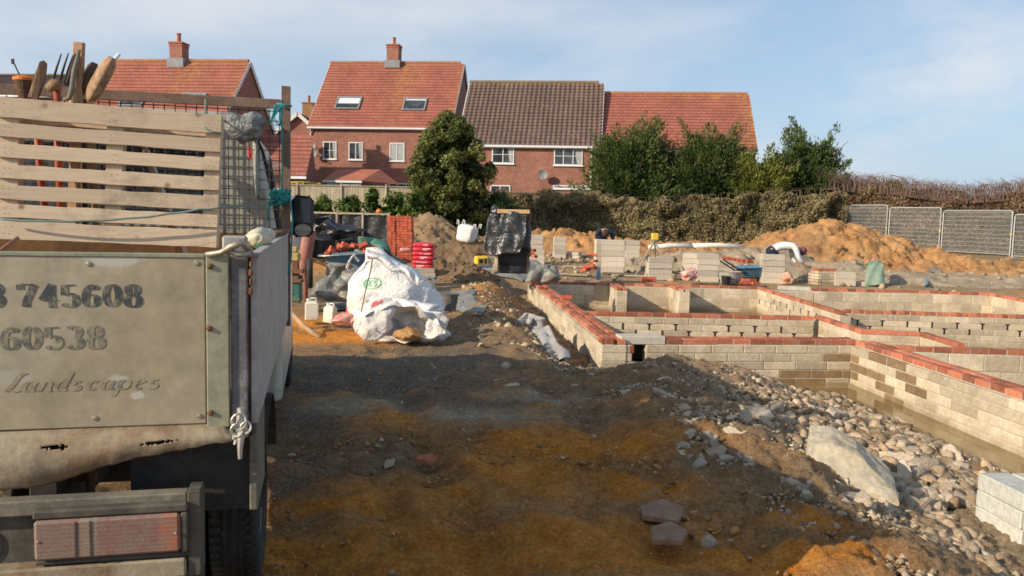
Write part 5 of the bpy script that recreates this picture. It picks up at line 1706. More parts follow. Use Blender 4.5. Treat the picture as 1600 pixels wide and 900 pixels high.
GL = {
    '0': [arc(.32, .5, .22, .46, 0, 360, 28)],
    '1': [[(.2, .85), (.32, .97), (.32, .03)], [(.15, .02), (.5, .02)]],
    '3': [arc(.3, .74, .18, .23, 150, -70, 16), arc(.3, .27, .22, .25, 80, -150, 18)],
    '4': [[(.42, 0), (.42, .97)], [(.42, .97), (.06, .3)], [(.04, .3), (.62, .3)], [(.28, .02), (.56, .02)]],
    '5': [[(.14, .95), (.12, .52)], [(.13, .92), (.5, .94)], arc(.29, .3, .23, .28, 130, -150, 20)],
    '6': [arc(.32, .28, .21, .25, 0, 360, 22), arc(.44, .45, .33, .5, 185, 95, 12), arc(.42, .84, .07, .06, 0, 360, 8)],
    '7': [[(.08, .96), (.56, .96)], [(.09, .96), (.09, .74)], [(.56, .96), (.42, .6), (.3, .3), (.26, .02)]],
    '8': [arc(.32, .73, .17, .23, 0, 360, 20), arc(.32, .26, .22, .25, 0, 360, 22)],
    'L': [[(.42, .98), (.3, .7), (.2, .25), (.06, .04)], arc(.42, .86, .12, .12, 180, 20, 8), [(.0, .06), (.2, .1), (.4, .0), (.62, .1)]],
    'a': [arc(.24, .26, .17, .24, 40, 360, 18), [(.43, .5), (.4, .2), (.46, .02), (.56, .08)]],
    'n': [[(.1, .5), (.14, .3), (.1, .0)], arc(.28, .3, .16, .2, 160, 0, 10), [(.44, .32), (.42, .08), (.48, .0), (.56, .08)]],
    'd': [arc(.24, .26, .17, .24, 40, 360, 18), [(.46, .98), (.42, .5), (.4, .15), (.46, .02), (.56, .08)]],
    's': [arc(.26, .38, .12, .11, 30, 230, 10), arc(.26, .14, .14, .13, 80, -150, 12)],
    'c': [arc(.28, .26, .18, .24, 40, 320, 16)],
    'p': [[(.12, .5), (.12, .1), (.06, -.35)], arc(.3, .26, .18, .24, 150, -150, 18)],
    'e': [[(.12, .26), (.42, .34)], arc(.28, .26, .18, .24, 20, 320, 16)],
    'S': [arc(.32, .72, .18, .2, 30, 240, 10), arc(.3, .26, .2, .23, 75, -150, 12)],
    'B': [[(.12, 0), (.12, .98)], arc(.14, .74, .3, .23, 90, -90, 12), arc(.14, .26, .36, .25, 90, -90, 12)],
    'C': [arc(.36, .5, .28, .46, 50, 310, 20)],
    'T': [[(.32, 0), (.32, .95)], [(.04, .95), (.6, .95)]],
    'E': [[(.12, 0), (.12, .96)], [(.12, .95), (.5, .95)], [(.12, .5), (.42, .5)], [(.12, .03), (.52, .03)]],
    'R': [[(.12, 0), (.12, .98)], arc(.14, .74, .3, .23, 90, -90, 12), [(.28, .5), (.54, 0)]],
    'O': [arc(.34, .5, .26, .46, 0, 360, 24)],
}


def decal(target, text, org, ux, uy, h, mat, w=.16, t=.05, adv=.7, slant=0, paths=None, off=.004, name='lettering', back=.6):
    """project strokes on a mesh object with a ray cast along the normal ux x uy"""
    dg = bpy.context.evaluated_depsgraph_get(); dg.update()
    bvh = BVHTree.FromObject(target, dg)
    Mi = target.matrix_world.inverted()
    org = Vector(org); ux = Vector(ux).normalized(); uy = Vector(uy).normalized(); nz = ux.cross(uy)
    m_ = MB(); x = 0
    items = [(c, GL[c]) if c != ' ' else (c, []) for c in text] if paths is None else [('', paths)]
    for c, gl in items:
        for k, q in stroke_mesh(gl, w, t):
            vs = []
            for p in q:
                P_ = org + ux * ((x + p.x + slant * p.y) * h) + uy * (p.y * h)
                o_ = Mi @ (P_ + nz * back); dd = (Mi.to_3x3() @ (-nz)).normalized()
                hit = bvh.ray_cast(o_, dd)
                if hit[0] is None: vs = None; break
                vs.append(hit[0] + hit[1].normalized() * (off + .0004 * k) * (1 if hit[1].dot(dd) < 0 else -1))
            if vs: m_.add(vs, [(0, 1, 2, 3)])
        x += adv
    return m_.build(name, M[mat], target)


# ---- white bulk bags
bag1 = sack('bulk_bag', [(516, 556, 668), (500, 548, 690), (480, 545, 694), (455, 547, 678), (430, 553, 655), (410, 560, 632), (398, 566, 612), (388, 572, 592)], 11.2, .62, 'bag',
            'large white woven bulk bag slumped to a peak, with green print on its left side', 'bulk bag', 3, fold=.045, ff=3.2, nu=110, nv=70)
DR = Matrix.Translation(-bag1.location)
st = MB(); st.tube([DR @ P(*q) for q in ((583, 396, 10.72), (580, 420, 10.55), (572, 450, 10.45), (566, 480, 10.45), (560, 505, 10.5))], .008, 6); st.build('seam_cord', M['wood_dark'], bag1)
q = P(555, 446, 10.6)
decal(bag1, '', q + Vector((-.045, 0, -.09)), (1, -.35, 0), (.05, 0, 1), .2, 'green_ink', paths=[arc(.5, .5, .62, .36, 0, 360, 36)], w=.09, t=.07, name='printed_ring')
decal(bag1, 'OCS', q + Vector((-.04, 0, -.03)), (1, -.35, 0), (.05, 0, 1), .085, 'green_ink', w=.22, t=.14, adv=.72)
decal(bag1, 'ST', P(557, 478, 10.6) + Vector((-.01, 0, 0)), (1, -.35, 0), (.05, 0, 1), .05, 'green_ink', w=.2, t=.12, adv=.7)
# top flap of the bag
fl = MB()
def flap(u, v):
    px = 572 + 82 * u; py = 389 + 34 * u ** 1.1
    w = 22 * (.55 + .45 * u)
    p = P(px + v * 2, py + v * w + 2.5 * math.sin(u * 13 + v * 2) * (.3 + v), 10.75 - .22 * math.sin(v * 2.4) - .1 * u + .045 * float(crumple(np.array([u]), np.array([v * .4]), np.array([0.]), 9, 5)[0]))
    return DR @ p
fl.grid(flap, 34, 10)
fl.build('flap', M['bag'], bag1, smooth=True, solid=.006)
hd = MB(); hd.tube([DR @ P(*q) for q in ((560, 408, 11), (552, 398, 10.9), (546, 408, 10.9), (542, 418, 11), (547, 425, 11.0))], .018, 6); hd.build('lifting_loop', M['bag'], bag1, smooth=True)
hd = MB(); hd.tube([DR @ P(*q) for q in ((660, 440, 11), (672, 432, 10.8), (680, 440, 10.8), (676, 450, 10.9))], .016, 6); hd.build('lifting_loop', M['bag'], bag1, smooth=True)

bag2 = sack('bulk_bag', [(536, 590, 660), (530, 572, 692), (515, 563, 698), (500, 562, 696), (488, 566, 692), (476, 576, 682), (466, 590, 640)], 10.45, .42, 'bag',
            'empty white bulk bag fallen open on its side with orange sand spilling in its mouth', 'bulk bag', 8, fold=.055, ff=4.5, ridge=1.5, nu=110, nv=60)
DR2 = Matrix.Translation(-bag2.location)
mo = MB()
def mouth(u, v):
    a = u * 2 * math.pi
    rx = 62 * (1 - .72 * v); ry = 26 * (1 - .72 * v)
    cx, cy = 632, 505
    sx = cx + rx * math.cos(a) * (1 + .08 * math.sin(3 * a) + .05 * math.sin(8 * a)); sy = cy + ry * math.sin(a) * (1 + .15 * math.sin(4 * a + 1) + .12 * math.sin(9 * a)) + .12 * (sx - cx)
    dep = 9.93 + .42 * v ** .8 + .05 * math.sin(a * 7) * (1 - v) + .05 * float(crumple(np.array([sx * .01]), np.array([sy * .01]), np.array([v]), 8, 3)[0])
    return DR2 @ P(sx, sy, dep)
mo.grid(mouth, 48, 9, closeu=True)
mo.build('mouth', M['bag'], bag2, smooth=True, solid=.006)
# folds hanging left
for (rows, Yy, sd) in (([(532, 572, 590), (520, 564, 604), (500, 566, 612), (482, 585, 622), (474, 600, 618)], 9.98, 4), ([(533, 660, 676), (520, 664, 692), (500, 668, 698), (488, 664, 692)], 10.05, 6)):
    f_ = sack('fold', rows, Yy, .35, 'bag', None, None, sd, fold=.03, nu=36, nv=24, build=False, ff=6)
    f_.v = [tuple(Vector(v_) - bag2.location) for v_ in f_.v]; f_.build('fold', M['bag'], bag2, smooth=True)
sd_ = MB()
v, f = rockshape(3, 90, 0)
v = v * (.16, .14, .075); c = DR2 @ P(636, 522, 10.0)
v = v + .012 * fbm(v[:, 0] * 20, v[:, 1] * 20, v[:, 2] * 20, 3, 4)[:, None]
sd_.add([Vector(q) + c for q in v], [tuple(q) for q in f]); sd_.build('sand', M['clay'], bag2, smooth=True)
decal(bag2, '', P(577, 482, 10.2), (1, -.2, .5), (-.2, 0, 1), .13, 'red_ink', paths=[[(.0, .1), (.5, .1), (1.0, .2)], [(.05, .3), (.5, .32), (.95, .4)], [(.4, .5), (.95, .6)]], w=.24, t=.24, name='print')
# far white bulk bag
q = P(727, 379, 24.3)
t = thing('bulk_bag', 'square full white bulk bag leaning on blocks in front of the dark bush', 'bulk bag', (q.x, q.y, q.z), -.35)
t.rotation_euler = (0, R(12), -.35)
rows_ = MB()
v, f = ico(3); v = np.sign(v) * np.abs(v) ** .45; v = v * (.27, .27, .27)
v[:, :2] *= (1 - .07 * np.exp(-(v[:, 2] / .05) ** 2))[:, None]
v = v + .012 * fbm(v[:, 0] * 9, v[:, 1] * 9, v[:, 2] * 9, 3, 2)[:, None] * v / .27
rows_.add(v + (0, 0, .28), [tuple(q) for q in f]); rows_.build('sack', M['bag'], t, smooth=True)
for (x, y) in ((-.24, -.22), (.24, -.22), (.24, .22), (-.24, .22)):
    rows_ = MB(); rows_.tube([(x, y, .48), (x * 1.05, y, .62), (x * 1.25, y, .64), (x * 1.3, y * .9, .5)], .018, 6); rows_.build('lifting_loop', M['bag'], t, smooth=True)

# ---- jerry cans
def jerry(px, py, Y, h, lab, rz, mat='jug', lean=0):
    q = P(px, py, Y)
    t = thing('plastic_can', lab, 'plastic can', q, rz)
    t.rotation_euler = (0, lean, rz)
    w, d = h * .58, h * .4
    b = MB(); b.box(-w / 2, w / 2, -d / 2, d / 2, 0, h * .72)
    b.add([(-w / 2, -d / 2, h * .72), (w / 2, -d / 2, h * .72), (w / 2, d / 2, h * .72), (-w / 2, d / 2, h * .72), (-w * .32, -d * .25, h * .86), (w * .32, -d * .25, h * .86), (w * .32, d * .25, h * .86), (-w * .32, d * .25, h * .86)],
          [(0, 1, 5, 4), (1, 2, 6, 5), (2, 3, 7, 6), (3, 0, 4, 7), (4, 5, 6, 7)])
    b.build('body', M[mat], t, bevel=h * .05, smooth=False)
    b = MB(); b.tube([(-w * .05, 0, h * .84), (-w * .02, 0, h * .97), (w * .3, 0, h * .97), (w * .42, 0, h * .74)], h * .04, 8); b.build('handle', M[mat], t, smooth=True)
    b = MB(); b.lathe([(h * .1, 0), (h * .1, h * .09), (0.001, h * .09)], 14, Matrix.Translation((-w * .22, 0, h * .86))); b.build('cap', M['white_paint'], t)
    return t


jerry(487, 500, 11.6, .33, 'milky white plastic can standing on the sunlit clay, left of the two', .25)
jerry(515, 504, 11.5, .29, 'dirtier white plastic can, right of the two, leaning near the red sacks', -.4, lean=R(4))
# red crushed sacks next to the bag
sack('cement_sack', [(506, 524, 556), (500, 520, 560), (493, 528, 556), (489, 536, 550)], 11.0, .8, 'pink_sack', 'crumpled flat red and clear wrapper on the ground beside the bulk bag', 'sack', 12, fold=.03, ff=7, nu=40, nv=20)
sack('cement_sack', [(487, 541, 556), (478, 541, 556), (468, 545, 555), (465, 548, 553)], 11.5, .7, 'red_sack', 'small red and white sack end standing by the left edge of the bulk bag', 'sack', 14, fold=.02, ff=7, nu=36, nv=20)

# ---- brick pack
q = P(606, 410, 20.5); q2 = P(645, 338, 20.5)
Wd = (q2.x - q.x); zt_ = q2.z; n_row = 18; bh = (zt_ - q.z) / n_row
bb = MB(); bb.box(-.1075, .1075, -.05, .05, 0, .062, ch=.004); o = bb.build('brick', M['brick_loose'], recentre=False); BR = o.data; bpy.data.objects.remove(o)
bb = MB(); bb.box(-.05, .05, -.1075, .1075, 0, .062, ch=.004); o = bb.build('brick', M['brick_loose'], recentre=False); BRH = o.data; bpy.data.objects.remove(o)


def brick(loc, rot, lab, grp, mesh=None, sc=1):
    o = bpy.data.objects.new('red_brick', mesh or BR); col.objects.link(o); o.location = loc; o.rotation_euler = rot; o.scale = (sc, sc, sc)
    return tag(o, lab, 'brick', grp)


nb = 6
for k in range(n_row):
    xo = .0 if k < 12 else -.02
    for i in range(nb):
        top = k >= n_row - 1
        x = q.x + (i + .5) * Wd / nb + xo + random.uniform(-.006, .006)
        o = brick((x, q.y + (.02 if (i in (2, 3) and k < n_row - 2) else 0) + random.uniform(-.008, .008), q.z + k * bh), (0, 0, random.uniform(-.03, .03)), 'red brick in the tall pack behind the white bulk bags', 'bricks in the tall pack', BRH)
        o.scale = (Wd / nb / .1 * .97, 1, bh / .062 * .95)
        if k > n_row - 3 or i in (0, nb - 1):
            o = brick((x, q.y + .24, q.z + k * bh), (0, 0, random.uniform(-.03, .03)), 'red brick in the tall pack behind the white bulk bags', 'bricks in the tall pack', BRH)
            o.scale = (Wd / nb / .1 * .97, 1, bh / .062 * .95)
# core rows behind so the pack is solid
for k in range(n_row):
    o = brick((q.x + Wd / 2, q.y + .2, q.z + k * bh), (0, 0, 0), 'red brick in the tall pack behind the white bulk bags', 'bricks in the tall pack', BR); o.scale = (Wd / .215 * .6, 1.6, bh / .062 * .95)
# ---- red cement sacks on blocks
def pillow(name, c, size, rz, mat, lab, cat, seed, group=None):
    v, f = ico(4); v = np.sign(v) * np.abs(v) ** .42; v = v * np.array(size) / 2
    cr = crumple(v[:, 0], v[:, 1], v[:, 2], 9, seed)
    r = np.hypot(v[:, 0] / size[0], v[:, 1] / size[1]) * 2
    v[:, 2] *= 1.08 - .25 * r ** 3
    v = v * (1 + .035 * cr[:, None])
    m_ = MB(); m_.add([Vector(q) for q in v], [tuple(q) for q in f])
    o = m_.build(name, M[mat], smooth=True, recentre=False); o.location = c; o.rotation_euler = (0, 0, rz)
    return tag(o, lab, cat, group)


q = P(660, 420, 18.5)
for k in range(6):
    o = pillow('cement_sack', (q.x + random.uniform(-.02, .02) + (.03 if k > 3 else 0), q.y + .1, q.z + .055 + k * .098), (.5, .34, .115), random.uniform(-.06, .06), 'red_sack', 'shiny red cement sack in the pile right of the tall brick pack', 'sack', 30 + k, 'red cement sacks in the pile')
    bpy.context.view_layer.update()
    decal(o, '', o.location + Vector((-.16 + .03 * k, 0, -.01)), (1, 0, 0), (0, 0, 1), .1, 'white_ink', paths=[[(0, .2), (.5 + .3 * (k % 3), .2)], [(.9, .1), (2.4, .12)]] if k % 2 else [[(.3, .0), (1.4, .02)], [(.3, .3), (2.0, .3)]], w=.14, t=.14, name='print')
pillow('cement_sack', (q.x - .42, q.y + .15, q.z + .42), (.26, .3, .1), .2, 'pink_sack', 'pale pinkish sack end between the brick pack and the red sacks', 'sack', 40)
stack(664, 434, 419, 30, 'under the red cement sacks', Y=18.4, rz=.1)
# ---- bucket
def bucket(px, py, Y, h, r, lab, mat='concrete_grey', lean=0, handle=True):
    q = P(px, py, Y)
    t = thing('bucket', lab, 'bucket', q); t.rotation_euler = (lean, lean * .5, .3)
    b = MB(); b.lathe([(r * .78, 0), (r, h), (r * 1.06, h), (r * 1.06, h * .93), (r * 1.0, h * .92)], 24)
    b.lathe([(0.001, h * .7), (r * .93, h * .7), (r * .97, h)], 24)
    b.build('pail', M[mat], t, smooth=False)
    if handle:
        b = MB(); b.tube([(r * 1.04 * math.cos(a), r * 1.04 * math.sin(a) * .9, h * .95 + r * .15 * math.sin(a)) for a in [i * math.pi / 12 for i in range(13)]], .006, 6); b.build('handle', M['zinc'], t)
    return t


bucket(700, 485, 12.2, .27, .15, 'mortar-caked black bucket on the ground right of the bulk bags', 'bucket_dirty', .05)
# ---- blue wheelbarrow full of bricks
q = P(548, 420, 15.5)
t = thing('wheelbarrow', 'blue wheelbarrow loaded with red bricks, left of the brick pack', 'wheelbarrow', q, .15)
zr_ = P(548, 396, 15.5).z - q.z
def tray(u, v, s=1.0):
    a = u * 2 * math.pi; cx = math.copysign(abs(math.cos(a)) ** .6, math.cos(a)); sy = math.copysign(abs(math.sin(a)) ** .6, math.sin(a))
    r = .34 + .36 * v
    return ((.58 * r / .7 + .02) * cx * 1.0 * s - .0, .42 * r / .7 * sy * s, zr_ - .26 + .26 * v + (.05 * cx if v > .9 else 0))
b = MB(); b.grid(lambda u, v: tray(u, v), 40, 7, closeu=True); b.grid(lambda u, v: tray(u, v * .001, 1 - v * .98), 40, 3, closeu=True)
b.build('tray', M['blue_plastic'], t, smooth=True, solid=.01)
b = MB(); b.tube([tray(i / 40, 1.0) for i in range(41)], .014, 6); b.build('rim', M['zinc'], t)
b = MB()
for s in (-1, 1): b.tube([(-.95, .26 * s, zr_ - .05), (-.3, .24 * s, zr_ - .28), (.55, .1 * s, .2)], .017, 8)
b.build('handle', M['rust'], t)
for s in (-1, 1):
    b = MB(); b.tube([(-.35, .22 * s, zr_ - .28), (-.45, .24 * s, .0), (-.2, .24 * s, .0), (-.1, .2 * s, zr_ - .3)], .015, 8); b.build('leg', M['rust'], t)
b = MB(); b.lathe([(.1, -.035), (.19, -.04), (.2, 0), (.19, .04), (.1, .035)], 20, Matrix.Translation((.6, 0, .2)) @ Matrix.Rotation(R(90), 4, 'X'), closed=True); b.build('wheel', M['tyre'], t)
WB = q
for i in range(17):
    a = random.uniform(-.42, .5); bdy = random.uniform(-.22, .15)
    lift = .26 * (1 - abs(a - .05) / .6) * random.uniform(.5, 1.05)
    c, s = math.cos(.15), math.sin(.15)
    brick((q.x + a * c - bdy * s, q.y + a * s + bdy * c, q.z + zr_ - .04 + lift), (random.uniform(-.6, .6), random.uniform(-.5, .5), random.uniform(-1.5, 1.5)), 'red brick heaped loose in the blue wheelbarrow', 'bricks in the wheelbarrow', BR)
# ---- tarpaulins
sack('plastic_sheet', [(374, 486, 538), (366, 484, 545), (356, 488, 541), (347, 494, 532), (342, 505, 525)], 19, .8, 'poly_black', 'heap of crumpled black polythene at the far left, under the soil heap', 'sheet', 41, fold=.15, ff=3.4, ridge=2.2)
sack('plastic_sheet', [(470, 494, 548), (460, 490, 560), (448, 500, 560), (434, 508, 556), (420, 513, 552), (412, 518, 540)], 13.6, .6, 'poly_grey', 'stiff grey-green folded sheeting slumped between the cans and the wheelbarrow', 'sheet', 43, fold=.10, ff=3.2, ridge=1.5)
sack('plastic_sheet', [(418, 545, 640), (405, 550, 622), (392, 560, 612), (380, 566, 604), (372, 570, 592)], 17.2, .6, 'poly_green', 'dark green and grey sheeting bundled in front of the brick pack', 'sheet', 45, fold=.13, ff=2.4, ridge=1.5)
tarp('plastic_sheet', [(500, 488), (556, 486), (552, 462), (508, 466)], 'grey sheet lying flat on the ground behind the two cans', 'poly_grey', 3, amp=.08, fr=3)
tarp('plastic_sheet', [(690, 490), (760, 495), (740, 456), (684, 462)], 'flat grey-green sheet on the ground right of the mortar bucket', 'poly_grey', 5, amp=.07, fr=3, n=36)
tarp('plastic_sheet', [(700, 424), (812, 447), (868, 428), (790, 398)], 'spread grey polythene spilling from the black covered pallet towards the footings', 'poly_grey', 7, amp=.22, fr=2.2, hump=.15)
sack('plastic_sheet', [(440, 820, 858), (432, 826, 866), (424, 832, 868), (414, 850, 872)], 17.4, .5, 'poly_grey', 'stiff upright end of grey polythene at the far corner of the footings', 'sheet', 47, fold=.08, ff=4, ridge=1.6, nu=48, nv=24)
# membrane stuffed beside the left wall
sack('membrane', [(534, 798, 822), (524, 798, 848), (510, 802, 848), (498, 806, 846), (490, 812, 838)], 11.9, .8, 'poly_light', 'pale grey damp membrane bundled against the left footing wall', 'sheet', 51, fold=.08, ff=4, ridge=1.5, nu=56, nv=30)
def fold_strip(pts_l, pts_r, mat, lab, name='membrane'):
    m_ = MB(); n = len(pts_l)
    L_ = [P(q[0], q[1], q[2] * .91) for q in pts_l]; R_ = [P(q[0], q[1], q[2] * .91) for q in pts_r]
    def f_(u, v):
        i = min(int(v * (n - 1)), n - 2); t_ = v * (n - 1) - i
        a = L_[i].lerp(L_[i + 1], t_); b = R_[i].lerp(R_[i + 1], t_)
        p = a.lerp(b, u); p.z += .03 * math.sin(u * 3.14) + .012 * math.sin(u * 11 + v * 7); p.y += .02 * math.sin(u * 9 + v * 5)
        return p
    m_.grid(f_, 14, 26)
    return tag(m_.build(name, M[mat], smooth=True, solid=.008), lab, 'sheet')


fold_strip([(808, 535, 12.6), (828, 538, 12.0), (842, 552, 11.4), (846, 562, 11.1), (856, 575, 10.9)], [(842, 512, 12.6), (858, 508, 12.2), (872, 538, 11.5), (890, 549, 11.2), (892, 558, 11.0)], 'poly_light', 'pale membrane strip folded over the dark green one beside the left footing wall')
fold_strip([(820, 528, 12.2), (830, 550, 11.8), (842, 566, 11.15), (866, 580, 10.8)], [(844, 522, 12.3), (852, 520, 12.0), (884, 552, 11.3), (889, 572, 11.0)], 'poly_green', 'dark green membrane strip at the foot of the left footing wall')
# green and grey sheets by the clay heap
k_ = 1 / .91
fold_strip([(1360, 409, 21.9 * k_), (1357, 414, 21.3 * k_), (1352, 428, 20.9 * k_), (1350, 448, 20.5 * k_)], [(1376, 408, 21.9 * k_), (1381, 413, 21.3 * k_), (1380, 426, 20.9 * k_), (1384, 446, 20.5 * k_)], 'green_pale', 'pale green sheeting draped to the ground behind the far footing wall', 'plastic_sheet')
tarp('plastic_sheet', [(1312, 424), (1362, 424), (1352, 409), (1320, 409)], 'green sheeting lying crumpled left of the draped one', 'poly_green2', 9, amp=.22, fr=3, n=36)
tarp('plastic_sheet', [(1410, 418), (1470, 430), (1462, 414), (1420, 406)], 'silvery black sheet lying at the foot of the clay heap', 'poly_grey', 11, amp=.25, fr=3, n=36)
# blue pipe
b = MB(); pts = [gp(1446, 449), gp(1452, 440), gp(1458, 434)]; b.tube([p + Vector((0, 0, .08)) for p in pts], .05, 8); tag(b.build('pipe', M['blue_plastic'], smooth=True), 'short blue pipe sticking out of the earth right of the green sheeting', 'pipe')
# timber-edged bank
a = P(487, 340, 27); b_ = P(608, 340, 26.5)
d = b_ - a; t = thing('edging_frame', 'low timber frame backed with black polythene, in front of the green shrubs', 'edging', (a.x, a.y, .2), math.atan2(d.y, d.x))
L = d.length; zt_ = P(545, 332, 26.8).z - .2
x0 = MB(); x0.box(0, L, -.03, .03, zt_ - .06, zt_, ch=.005); x0.build('top_rail', M['fence'], t)
for i in range(4): x0 = MB(); x0.box(i * L / 3 - .035, i * L / 3 + .035, -.045, .0, -.2, zt_ + .02, ch=.005); x0.build('post', M['fence'], t)
x0 = MB(); x0.grid(lambda u, v: (u * L, .05 + .03 * math.sin(u * 31) * math.sin(v * 5), v * (zt_ - .08) - .1 * (1 - v)), 60, 8); x0.build('polythene', M['poly_black'], t, smooth=True)
x0 = P(592, 330, 26.7); b = MB(); b.lathe([(.09, 0), (.1, .05), (.07, .12), (.02, .15), (.001, .15)], 14, Matrix.Translation((x0.x, x0.y, .2 + zt_))); tag(b.build('cap', M['orange'], smooth=True), 'small orange cap on the corner of the timber edging', 'cap')
# ---- covered pallet standing upright
q = P(800, 424, 18.2); zt_ = P(800, 330, 18.2).z
t = thing('covered_stack', 'tall stack shrouded in shiny black polythene with a fresh timber batten on top', 'covered stack', q, 0)
Y = 18.2
body = sack('x', [(426, 778, 824), (408, 776, 827), (380, 772, 828), (350, 778, 828), (336, 780, 827)], Y + .3, .8, 'poly_black', None, None, 61, fold=.03, build=False, ff=3.2, e=.35)
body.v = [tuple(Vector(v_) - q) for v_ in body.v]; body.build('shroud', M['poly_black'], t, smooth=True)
fl = MB()
def sh(u, v):
    pl = np.interp(v, [0, .15, .5, .85, 1], [767, 762, 759, 756, 757]); pr = np.interp(v, [0, .5, .8, 1], [823, 822, 818, 812])
    px = pl + (pr - pl) * u; py = 333 + v * (58 + 8 * math.sin(u * 3.14)) + 3 * math.sin(u * 8)
    yy = Y - .32 + .18 * (.5 - u) ** 2 * 0 + .10 * (1 - u) ** 2 + .035 * float(crumple(np.array([u]), np.array([v * .6]), np.array([0.]), 6, 6)[0]) + .010 * float(crumple(np.array([u]), np.array([v]), np.array([1.]), 15, 9)[0])
    return P(px, py, yy) - q
fl.grid(sh, 46, 40)
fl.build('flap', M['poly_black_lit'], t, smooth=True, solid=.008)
b = MB(); b.add([], []);
hb = sack('x', [(338, 768, 781), (330, 766, 780), (324, 768, 777), (321, 770, 774)], Y, .9, 'poly_black', None, None, 63, fold=.03, build=False, ff=6, nu=24, nv=14)
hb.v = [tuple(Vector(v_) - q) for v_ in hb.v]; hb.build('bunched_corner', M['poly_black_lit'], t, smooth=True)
a = P(777, 330, Y - .25) - q; b_ = P(828, 331, Y - .25) - q
b = MB(); b.beam(a, b_, .1, .09, ch=.006); b.build('batten', M['wood_new'], t)
a = P(774, 424, Y - .1) - q; b_ = P(774, 376, Y - .1) - q
b = MB(); b.beam(a, b_, .11, .1, up=(0, 1, 0), ch=.006); b.build('post', M['block'], t)
# ---- yellow generator
q = P(753, 415, 17.6)
t = thing('generator', 'small yellow site generator on the clay left of the covered stack', 'generator', q, .3)
b = MB(); b.box(-.16, .13, -.1, .12, .02, .21, ch=.03); b.build('casing', M['yellow'], t)
b = MB(); b.box(-.1, .0, -.112, -.09, .06, .15, ch=.004); b.box(.03, .08, -.112, -.09, .05, .17, ch=.004); b.build('panel', M['black_plastic'], t)
b = MB(); b.tube([(-.14, 0, .19), (-.13, 0, .25), (.1, 0, .25), (.12, 0, .19)], .015, 8); b.build('handle', M['black_plastic'], t)
b = MB(); b.box(.135, .26, -.08, .1, .03, .2, ch=.02); b.build('fuel_tank', M['fence'], t)
# blocks lying by the far white bag
block((P(712, 378, 23.5).x, 23.5, .15), .4, True, 'grey block lying left of the far white bulk bag', None)
block((P(742, 398, 20.5).x, 20.5, .16), -.5, True, 'grey block lying on the bank right of the dark soil heap', None)
block((P(760, 392, 20.8).x, 20.8, .2), .3, False, 'grey block on edge behind the yellow generator', None)
# red rags / brick rubble left of navy man's stack
for i, (px, py, s) in enumerate([(926, 398, .9), (929, 408, .9), (921, 417, 1.2), (930, 419, 1.1), (913, 423, 1.0), (917, 421, .8), (832, 400, 1), (830, 392, 1), (828, 397, .9)]):
    q = P(px, py, 21.2 if i < 6 else 19.6)
    g_ = 'loose bricks left of the stack where the man in navy bends' if i < 6 else 'loose bricks showing right of the covered stack'
    brick((q.x, q.y, q.z - .03), (random.uniform(-.3, .3), random.uniform(-.3, .3), random.uniform(-1, 1)), 'red brick in the ' + ('small pile left of the stack where the man in navy bends' if i < 6 else 'little pile showing right of the covered stack'), g_, BR, s * 1.15)
for i, px in enumerate((1009, 1018)):
    q = P(px, 440, 19.9)
    for k in range(2): brick((q.x, q.y, ZT + k * .07), (0, 0, .1), 'red brick in the low pile in front of the stack by the tripod', 'bricks by the tripod stack', BR)
for i in range(5):
    q = P(1160 + i * 5, 441, 20 + .1 * (i % 2)); brick((q.x, q.y, ZT + (i % 2) * .07), (0, 0, .1 * i), 'red brick in the low pile right of the mortar tub', 'bricks by the mortar tub', BR)
for i in range(6):
    q = P(1135 + i * 7, 404 + i * 1.2, 23); brick((q.x, q.y, q.z - .02), (0, 0, .1 * i), 'red brick in the distant row behind the blue barrow', 'bricks in the distant row', BR, 1.15)
# small blue bottle on the far wall
q = P(935, 437, 19.6)
t = thing('drinks_bottle', 'blue drinks bottle standing at the far footing wall', 'bottle', (q.x, q.y, q.z))
b = MB(); b.lathe([(.035, 0), (.042, .01), (.042, .17), (.035, .2), (.018, .25), (.018, .27)], 16); b.build('body', M['bottle'], t, smooth=True)
b = MB(); b.lathe([(.02, .27), (.02, .3), (.001, .3)], 12); b.build('cap', M['white_paint'], t)
t.scale = (1.3, 1.3, 1.15)
# ---- level on tripod
q = P(1010, 424, 21.4); qt = P(1023, 376, 21.4)
t = thing('laser_level', 'yellow survey level on a pale tripod among the block stacks', 'level', (qt.x, qt.y, q.z - .0))
hz = qt.z - q.z
feet = [P(993, 430, 21.0), P(1048, 430, 21.2), P(1025, 415, 22.0)]
for f_ in feet:
    b = MB(); e_ = f_ - Vector(t.location); b.tube([(0, 0, hz - .02), (e_.x * .5, e_.y * .5, hz * .5), (e_.x, e_.y, e_.z)], [.028, .024, .014], 8)
    b.build('leg', M['fence'], t)
b = MB(); b.lathe([(.09, hz - .03), (.1, hz), (.05, hz + .01), (.001, hz + .01)], 16); b.build('head_plate', M['grey_metal'], t)
b = MB(); b.box(-.09, .09, -.08, .08, hz + .01, hz + .2, ch=.02); b.build('instrument', M['yellow'], t)
b = MB(); b.lathe([(.06, 0), (.06, .05), (.04, .08), (.001, .08)], 14, Matrix.Translation((0, 0, hz + .2))); b.build('beacon', M['black_plastic'], t)
b = MB(); b.tube([(.02, .05, hz + .28), (.02, .05, hz + .38)], .008, 6); b.build('aerial', M['black_plastic'], t)
# white pipe on the ground
b = MB()
for (s0, s1) in (((1013, 387), (1083, 384.5)), ((1082, 384), (1163, 386.5))):
    a = P(*s0, 30); c_ = P(*s1, 30)
    b.tube([a, (a + c_) / 2 + Vector((0, 0, .05)), c_], .09, 10)
tag(b.build('drain_pipe', M['white_pipe'], smooth=True), 'long white drain pipe lying along the foot of the clay bank', 'pipe')
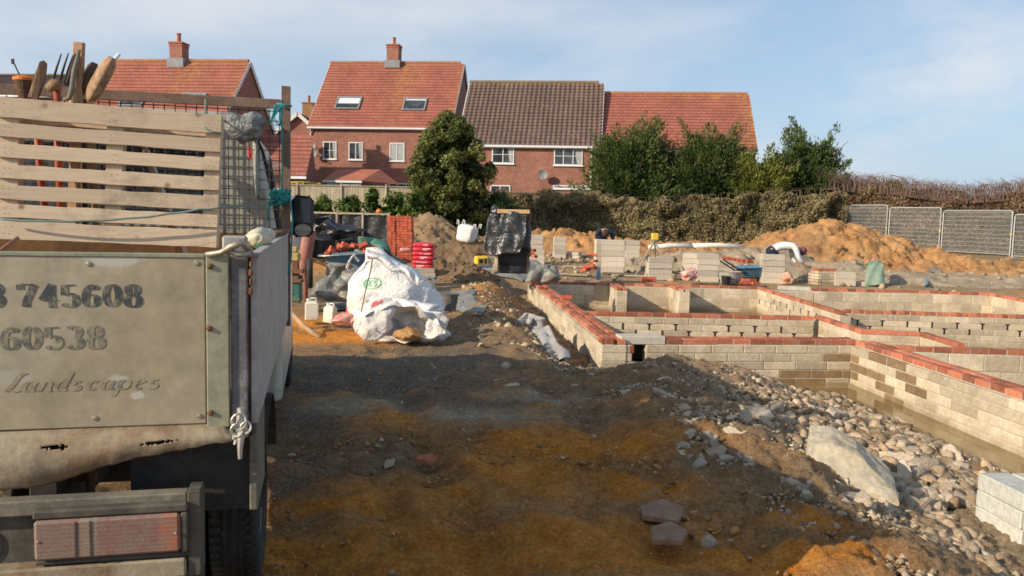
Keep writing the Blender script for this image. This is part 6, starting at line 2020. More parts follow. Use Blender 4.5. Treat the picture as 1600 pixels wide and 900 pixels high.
# planks on ground among stacks
for i, (a, c_, lab) in enumerate([((880, 418), (930, 420), 'weathered plank on the ground, left of the loose bricks'), ((955, 432), (1008, 434), 'weathered plank at the foot of the navy man’s stack'), ((860, 430), (925, 433), 'long pale plank just beyond the far footing wall'), ((1215, 392), (1255, 398), 'x')][:3]):
    p0, p1 = gp(*a), gp(*c_); b = MB(); b.beam(p0 + Vector((0, 0, .05)), p1 + Vector((0, 0, .05)), .2, .035, ch=.004); tag(b.build('plank', M['fence']), lab.replace('’', ''), 'plank')
# ---- mortar tub with black bucket, blue barrow
q = P(1140, 443, 20.3); r_ = .28
t = thing('mortar_tub', 'dirty grey mortar tub beside the middle block stack', 'tub', q)
hh = P(1140, 424, 20.3).z - q.z
b = MB(); b.lathe([(r_ * .8, 0), (r_ * .95, hh * .5), (r_, hh), (r_ * 1.05, hh), (r_ * .9, hh * .7), (.001, hh * .75)], 24); b.build('tub', M['concrete_grey'], t)
bucket(1134, 444, 19.9, .2, .12, 'small black bucket in front of the mortar tub', 'black_plastic', 0)
q = P(1180, 436, 21.2)
t = thing('wheelbarrow', 'empty blue wheelbarrow tipped between the mortar tub and the low blocks', 'wheelbarrow', q, .1)
zr_ = P(1180, 416, 21.2).z - q.z
b = MB(); b.grid(lambda u, v: tray(u, v), 40, 7, closeu=True); b.grid(lambda u, v: tray(u, v * .001, 1 - v * .98), 40, 3, closeu=True); b.build('tray', M['blue_plastic'], t, smooth=True, solid=.01)
b = MB()
for s in (-1, 1): b.tube([(-1.0, .26 * s, zr_ + .18), (-.45, .24 * s, zr_ - .15), (.55, .1 * s, .12)], .02, 8)
b.build('handle', M['black_plastic'], t)
b = MB(); b.lathe([(.1, -.035), (.17, -.04), (.18, 0), (.17, .04), (.1, .035)], 20, Matrix.Translation((.62, 0, .17)) @ Matrix.Rotation(R(90), 4, 'X'), closed=True); b.build('wheel', M['tyre'], t)
for s in (-1, 1): b = MB(); b.tube([(-.3, .2 * s, zr_ - .3), (-.4, .22 * s, .0)], .016, 8); b.build('leg', M['black_plastic'], t)
# orange-and-white sack between stacks
sack('cement_sack', [(438, 1068, 1086), (430, 1066, 1090), (422, 1072, 1090), (418, 1080, 1088)], 20.0, .8, 'pink_sack', 'torn red and white sack between the two middle block stacks', 'sack', 71, fold=.05, ff=6, nu=40, nv=20)
sack('rag', [(444, 1225, 1236), (436, 1222, 1240), (428, 1226, 1238), (425, 1228, 1234)], 20.6, .8, 'orange_rag', 'orange and pale cloth lump below the arm of the man in white', 'cloth', 73, fold=.04, ff=7, nu=36, nv=18)

# ---- things seen just right of the truck
q = gp(488, 506)
def plank(a, b_, w, th, name, mat, lab, cat, ch=.004, up=(0, 0, 1)):
    m_ = MB(); m_.beam(a, b_, w, th, up=up, ch=ch); return tag(m_.build(name, M[mat]), lab, cat)
a = P(453, 487, 10.9); b_ = gp(500, 530)
m_ = MB(); m_.tube([a, a.lerp(b_, .5) + Vector((0, 0, -.02)), b_ + Vector((0, 0, .02))], [.028, .032, .04], 8); tag(m_.build('wooden_pole', M['wood_handle'], smooth=True), 'round wooden pole leaning from the truck down to the clay', 'pole')
a = P(447, 484, 11.2); b_ = gp(477, 516)
plank(a, b_ + Vector((0, 0, .01)), .1, .03, 'wooden_board', 'wood_handle', 'short brown board leaning beside the round pole at the truck', 'board')
# rusty red prop and tubes behind mirror
a = P(478, 474, 14.5); b_ = P(483, 368, 14.5)
m_ = MB(); m_.tube([P(479, 476, 14.5), P(477, 440, 14.5), P(474, 420, 14.5), P(482, 372, 14.5), P(487, 360, 14.5)], [.035, .04, .11, .12, .08], 10); tag(m_.build('mixer_drum_arm', M['red_prop'], smooth=True), 'red oxide painted upright machine part behind the truck mirror', 'machine part')
m_ = MB(); m_.tube([P(484, 450, 14.3), P(484, 404, 14.3)], .055, 10); tag(m_.build('rubber_boot', M['black_steel'], smooth=True), 'short dark upright tube beside the red machine part', 'tube')
# green bin
q = P(461, 474, 13); t = thing('wheeled_bin', 'dark green bin partly hidden by the truck corner', 'bin', q, .1)
hb_ = P(461, 442, 13).z - q.z
b = MB(); b.box(-.15, .1, -.12, .14, .03, hb_, ch=.02); b.build('body', M['poly_green'], t)
b = MB(); b.box(-.17, .12, -.14, .16, hb_, hb_ + .05, ch=.015); b.build('lid', M['rust'], t)
for s in (-1, 1): b = MB(); b.lathe([(.001, -.02), (.05, -.02), (.05, .02), (.001, .02)], 14, Matrix.Translation((-.1 if s < 0 else .05, .12, .05)) @ Matrix.Rotation(R(90), 4, 'Y')); b.build('wheel', M['tyre'], t)
# yellow box & rusty rails above it
q = P(461, 408, 13.4); b = MB(); b.box(-.08, .08, -.08, .08, 0, .14, ch=.02); b.box(-.05, .05, -.05, .05, .14, .24, ch=.02); o = b.build('junction_box', M['yellow_dull'], recentre=False); o.location = q; tag(o, 'dull yellow box above the green bin beside the truck', 'box')
plank(P(450, 424, 13.6), P(474, 424, 13.6), .12, .07, 'timber_beam', 'rust', 'rusty beam carrying the yellow box', 'beam')
plank(P(450, 438, 13.6), P(470, 436, 13.6), .3, .13, 'timber_beam', 'wood_dark', 'dark beam directly above the green bin', 'beam')
plank(P(462, 408, 13.7), P(463, 470, 13.7), .1, .1, 'steel_post', 'rust', 'rusty post behind the green bin', 'post', up=(0, 1, 0))
# white vehicle with red stripe far left, through the mesh
q = P(432, 350, 24)
t = thing('parked_van', 'white van with a red side stripe, half hidden behind the truck post', 'van', (q.x, q.y, .1), .1)
zt_ = P(432, 303, 24).z - .1
b = MB(); b.prism([(-2.6, 0, .35), (.45, 0, .35), (.52, 0, 1.0), (.42, 0, zt_ - .25), (.25, 0, zt_), (-2.6, 0, zt_)], (0, 1.7, 0)); b.build('body', M['white_paint'], t, bevel=.04)
b = MB(); b.box(-2.5, .5, -.006, .0, .75, .95); b.build('stripe', M['orange'], t)
b = MB(); b.box(-.4, .3, -.008, .0, zt_ - .55, zt_ - .2, ch=.0); b.build('window', M['glass'], t)
for x in (-2.0, -.1): b = MB(); b.lathe([(.001, -.1), (.2, -.1), (.32, -.08), (.33, .08), (.2, .1), (.001, .1)], 20, Matrix.Translation((x, .1, .33)) @ Matrix.Rotation(R(90), 4, 'X')); b.build('wheel', M['tyre'], t)

# ------------------------------------------------------------------ people
def skin_body(name, verts, edges, radii, mat, parent=None, root=0, sub=2):
    me = bpy.data.meshes.new(name); me.from_pydata([tuple(v) for v in verts], edges, [])
    o = bpy.data.objects.new(name, me); col.objects.link(o)
    if parent is not None: o.parent = parent
    sk = o.modifiers.new('skin', 'SKIN'); sk.use_smooth_shade = True
    if not me.skin_vertices: me.skin_vertices.new()
    for i, r in enumerate(radii):
        r = r if isinstance(r, tuple) else (r, r)
        me.skin_vertices[0].data[i].radius = r; me.skin_vertices[0].data[i].use_root = (i == root)
    sb = o.modifiers.new('sub', 'SUBSURF'); sb.levels = sub; sb.render_levels = sub
    me.materials.append(mat)
    return o


def person(label, loc, face, torso, head_dir, armL, armR, legs, mats, head_extra='cap', s=1.0):
    """torso: list of points pelvis->chest->neck, in the person's frame (x sideways, y forward, z up)"""
    t = thing('person', label, 'person', loc, face)
    pel, wai, che, nek, hed = [Vector(p) for p in torso]
    v = [pel, wai, che, nek]; e = [(0, 1), (1, 2), (2, 3)]; r = [(.15, .12), (.13, .10), (.17, .12), (.06, .06)]
    side = Vector((1, 0, 0))
    # bare body underneath (head, neck, hands) in skin; one continuous figure
    hv = hed; d = (hv - nek).normalized()
    v += [nek.lerp(hv, .55), hv, hv + d * .09]; e += [(3, 4), (4, 5), (5, 6)]; r += [.06, .1, .075]
    hands = []
    for s_, arm in ((-1, armL), (1, armR)):
        sh = che + (nek - che) * .45 + side * .17 * s_; el, wr, hd_ = [Vector(p) for p in arm]
        b = len(v); v += [sh, el, wr, hd_]; e += [(2, b), (b, b + 1), (b + 1, b + 2), (b + 2, b + 3)]; r += [.075, .048, .032, .038]
        fd = (hd_ - wr).normalized(); hands.append((hd_, fd))
        for k in range(4):
            c = len(v); off = side * (-.027 + .018 * k); ln = (.055, .065, .062, .05)[k]
            v += [hd_ + off + fd * .03, hd_ + off + fd * (.03 + ln) + Vector((0, 0, -.015))]; e += [(b + 3, c), (c, c + 1)]; r += [.010, .008]
        c = len(v); v += [hd_ - side * .04 * s_ + fd * .01, hd_ - side * .05 * s_ + fd * .05]; e += [(b + 3, c), (c, c + 1)]; r += [.011, .009]
    for s_, lg in ((-1, legs[0]), (1, legs[1])):
        hp = pel + side * .1 * s_; kn, an, toe = [Vector(p) for p in lg]
        b = len(v); v += [hp, kn, an, toe]; e += [(0, b), (b, b + 1), (b + 1, b + 2), (b + 2, b + 3)]; r += [.1, .068, .045, .04]
    skin_body('body', v, e, r, M['skin'], t)
    # shirt
    sv = [pel, wai, che, che.lerp(nek, .8)]; se = [(0, 1), (1, 2), (2, 3)]; sr = [(.165, .135), (.155, .12), (.19, .14), (.085, .085)]
    for s_, arm in ((-1, armL), (1, armR)):
        sh = che + (nek - che) * .45 + side * .17 * s_; el, wr, _ = [Vector(p) for p in arm]
        b = len(sv); sv += [sh, el, el.lerp(wr, mats.get('sleeve', .9))]; se += [(2, b), (b, b + 1), (b + 1, b + 2)]; sr += [.092, .064, .05]
    skin_body('shirt', sv, se, sr, M[mats['top']], t)
    tv = [pel, pel + (wai - pel) * .35]; te = [(0, 1)]; tr_ = [(.175, .145), (.16, .13)]
    for s_, lg in ((-1, legs[0]), (1, legs[1])):
        hp = pel + side * .1 * s_; kn, an, toe = [Vector(p) for p in lg]
        b = len(tv); tv += [hp, kn, an]; te += [(0, b), (b, b + 1), (b + 1, b + 2)]; tr_ += [.118, .088, .07]
    skin_body('trousers', tv, te, tr_, M[mats['legs']], t)
    for lg in legs:
        kn, an, toe = [Vector(p) for p in lg]
        skin_body('boot', [an + Vector((0, 0, .06)), an + Vector((0, -.01, -.03)), toe], [(0, 1), (1, 2)], [.06, .062, .045], M['black_steel'], t)
    # hair / cap shell
    up = Vector((0, 0, 1)); q_ = d.to_track_quat('Z', 'Y').to_matrix().to_4x4()
    Mh = Matrix.Translation(hv + d * .02) @ q_
    c_ = MB(); c_.lathe([(.118, -.01), (.122, .05), (.105, .105), (.06, .14), (.001, .15)], 20, Mh)
    hm = c_.build('cap' if mats['head'] == 'cap' else 'hair', M[mats['head']], t, smooth=True)
    if mats['head'] == 'cap':
        c_ = MB(); c_.obox((0, 0, 0), (.15, .012, .1)); c_.v = [tuple(Mh @ (Vector(p) + Vector((0, -.13, .0)))) for p in c_.v]; c_.build('peak', M['cap'], hm)
    f_ = MB()
    # face: nose, eyes, ears
    fm = Matrix.Translation(hv) @ q_
    for p, sz in (((0, -.112, -.01), (.022, .03, .035)), ((.04, -.098, .015), (.02, .012, .012)), ((-.04, -.098, .015), (.02, .012, .012)), ((0, -.1, -.055), (.045, .012, .01)), ((.105, 0, -.005), (.02, .035, .055)), ((-.105, 0, -.005), (.02, .035, .055))):
        a, b_, c3 = [k / 2 for k in sz]; f_.box(p[0] - a, p[0] + a, p[1] - b_, p[1] + b_, p[2] - c3, p[2] + c3, fm, ch=.004)
    f_.build('face', M['skin'], t, smooth=False)
    return t


# bricklayer in navy bending behind a block stack, facing us and to the left
q = P(941, 425, 25.6)
person('man in a navy top bending forward over work behind a tall block stack', (q.x, q.y, h1(q.x, q.y)), R(180),
       [(0, -.25, .86), (0, -.08, 1.03), (0, .18, 1.2), (0, .38, 1.20), (0, .5, 1.14)], None,
       [(-.27, .34, .98), (-.2, .52, .85), (-.18, .58, .8)], [(.27, .34, .98), (.2, .52, .88), (.18, .6, .83)],
       [[(-.13, -.12, .46), (-.13, -.22, .08), (-.13, -.05, .03)], [(.13, -.08, .46), (.14, -.2, .08), (.14, -.02, .03)]],
       {'top': 'navy', 'legs': 'navy', 'head': 'hair', 'sleeve': .95})
# bricklayer in white reaching down to the right
q = P(1210, 440, 22.0); zb = h1(q.x, q.y); hipz = P(1202, 393, 22).z - zb; 
person('man in a white top and maroon cap bent double, reaching down to the brickwork', (q.x - .05, q.y, zb), R(-90),
       [(0, -.10, .80), (0, .12, .92), (0, .42, .99), (0, .60, .90), (0, .72, .84)], None,
       [(-.2, .58, .60), (-.14, .78, .34), (-.12, .84, .27)], [(.2, .62, .62), (.14, .84, .38), (.12, .90, .30)],
       [[(-.12, -.02, .42), (-.12, -.2, .08), (-.12, -.02, .03)], [(.12, .05, .42), (.12, -.12, .08), (.12, .06, .03)]],
       {'top': 'white_cloth', 'legs': 'navy', 'head': 'cap', 'sleeve': .5})
# ------------------------------------------------------------------ the truck (x to the right, y forward, z up; origin below its right rear corner)
TH = R(13.6)
o0 = P(400, 450, 2.4)
TO = Vector((o0.x, o0.y, 0))
TF = Frame(TO, TH)
trk = thing('dropside_truck', 'old dropside truck with a faded painted tailgate, seen from behind at the left edge', 'truck', TO, TH)
hit = TF.hit
ZTOP = hit(322, 400).z; ZBOT = hit(322, 662).z
XS = hit(322, 500).x; XP = hit(358, 500).x; XQ = hit(395, 500).x
WID = 2.02
xl = -WID
def zpx(px, py, y=0): return hit(px, py, y).z
# tailgate
nt = M['tail'].node_tree; b_ = nt.nodes['Principled BSDF']; lk = b_.inputs['Base Color'].links[0].from_socket
for (px, py, rx, rz, am) in ((178, 400, .085, .036, .75), (185, 596, .035, .022, .6), (214, 618, .022, .013, .8), (15, 590, .06, .025, .3)):
    q = hit(px, py); v = objco(nt); sx = N(nt, 'ShaderNodeSeparateXYZ'); nt.links.new(v, sx.inputs[0])
    dx = math_(nt, 'DIVIDE', math_(nt, 'SUBTRACT', sx.outputs[0], q.x), rx); dz = math_(nt, 'DIVIDE', math_(nt, 'SUBTRACT', sx.outputs[2], q.z), rz)
    d2 = math_(nt, 'ADD', math_(nt, 'MULTIPLY', dx, dx), math_(nt, 'MULTIPLY', dz, dz))
    d2 = math_(nt, 'ADD', d2, math_(nt, 'MULTIPLY', math_(nt, 'SUBTRACT', noise(nt, v, 45, 6, .8), .5), 2.2))
    lk = mix(nt, math_(nt, 'MULTIPLY', ramp(nt, d2, [(.55, 1), (1.0, 0)]), am), lk, (.52, .51, .46))
nt.links.new(lk, b_.inputs['Base Color'])
b = MB(); b.box(xl + .08, XS - .002, 0, .028, ZBOT, ZTOP, ch=.003)
tg = b.build('tailgate', M['tail'], trk)
b = MB(); b.box(xl + .08, XS - .002, -.004, .03, ZTOP - .006, ZTOP + .006, ch=.002); b.build('top_edge', M['galv'], tg)
bo = MB()
for (px, py) in ((138, 412), (307, 411), (148, 653), (312, 650)):
    q = hit(px, py); bo.lathe([(.001, .004), (.007, .003), (.008, 0)], 12, Matrix.Translation(q) @ Matrix.Rotation(R(90), 4, 'X'))
bo.build('rivet', M['zinc'], tg)
# galvanised end strip with bolts
b = MB(); b.box(XS + .001, XP, -.006, .028, ZBOT - .012, ZTOP + .004, ch=.003); es = b.build('end_strip', M['galv'], tg)
bo = MB()
for (px, py) in ((328, 416), (327, 513), (329, 645)):
    q = hit(px, py, -.006); bo.lathe([(.001, .010), (.006, .009), (.008, .004), (.010, .0)], 6, Matrix.Translation(q) @ Matrix.Rotation(R(90), 4, 'X'))
bo.build('bolt', M['rust'], es)
# lettering on the tailgate
bpy.context.view_layer.update()
uxw = TF.R @ Vector((1, 0, 0))
def tg_text(text, px0, py0, px1, hpx, mat, w=.26, t=.055, slant=0, adv=.72, nchar=None):
    a = hit(px0, py0); b_ = hit(px1, py0); h = abs(hit(px0, py0 - hpx).z - a.z)
    n = nchar or len(text)
    paths_w = (b_ - a).length
    # stretch so the word fits its real width
    sx = paths_w / (n * adv * h)
    m_ = MB(); x = 0
    for c in text:
        for k, q in stroke_mesh(GL.get(c, []), w, t):
            m_.add([(a.x + (x + p.x + slant * p.y) * h * sx, -.0012 - .0003 * k, a.z + p.y * h) for p in q], [(0, 1, 2, 3)])
        x += adv
    return m_.build('lettering', M[mat], tg)
tg_text('3', -20, 480, 13, 37, 'ink', nchar=1)
tg_text('745608', 28, 480, 226, 37, 'ink')
tg_text('60538', 2, 547, 168, 37, 'ink2')
tg_text('Landscapes', 6, 613, 250, 30, 'ink3', w=.2, t=.06, slant=.35, adv=.62)
# rear corner post and chain latch
b = MB(); b.box(XP + .004, XP + .052, .004, .055, ZBOT - .05, ZTOP + .03, ch=.004); cp = b.build('corner_post', M['post_grey'], trk)
b = MB(); b.box(XP + .054, XP + .066, .03, .06, ZBOT - .05, ZTOP + .0, ch=.003); b.build('channel', M['black_steel'], cp)
b = MB(); b.box(XP - .02, XP + .05, .01, .06, ZTOP + .004, ZTOP + .06, ch=.006); b.build('post_head', M['side'], cp)
# top latch lever
lt = MB()
lt.tube([hit(322, 398, -.01), hit(345, 395, -.02), hit(362, 385, -.03), hit(378, 379, -.03), hit(392, 392, -.01)], [.008, .009, .011, .012, .009], 8)
lt.tube([hit(356, 392, -.02), hit(375, 398, -.02), hit(393, 396, -.02)], .009, 8)
lt.build('latch_lever', M['zinc'], cp, smooth=True)
ch_ = MB()
pr = [hit(392, y, -.01) for y in (398, 412, 426, 440, 455)]
for i, p in enumerate(pr): ch_.obox(p + Vector((0, 0, 0)), (.012, .008, .022), (0, 0, 1.57 * (i % 2)), ch=.003)
ch_.build('chain', M['rust'], cp)
# lower pin with shackle
sh_ = MB()
sh_.tube([hit(376, 637, -.02), hit(376, 660, -.02)], [.010, .013], 8)
sh_.tube([hit(376, 660, -.02), hit(376, 685, -.025), hit(375, 700, -.03), hit(375, 717, -.03)], [.014, .012, .008, .006], 8)
for c_, r_ in (((373, 659), .020), ((370, 672), .016), ((384, 668), .014)):
    q = hit(*c_, -.035); sh_.tube([q + Vector((r_ * math.cos(a), .004 * math.sin(2 * a), r_ * 1.2 * math.sin(a))) for a in [i * math.pi / 8 for i in range(17)]], .004, 6, cap=False)
for q in ((366, 682), (368, 690), (385, 675)): sh_.obox(hit(*q, -.03), (.010, .008, .022), (0, .3, .5), ch=.003)
sh_.build('hinge_pin', M['zinc_bright'], cp, smooth=False)
# side panels
BED = 2.62
zs_top_near, zs_top_far = zpx(398, 396, .03), hit(449, 362, BED).z
b = MB(); b.box(XQ - .008, XQ + .012, .02, BED, ZBOT - .01, ZTOP + .0, ch=.003); b.build('side_panel', M['side'], trk)
b = MB(); b.box(xl, xl + .03, .02, BED, ZBOT - .01, ZTOP, ch=.003); b.build('side_panel', M['side'], trk)
b = MB(); b.box(XQ - .014, XQ + .016, .018, BED, ZTOP - .004, ZTOP + .008, ch=.002); b.build('top_rail', M['side'], trk)
XR_ = XQ + .012
# bed floor, front board, chassis
b = MB(); b.box(xl + .03, XQ - .01, .03, BED, ZBOT - .02, ZBOT + .03); b.build('bed_floor', M['rust_in'], trk)
b = MB(); b.box(xl + .03, XQ - .01, BED - .03, BED, ZBOT + .03, ZTOP + .0); b.build('headboard', M['rust_in'], trk)
for x in (-1.45, -.62):
    b = MB(); b.box(x - .04, x + .04, .1, 5.4, .66, ZBOT - .08, ch=.005); b.build('chassis_rail', M['black_steel'], trk)
b = MB()
for y in (.4, 1.2, 2.0): b.box(xl + .1, XQ - .03, y, y + .06, ZBOT - .08, ZBOT - .021)
b.build('cross_member', M['black_steel'], trk)
# torn, rusting valance below the tailgate
za0 = zpx(0, 676) ; xr = hit(362, 690).x
lower = [(-60, 762), (0, 764), (42, 763), (70, 757), (110, 744), (150, 731), (200, 718), (260, 705), (310, 696), (362, 688)]
upper = [(-60, 680), (0, 674), (110, 668), (250, 664), (322, 662), (350, 664), (362, 676)]
NX, NZ = 150, 26
vs, fs = [], []
nz2 = fbm(np.arange(NX) * .035, np.zeros(NX), oct=2, seed=9)
nzn = fbm(np.arange(NX) * .13, np.zeros(NX), oct=4, seed=4)
holes = [((86, 698), 22, 3.6, -.03), ((245, 691), 26, 2.2, -.12)]
gpix = {}
for j in range(NZ):
    for i in range(NX):
        px = -60 + 422 * i / (NX - 1)
        yu = np.interp(px, [p[0] for p in upper], [p[1] for p in upper]); yl_ = np.interp(px, [p[0] for p in lower], [p[1] for p in lower]) + nzn[i] * 1.5
        v = j / (NZ - 1); py = yu + (yl_ - yu) * v
        dep = .012 - .075 * math.sin(v * 2.2) * (1 - .55 * i / NX) + .012 * float(nz2[i]) * v
        q = hit(px, py, 0); q2_ = hit(px, py, dep)
        vs.append(q2_); gpix[(i, j)] = (px, py)
for j in range(NZ - 1):
    for i in range(NX - 1):
        px, py = gpix[(i, j)]; hole = False
        for (c_, rx, ry, sl_) in holes:
            dx = (px - c_[0]) / rx; dy = (py - c_[1] - sl_ * (px - c_[0])) / ry
            if dx * dx + dy * dy < 1 + .7 * math.sin(px * 1.3) * math.cos(px * .5): hole = True
        if not hole: fs.append((j * NX + i, j * NX + i + 1, (j + 1) * NX + i + 1, (j + 1) * NX + i))
b = MB(); b.add(vs, fs)
b.build('valance', M['valance'], trk, smooth=True, solid=.004)
# dark inner wing / mud flap beside the wheel
b = MB(); b.box(hit(205, 700, .12).x, hit(402, 700, .1).x, .10, .115, hit(330, 792, .1).z, ZBOT - .03, ch=.004); b.build('mud_flap', M['black_steel'], trk)
b = MB(); b.box(hit(400, 700, .06).x - .02, XR_ - .004, .06, .40, hit(405, 790, .1).z, ZBOT - .012, ch=.004); b.build('side_valance', M['bumper'], trk)
b = MB(); b.box(xl + .1, hit(205, 700, .3).x, .7, .76, .62, ZBOT - .03); b.build('rear_cross_beam', M['black_steel'], trk)
b = MB(); b.tube([hit(140, 690, .2), hit(142, 775, .2)], .014, 8); b.tube([hit(60, 745, .25), hit(150, 745, .25)], .018, 8); b.build('brake_pipe', M['rust'], trk)
# step bumper frame
YB_ = -.10
def fb(m_, p0, p1, y0, y1, ch=.004):
    a = hit(p0[0], p0[1], YB_); c_ = hit(p1[0], p1[1], YB_)
    m_.box(min(a.x, c_.x), max(a.x, c_.x), y0, y1, min(a.z, c_.z), max(a.z, c_.z), ch=ch)
b = MB(); a = hit(292, 770, YB_); c_ = hit(292, 793, YB_)
xL = xl + .15
b.box(xL, a.x, YB_, YB_ + .05, c_.z, a.z, ch=.004); bs_ = b.build('bumper_rail', M['bumper'], trk)
b = MB(); fb(b, (293, 765), (316, 897), YB_ - .01, YB_ + .07); b.build('end_plate', M['bumper_dark'], bs_)
b = MB(); a = hit(292, 868, YB_); c_ = hit(292, 897, YB_); b.box(xL, a.x, YB_ - .02, YB_ + .06, c_.z, a.z, ch=.006); b.build('bumper_rail', M['valance'], trk)
b = MB(); a = hit(292, 793, YB_); c_ = hit(292, 870, YB_); b.box(xL, a.x, YB_ + .035, YB_ + .05, c_.z, a.z); b.build('lamp_board', M['bumper_dark'], trk)
b = MB(); b.box(xL, a.x + .02, -.05, .12, .42, .62, ch=.01); b.build('lower_beam', M['black_steel'], trk)
# tail lamp
a = hit(52, 815, YB_ - .03); c_ = hit(282, 862, YB_ - .03)
lamp = thing('tail_lamp', None, None, (a.x, YB_, c_.z)); lamp.parent = trk
lamp.name = 'tail_lamp_mount'
L_ = c_.x - a.x; Hh = a.z - c_.z
bpy.data.objects.remove(lamp)
b = MB(); b.box(0, L_ * 1.0, -.035, 0, 0, Hh, ch=.008); lo = b.build('tail_lamp', M['lens'], trk, recentre=False); lo.location = (a.x, YB_, c_.z); lo.scale = (1, 1, 1)
LENSL = L_
b = MB(); b.box(-.004, L_ + .02, -.03, .034, Hh + .001, Hh + .028, ch=.006); b.box(L_ + .001, L_ + .02, -.03, .034, -.004, Hh, ch=.004); b.box(-.004, L_ + .02, -.02, .034, -.018, -.005, ch=.004); b.build('lamp_housing', M['bumper_dark'], lo)
b = MB(); b.lathe([(.001, .006), (.055, .006), (.06, 0)], 24, Matrix.Translation((-.16, .034, .03)) @ Matrix.Scale(1, 4) @ Matrix.Rotation(R(90), 4, 'X')); b.build('reflector', M['bumper'], lo)
b = MB()
for x_ in (.28, .38): b.box(LENSL * x_ - .0015, LENSL * x_ + .0015, -.0375, -.034, .006, Hh - .006)
b.build('lens_seam', M['bumper_dark'], lo)
b = MB()
for (x_, z_) in ((.03, .5), (.97, .5)): b.lathe([(.001, .004), (.004, .003), (.005, 0)], 8, Matrix.Translation((LENSL * x_, -.035, Hh * z_)) @ Matrix.Rotation(R(90), 4, 'X'))
b.build('lens_screw', M['zinc'], lo)
# plate text hint free; rear wheels
def wheel(x0, x1, y, r, name='wheel'):
    w = MB(); n = 56; vs, fs = [], []
    prof = [(x0 + .03, r * .58), (x0, r * .72), (x0 + .004, r * .9), (x0 + .02, r * .975)]
    k = 9
    for i in range(k): prof.append((x0 + .03 + (x1 - x0 - .06) * i / (k - 1), r - (.012 if i % 2 else 0)))
    prof += [(x1 - .02, r * .975), (x1 - .004, r * .9), (x1, r * .72), (x1 - .03, r * .58)]
    Mx = Matrix.Translation((0, y, r)) @ Matrix.Rotation(R(90), 4, 'Y')
    Mx = Matrix.Translation((0, y, r)) @ Matrix(((0, 0, 1, 0), (1, 0, 0, 0), (0, 1, 0, 0), (0, 0, 0, 1)))
    w.lathe([(rr, xx) for xx, rr in prof], n, Mx, closed=True)
    for q in range(n):   # sipes
        a = 2 * math.pi * q / n
        for xx in (x0 + .035, x1 - .035):
            M2 = Matrix.Translation((0, y, r)) @ Matrix.Rotation(a, 4, 'X')
            w.box(xx - .022, xx + .022, -.010, .010, r * .97, r + .003, M2)
    o = w.build(name, M['tyre'], trk); o.name = name
    c = MB(); c.lathe([(.001, x1 - .08), (r * .3, x1 - .08), (r * .34, x1 - .05), (r * .5, x1 - .06), (r * .6, x1 - .02), (r * .6, x1 - .12), (.001, x1 - .12)], 32, Mx)
    for q in range(6):
        a = q * math.pi / 3; c.lathe([(.001, x1 - .05), (.014, x1 - .05), (.016, x1 - .085)], 6, Mx @ Matrix.Translation((.085 * math.cos(a), .085 * math.sin(a), 0)))
    c.build('rim', M['bumper'], o)
    return o
for (x0, x1) in ((hit(322, 850, .85).x, hit(404, 850, .85).x), (hit(322, 850, .85).x - .25, hit(322, 850, .85).x - .03)):
    wheel(x0, x1, 1.20, .35)
wheel(xl + .06, xl + .26, 1.2, .35); wheel(xl + .29, xl + .49, 1.2, .35)
wheel(-.26, -.06, 5.3, .34); wheel(xl + .06, xl + .26, 5.3, .34)
b = MB(); b.tube([(xl + .2, 1.2, .35), (-.2, 1.2, .35)], .05, 10); b.lathe([(.001, -.13), (.11, -.1), (.14, 0), (.11, .1), (.001, .13)], 18, Matrix.Translation((-1.0, 1.2, .35))); b.build('axle', M['black_steel'], trk)
# arch guard
b = MB()
pts = [(1.2 + .47 * math.cos(a), .35 + .47 * math.sin(a)) for a in [R(15 + 150 * i / 12) for i in range(13)]]
for i in range(12): b.add([(-.32, pts[i][0], pts[i][1]), (-.022, pts[i][0], pts[i][1]), (-.022, pts[i + 1][0], pts[i + 1][1]), (-.32, pts[i + 1][0], pts[i + 1][1])], [(0, 1, 2, 3)])
b.build('mudguard', M['black_steel'], trk, solid=.006)

# cab
CX = -.04; YC0, YC1, YC2 = BED + .06, BED + 2.35, BED + 3.5  # unseen front of the cab drawn longer so its ground shadow reaches further
ZR = 2.24
sec = [(CX, .45), (CX - .0, 1.05), (CX - .015, 1.4), (CX - .07, 1.75), (CX - .13, 2.02), (CX - .20, 2.17), (CX - .34, ZR), ]
mirr = [(xl + (CX - x) , z) for x, z in sec][::-1]
ring = sec + mirr
def ringat(y, s, dz=0): return [Vector(((x + 1.03) * s - 1.03, y, min(z, ZR) + dz if z < 1.3 else z + dz)) for x, z in ring]
b = MB()
n = len(ring); stn = [(YC0, .97, 0), (YC0 + .05, 1.0, 0), (YC1 - .25, 1.0, 0.0), (YC1, .98, -.06)]
vs = []
for (y, s, dz) in stn: vs += ringat(y, s, dz)
fs = [(j * n + i, j * n + (i + 1) % n, (j + 1) * n + (i + 1) % n, (j + 1) * n + i) for j in range(len(stn) - 1) for i in range(n)]
fs += [tuple(range(n))[::-1], tuple((len(stn) - 1) * n + k for k in range(n))]
b.add(vs, fs); cab = b.build('cab', M['cab'], trk, bevel=.02)
# windscreen slope and bonnet
b = MB(); b.prism([(CX - .06, YC1 - .02, .45), (CX - .06, YC2, .45), (CX - .06, YC2 + .02, .95), (CX - .06, YC2 - .15, 1.12), (CX - .06, YC1 + .4, 1.3), (CX - .12, YC1 - .02, 2.1)], (xl - CX * 0 + .12 + .06 * 0 + .0 + .0, 0, 0)); b.build('bonnet', M['cab'], trk, bevel=.03)
